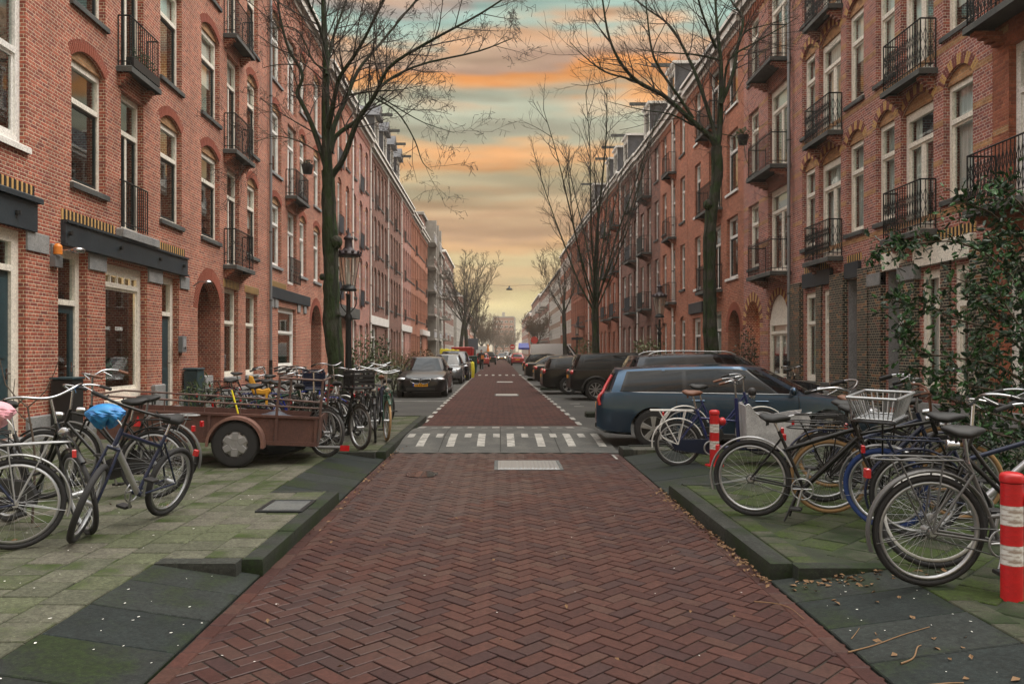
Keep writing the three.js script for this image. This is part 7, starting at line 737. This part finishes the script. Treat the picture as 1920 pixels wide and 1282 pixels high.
shrub('young plant with small leaves below the arched door of the plain orange house', gx(1372, 26), 26, 0.55, 1.0, M.leaf2, 350, 0.1); shrub('wild green weeds by the plinth behind the trailer rail', -6.9, 18.4, 0.5, 0.9, M.leaf2, 400, 0.14, 0.2);
{ const t = thing('sapling', 'thin leafless sapling in front of the teal door at the left edge', 'sapling', [-4.05, SW, -6.9]); mesh('trunk', taper([[0, 0, 0], [0.02, 0.6, 0], [-0.04, 1.0, 0]], 0.012, 0.008, 5), M.twigB, t); each('twig', [taper([[-0.04, 1.0, 0], [-0.22, 1.2, 0.02], [-0.3, 1.7, 0.03]], 0.006, 0.003, 4), taper([[-0.04, 1.0, 0], [0.12, 1.15, 0], [0.26, 1.45, 0.03]], 0.006, 0.003, 4), taper([[0, 0.85, 0], [-0.14, 1.0, 0.03], [-0.15, 1.25, 0]], 0.005, 0.003, 4)], M.twigB, t); }
// ================= STREET FURNITURE =================
function lantern(label, x, d, H, s = 1) { const t = thing('street_lamp', label, 'street lamp', [x, SW, -d]); const gl = 1.02 * s, y = H - gl - 0.35; mesh('post', [lathe([[0, 0], [0.15, 0], [0.15, 0.12], [0.11, 0.16], [0.1, 0.9], [0.12, 0.93], [0.12, 1.0], [0.075, 1.05], [0.062, y - 0.7], [0.085, y - 0.66], [0.085, y - 0.58], [0.05, y - 0.54], [0.045, y - 0.1]], 16)], M.iron, t);
  mesh('bracket', [0, 1, 2, 3].map((i) => { const g = tube([[0.05, y - 0.5, 0], [0.16, y - 0.35, 0], [0.17, y - 0.15, 0], [0.13, y, 0]], 0.012, 5); g.rotateY(i * Math.PI / 2 + 0.4); return g; }).concat([lathe([[0, y - 0.03], [0.19 * s, y - 0.03], [0.2 * s, y], [0.14, y + 0.08], [0.05, y + 0.12]], 18)]), M.iron, t);
  mesh('lamp_glass', lathe([[0.145 * s, y + 0.03], [0.27 * s, y + gl * 0.78]], 6), M.lampGlass ??= phys([0.85, 0.84, 0.8], 0.25, { transmission: 0.9, thickness: 0 }), t); mesh('burner', [cyl(0, y + 0.08, 0, 0.04, 0.3, 10), cyl(0, y + 0.38, 0, 0.025, 0.28, 8)], M.white, t);
  const bars = []; for (let i = 0; i < 6; i++) { const a = i * Math.PI / 3 + Math.PI / 6; bars.push(rod([Math.sin(a) * 0.145 * s, y + 0.02, Math.cos(a) * 0.145 * s], [Math.sin(a) * 0.275 * s, y + gl * 0.78, Math.cos(a) * 0.275 * s], 0.008, 0.008, 5)); } mesh('glazing_bar', bars, M.iron, t).userData.kind = 'stuff';
  const yt = y + gl * 0.78; mesh('crown', [lathe([[0.29 * s, yt], [0.32 * s, yt + 0.02], [0.30 * s, yt + 0.06], [0.16 * s, yt + 0.14], [0.09, yt + 0.2], [0.08, yt + 0.36], [0.11, yt + 0.38], [0.1, yt + 0.42], [0.03, yt + 0.48], [0.015, yt + 0.62], [0, yt + 0.62]], 18), ...Array.from({ length: 12 }, (_, i) => { const g = ball(0, 0, 0, 0.035, 1.2, 1.2, 0.5, 5); g.translate(0, yt + 0.08, 0.31 * s); g.rotateY(i * Math.PI / 6); return g; })], M.purple ??= std([0.03, 0.018, 0.024], 0.5), t); return t; }
lantern('black crowned lantern lamp post between the left tree and the grey saloon', gx(653, 17.6), 17.6, 4.15, 0.92); lantern('black crowned lantern lamp post on the right in front of blue grey balconies', gx(1237, 30), 30, 4.1, 0.92); lantern('distant lantern lamp post with street name plate on the right', gx(1082, 75), 75, 4.4, 0.95);
{ const t = thing('street_sign', 'dark street name plate hung on the distant right lamp post', 'street sign', [gx(1082, 75), 2.75, -74.8]); mesh('plate', box(-0.55, 0.55, 0, 0.22, 0, 0.03), M.beam, t); mesh('bracket', box(-0.04, 0.04, -0.05, 0.27, -0.06, 0), M.iron, t); }
{ const t = thing('suspended_lamp', 'small street lamp hung on a wire across the middle of the street', 'street lamp', [gx(955, 62), 0, -62]); const y = EYE + (CY - 541) * 62 / F; mesh('shade', lathe([[0, y + 0.2], [0.05, y + 0.2], [0.08, y + 0.08], [0.24, y - 0.02], [0.26, y - 0.1], [0, y - 0.1]], 16), M.iron, t); each('wire', [tube([[-8.2 - t.position.x, y + 0.9, 0], [-4, y + 0.42, 0], [0, y + 0.22, 0]], 0.008, 4), tube([[0, y + 0.22, 0], [4, y + 0.42, 0], [8.7 - t.position.x, y + 0.9, 0]], 0.008, 4)], M.iron, t); }
// utility boxes by the doors, wall lights
const onWallL = (name, label, cat, px, out, turn = 0) => { const d = Ld(px); return thing(name, label, cat, [Lx(d) + out, 0, -d], Math.PI / 2 + 0.02); };
{ const t = onWallL('utility_cabinet', 'black rubbish bin cabinet right of the shopfront house second door', 'cabinet', 347, 0.22); mesh('body', bev(-0.24, 0.24, HB, 1.15, -0.17, 0.17, 0.03), M.teal, t); mesh('lid', bev(-0.26, 0.26, 1.152, 1.2, -0.19, 0.19, 0.02), M.teal, t); }
{ const t = onWallL('utility_cabinet', 'pale grey meter cabinet beside the arched doorway on the left', 'cabinet', 367, 0.2); mesh('body', bev(-0.3, 0.3, HB, 0.98, -0.15, 0.15, 0.015), M.stone, t); mesh('door', bev(-0.27, 0.27, 0.2, 0.92, 0.152, 0.162, 0.004), M.plaster, t); }
{ const t = onWallL('utility_cabinet', 'black cabinet in front of the glazed shop door on the left', 'cabinet', 100, 0.24); mesh('body', bev(-0.2, 0.2, HB, 1.12, -0.18, 0.18, 0.02), M.black, t); mesh('lid', bev(-0.22, 0.22, 1.122, 1.16, -0.2, 0.2, 0.01), M.teal, t); }
{ const t = onWallL('intercom', 'grey intercom box on the cream door frame left of the arched doorway', 'intercom', 337, 0.06); mesh('box', bev(-0.14, 0.14, 1.6, 2.0, -0.05, 0.05, 0.01), M.zinc, t); mesh('panel', box(-0.1, 0.1, 1.72, 1.94, 0.052, 0.058), M.plaster, t); mesh('button', [0, 1, 2].map((i) => box(0.02, 0.06, 1.66 + i * 0.03, 1.68 + i * 0.03, 0.053, 0.06)), M.black, t); }
{ const t = onWallL('wall_light', 'orange beacon and chrome lamp arm above the glazed shop door', 'wall light', 97, 0.08); mesh('beacon', [cyl(0, 3.32, 0.02, 0.075, 0.12, 14), ball(0, 3.44, 0.02, 0.075)], BK.orange, t); mesh('back_box', bev(-0.08, 0.16, 3.1, 3.3, -0.08, 0.02), M.zinc, t); mesh('arm', [rod([0.1, 3.4, 0], [0.1, 3.42, 0.22], 0.018), lathe([[0, 3.36], [0.1, 3.36], [0.12, 3.42], [0.08, 3.46], [0, 3.47]], 16).translate(0.14, 0, 0.3)], M.chrome, t); }
{ const t = onWallL('wall_light', 'chrome lamp arm on the impost stone by the arched doorway', 'wall light', 360, 0.06); mesh('arm', [rod([0, 3.32, -0.04], [0, 3.44, 0.12], 0.016), rod([0, 3.44, 0.12], [0, 3.44, 0.3], 0.016)], M.chrome, t); mesh('lamp_head', lathe([[0, 3.38], [0.1, 3.38], [0.11, 3.43], [0.06, 3.48], [0, 3.48]], 16).translate(0, 0, 0.34), M.chrome, t); }
{ const t = onWallL('potted_plant', 'green plant in a grey pot behind the shop window pane', 'plant', 240, -0.7); mesh('pot', lathe([[0, 0.62], [0.14, 0.62], [0.18, 0.95], [0.15, 0.95], [0, 0.9]], 14), M.plaster, t); mesh('foliage', leafBall(0.42, 0.32, 0.3, 200, 0.16, 0, 1.25, 0, 0.4), M.leaf1, t); }
// street works on the left
{ const bag = (label, x, d, y0, w, h, m) => { const g = new THREE.BoxGeometry(w, h, w * 0.9, 10, 10, 10), p = g.attributes.position; for (let i = 0; i < p.count; i++) { const v = new THREE.Vector3().fromBufferAttribute(p, i), n = fbm((v.x / w + 0.5) * 0.9, (v.y / h + v.z / w + 0.8) * 0.4, 6, 17, 3) - 0.5; const k = 1 + 0.18 * n + 0.1 * (1 - (2 * v.y / h) ** 2); p.setXYZ(i, v.x * k, v.y + 0.1 * n * h, v.z * k); } const t = thing('builders_bag', label, 'bag', [x, y0, -d]); mesh('bag', boxUV(fin(toCreasedNormals(g.translate(0, h / 2, 0), 0.6))), m, t); mesh('strap', [-1, 1].map((s) => tube([[s * w * 0.4, h * 0.95, w * 0.3], [s * w * 0.3, h * 1.08, 0], [s * w * 0.4, h * 0.95, -w * 0.3]], 0.02, 5)), m, t); };
  bag('upright yellow builders bag on the road edge before the green container', -1.9, 50, 0, 0.62, 0.95, M.yellow); bag('yellow builders bag on the left, first of the row heaped by the red container', -3.75, 54, 1.3, 0.5, 0.5, M.yellow); bag('yellow builders bag heaped in the middle by the red container', -3.3, 54, 1.3, 0.5, 0.46, M.yellow); bag('yellow builders bag nearest the red container', -2.95, 54, 1.28, 0.45, 0.45, M.yellow);
  const sk = (name, label, x, d, w, h, l, m, flare) => { const t = thing(name, label, 'container', [x, 0, -d]); const y0 = 0.1, Pp = [[-w / 2, y0, l / 2], [w / 2, y0, l / 2], [w / 2, y0, -l / 2], [-w / 2, y0, -l / 2], [-w / 2 - flare, h, l / 2 + flare], [w / 2 + flare, h, l / 2 + flare], [w / 2 + flare, h, -l / 2 - flare], [-w / 2 - flare, h, -l / 2 - flare]]; mesh('shell', quads(Pp, [[0, 1, 5, 4], [1, 2, 6, 5], [2, 3, 7, 6], [3, 0, 4, 7], [0, 3, 2, 1]]), m, t); const r = []; for (let i = 0; i < 4; i++) r.push(rod(Pp[4 + i], Pp[4 + (i + 1) % 4], 0.05, 0.05, 6)); mesh('rim', r, m, t); const ribs = []; for (let i = 0; i <= 5; i++) { ribs.push(rod(V(Pp[0]).lerp(V(Pp[1]), i / 5), V(Pp[4]).lerp(V(Pp[5]), i / 5), 0.035, 0.035, 5), rod(V(Pp[1]).lerp(V(Pp[2]), i / 5), V(Pp[5]).lerp(V(Pp[6]), i / 5), 0.035, 0.035, 5)); } mesh('ribs', ribs, m, t).userData.kind = 'stuff'; return t; };
  sk('waste_container', 'large red open waste container on the left behind the yellow bags', -2.7, 59.5, 1.2, 1.92, 4, M.red, 0.12); sk('waste_container', 'dark green container in front of the walking person on the left', -1.95, 57, 0.5, 1.3, 3, phys([0.012, 0.06, 0.05], 0.5), 0.06); sk('scaffold_base', 'timber crate under the heaped yellow bags', -3.4, 54, 1.2, 1.28, 0.8, mottled([0.2, 0.13, 0.07], [0.26, 0.17, 0.1], 63, 1), 0.02); }
const sign = (label, x, d, y, r, m, face, bar) => { const t = thing('road_sign', label, 'road sign', [x, SW, -d]); mesh('post', cyl(0, 0, 0, 0.035, y, 8), M.zinc, t); if (face === 'disc') { const g = cyl(0, 0, 0, r, 0.03, 24); g.rotateX(Math.PI / 2); mesh('disc', mv(g, 0, y, 0.05), m, t); if (bar) mesh('bar', box(-r * 0.7, r * 0.7, y - r * 0.16, y + r * 0.16, 0.052 + 0.03, 0.09), M.white, t); } else mesh('board', box(-r, r, y - r, y + r * 1.0, 0.04, 0.07), m, t); return t; };
sign('blue grey backed rectangular street sign under the far left trees', gx(886, 88), 88, 2.35, 0.62, M.railPanel, 'board'); sign('round red no entry sign with white bar far down the right side', gx(961, 118), 118, 2.25, 0.38, M.red, 'disc', 1); sign('round red sign showing above the roof of the white van', gx(1002, 94), 94, 2.9, 0.42, M.red, 'disc');
{ const t = thing('parasol', 'folded orange parasol standing far down the left side', 'parasol', [gx(915, 112), SW, -112]); mesh('canopy', lathe([[0, 2.7], [0.06, 2.5], [0.26, 1.3], [0.22, 1.2], [0, 1.25]], 12), BK.orange, t); mesh('pole', cyl(0, 0, 0, 0.03, 1.3, 8), M.zinc, t); }
{ const t = thing('awning', 'small blue awning at a shop far down the right side', 'awning', [gx(982, 130), 0, -130]); mesh('canopy', quads([[-0.8, 3.1, -0.8], [0.8, 3.1, -0.8], [0.9, 2.3, 0.5], [-0.9, 2.3, 0.5], [-0.9, 2.0, 0.5], [0.9, 2.0, 0.5]], [[0, 1, 2, 3], [3, 2, 5, 4]]), BK.royal, t); mesh('pole', [cyl(-0.85, 0, 0.45, 0.03, 2.1, 8), cyl(0.85, 0, 0.45, 0.03, 2.1, 8)], M.zinc, t); }
// ================= PEOPLE =================
const capsule = (p, a, b, ra, rb) => { const ab = [b[0] - a[0], b[1] - a[1], b[2] - a[2]], ap = [p[0] - a[0], p[1] - a[1], p[2] - a[2]], t = clamp((ap[0] * ab[0] + ap[1] * ab[1] + ap[2] * ab[2]) / (ab[0] ** 2 + ab[1] ** 2 + ab[2] ** 2)); return Math.hypot(ap[0] - t * ab[0], ap[1] - t * ab[1], ap[2] - t * ab[2]) - mix(ra, rb, t); };
function blob(bones, k, lo, hi, res) { const mc = new MarchingCubes(res, new THREE.MeshBasicMaterial(), false, false, 60000); const S = Math.max(...[0, 1, 2].map((i) => hi[i] - lo[i])) / 2 * 1.08, C = [0, 1, 2].map((i) => (lo[i] + hi[i]) / 2); mc.isolation = 0; const h = res / 2; for (let z = 0; z < res; z++) for (let y = 0; y < res; y++) for (let x = 0; x < res; x++) { const p = [(x - h) / h * S + C[0], (y - h) / h * S + C[1], (z - h) / h * S + C[2]]; let f = 1e3; for (const [a, b, ra, rb] of bones) { const d = capsule(p, a, b, ra, rb), q = clamp(0.5 + 0.5 * (d - f) / k); f = mix(d, f, q) - k * q * (1 - q); } mc.field[x + y * res + z * res * res] = -f; }
  mc.update(); const n = mc.count; const g = new THREE.BufferGeometry(); g.setAttribute('position', new THREE.BufferAttribute(mc.positionArray.slice(0, n * 3), 3)); g.setAttribute('normal', new THREE.BufferAttribute(mc.normalArray.slice(0, n * 3), 3)); g.scale(S, S, S); g.translate(...C); g.computeVertexNormals(); return boxUV(fin(toCreasedNormals(mergeVertices(g.deleteAttribute('normal')), 1.2))); }
function person(label, x, d, yaw, pose) { const t = thing('person', label, 'person', [x, pose.y ?? 0, -d], yaw), st = pose.stride ?? 0.2, j = { hl: [0.09, 0.92, 0], hr: [-0.09, 0.92, 0], kl: [0.1, 0.5, st * 0.6], kr: [-0.1, 0.49, -st * 0.2], al: [0.1, 0.09, st], ar: [-0.1, 0.1, -st * 0.9], sl: [0.19, 1.42, 0], sr: [-0.19, 1.42, 0], el: [0.27, 1.14, -0.04], er: [-0.27, 1.14, 0.02], wl: pose.wl ?? [0.24, 0.92, 0.1], wr: pose.wr ?? [-0.24, 0.92, 0.1] };
  const hand = (w, s) => [[w, [w[0], w[1] - 0.07, w[2] + 0.04], 0.03, 0.026], ...[0, 1, 2, 3].map((i) => [[w[0], w[1] - 0.07, w[2] + 0.02 + i * 0.018], [w[0] - s * 0.02, w[1] - 0.15 + i * 0.008, w[2] + 0.03 + i * 0.02], 0.010, 0.008]), [[w[0], w[1] - 0.03, w[2] + 0.05], [w[0] - s * 0.02, w[1] - 0.08, w[2] + 0.09], 0.011, 0.009]];
  mesh('body', blob([[[0, 0.95, 0], [0, 1.38, 0], 0.12, 0.13], [j.sl, j.sr, 0.07, 0.07], [[0, 1.42, 0], [0, 1.54, 0.01], 0.055, 0.05], [[0, 1.63, 0.01], [0, 1.69, 0], 0.085, 0.09], [[0, 1.58, 0.05], [0, 1.6, 0.06], 0.045, 0.05], [[0, 1.63, 0.1], [0, 1.66, 0.09], 0.018, 0.012], [[0.088, 1.62, 0], [0.09, 1.66, 0], 0.018, 0.02], [[-0.088, 1.62, 0], [-0.09, 1.66, 0], 0.018, 0.02], [j.hl, j.kl, 0.08, 0.055], [j.kl, j.al, 0.055, 0.04], [j.hr, j.kr, 0.08, 0.055], [j.kr, j.ar, 0.055, 0.04], [j.sl, j.el, 0.05, 0.042], [j.el, j.wl, 0.042, 0.03], [j.sr, j.er, 0.05, 0.042], [j.er, j.wr, 0.042, 0.03], ...hand(j.wl, 1), ...hand(j.wr, -1)], 0.03, [-0.4, 0, -0.4], [0.4, 1.8, 0.4], 96), M.skin ??= std([0.42, 0.26, 0.19], 0.6), t);
  mesh('jacket', blob([[[0, 0.9, 0], [0, 1.36, 0], 0.165, 0.165], [j.sl, j.sr, 0.095, 0.095], [[0, 1.4, -0.01], [0, 1.49, 0], 0.08, 0.075], [j.sl, j.el, 0.08, 0.066], [j.el, j.wl, 0.066, 0.05], [j.sr, j.er, 0.08, 0.066], [j.er, j.wr, 0.066, 0.05]], 0.05, [-0.4, 0.65, -0.4], [0.4, 1.65, 0.4], 52), pose.jacket, t); mesh('trousers', blob([[j.hl, j.hr, 0.125, 0.125], [j.hl, j.kl, 0.11, 0.085], [j.kl, j.al, 0.085, 0.07], [j.hr, j.kr, 0.11, 0.085], [j.kr, j.ar, 0.085, 0.07]], 0.03, [-0.4, 0, -0.4], [0.4, 1.1, 0.4], 52), pose.trousers, t);
  each('shoe', [[j.al], [j.ar]].map(([a]) => blob([[[a[0], a[1] - 0.05, a[2] - 0.03], [a[0], a[1] - 0.05, a[2] + 0.15], 0.045, 0.04]], 0.01, [a[0] - 0.1, 0, a[2] - 0.1], [a[0] + 0.1, 0.2, a[2] + 0.2], 24)), pose.shoes, t); mesh('hair', blob([[[0, 1.68, -0.02], [0, 1.72, 0], 0.1, 0.09]], 0.02, [-0.15, 1.55, -0.15], [0.15, 1.85, 0.15], 24), M.black, t); mesh('eyes', [-1, 1].map((s) => ball(s * 0.032, 1.655, 0.088, 0.011)), M.black, t); return t; }
person('person in dark coat and trousers walking towards the camera with red folder', -1.56, 70, 0, { wl: [0.1, 1.12, 0.24], jacket: std([0.012, 0.012, 0.014], 0.8), trousers: std([0.014, 0.014, 0.018], 0.8), shoes: M.plaster, stride: 0.22, y: 0.02 });
{ const t = thing('folder', 'red folder carried in the walking person hand', 'folder', [-1.46, 1.0, -69.7]); mesh('cover', bev(-0.13, 0.13, 0, 0.32, -0.01, 0.01), BK.orange, t); mesh('pages', box(-0.12, 0.12, 0.01, 0.31, -0.006, 0.008), M.white, t); }
person('person in dark jacket standing by the front of the white van', 7.6, 85.5, 1.2, { jacket: std([0.014, 0.016, 0.025], 0.8), trousers: std([0.016, 0.016, 0.02], 0.8), shoes: M.black, stride: 0.05 });
// ================= LITTER =================
{ seed = 9900; const lf = thing('fallen_leaves', 'brown fallen leaves scattered along the right kerb', 'leaves', [0, 0, 0]); lf.userData.kind = 'stuff'; const lg = [], M2 = new THREE.Matrix4(), e = new THREE.Euler(); const leaf = (x, y, d, s) => { const g = leafGeo(s, s * 0.6); g.applyMatrix4(M2.makeRotationFromEuler(e.set(-Math.PI / 2 + rr(-0.5, 0.5), rr(-0.4, 0.4), rr(0, 6.28)))); g.translate(x, y + 0.012, -d); lg.push(g); };
  for (let i = 0; i < 240; i++) { const d = rr(5.4, 9.2); leaf(1.86 - Math.abs(rr(0, 0.10) * rnd()), 0.01, d, rr(0.025, 0.05)); } for (let i = 0; i < 80; i++) leaf(...((x) => [x, 0.004 + Math.min(0.108, (x - 1.89) * 0.135)])(rr(1.95, 3.0)), 5.42 - Math.abs(rr(0, 0.25) * rnd()), rr(0.03, 0.06)); for (let i = 0; i < 18; i++) { const x = rr(2.0, 2.6); leaf(x, 0.004 + (x - 1.89) * 0.135, rr(3.6, 5.2), rr(0.03, 0.06)); } mesh('leaves', lg, M.leaf4, lf).userData.kind = 'stuff';
  const l2 = thing('fallen_leaves', 'a few brown fallen leaves along the left kerb by the hatch', 'leaves', [0, 0, 0]); l2.userData.kind = 'stuff'; lg.length = 0; for (let i = 0; i < 70; i++) leaf(RL + rr(0, 0.12), 0.01, rr(6.8, 14), rr(0.03, 0.06)); for (let i = 0; i < 26; i++) leaf(rr(-1.5, 1.7), 0.008, rr(4, 11), rr(0.02, 0.05)); for (let i = 0; i < 22; i++) leaf(rr(-5, -2.5), SW + 0.004, rr(4, 9), rr(0.03, 0.06)); mesh('leaves', lg, M.leaf4, l2).userData.kind = 'stuff';
  const pt = thing('litter', 'small pale petals and specks scattered over the road and pavements', 'litter', [0, 0, 0]); pt.userData.kind = 'stuff'; const pg = []; const speck = (x, y, d, s) => { const g = ball(0, 0, 0, s, 1 + rnd(), 0.15, 0.6 + 0.4 * rnd(), 4); g.rotateY(rr(0, 6)); g.translate(x, y + 0.006, -d); pg.push(g); }; for (let i = 0; i < 46; i++) speck(rr(-1.6, 1.8), 0.0, rr(3.6, 11), rr(0.002, 0.006)); for (let i = 0; i < 22; i++) { const x = rr(-2.4, -1.72); speck(x, 0.012 + (-1.71 - x) * 0.148, rr(3.4, 5.5), rr(0.003, 0.008)); } for (let i = 0; i < 22; i++) { const x = rr(1.95, 2.65); speck(x, 0.012 + (x - 1.89) * 0.135, rr(3.6, 5.4), rr(0.002, 0.006)); } for (let i = 0; i < 50; i++) speck(rr(-5, -2.45), SW + 0.003, rr(4, 9), rr(0.003, 0.008)); mesh('specks', pg, M.white, pt).userData.kind = 'stuff';
  const twig = (label, pts, r) => { const t = thing('fallen_twig', label, 'twig', [0, 0, 0]); mesh('twig', taper(pts.map(([px, py]) => { const d = gd(py, 0.05), x = gx(px, d); return [x + rr(-0.006, 0.006), x > 1.9 ? 0.016 + (x - 1.89) * 0.135 : 0.014, -d]; }), r * 0.75, r * 0.35, 6, 0.5), M.leaf4, t); };
  twig('long brown twig lying on the dark slabs at the lower right', [[1592, 1210], [1640, 1203], [1690, 1193], [1745, 1186]], 0.006); twig('curved brown twig below the long one at the lower right', [[1690, 1238], [1712, 1232], [1724, 1215], [1728, 1213]], 0.007); twig('short pale twig near the road edge at the lower right', [[1595, 1188], [1606, 1180], [1614, 1173]], 0.004); twig('dark thin twig across the brick edge on the right', [[1415, 1117], [1450, 1120], [1480, 1127], [1510, 1150]], 0.005); twig('orange brown twig at the bottom right corner of the picture', [[1735, 1278], [1780, 1279], [1810, 1282]], 0.008); }
renderer.render(scene, camera);
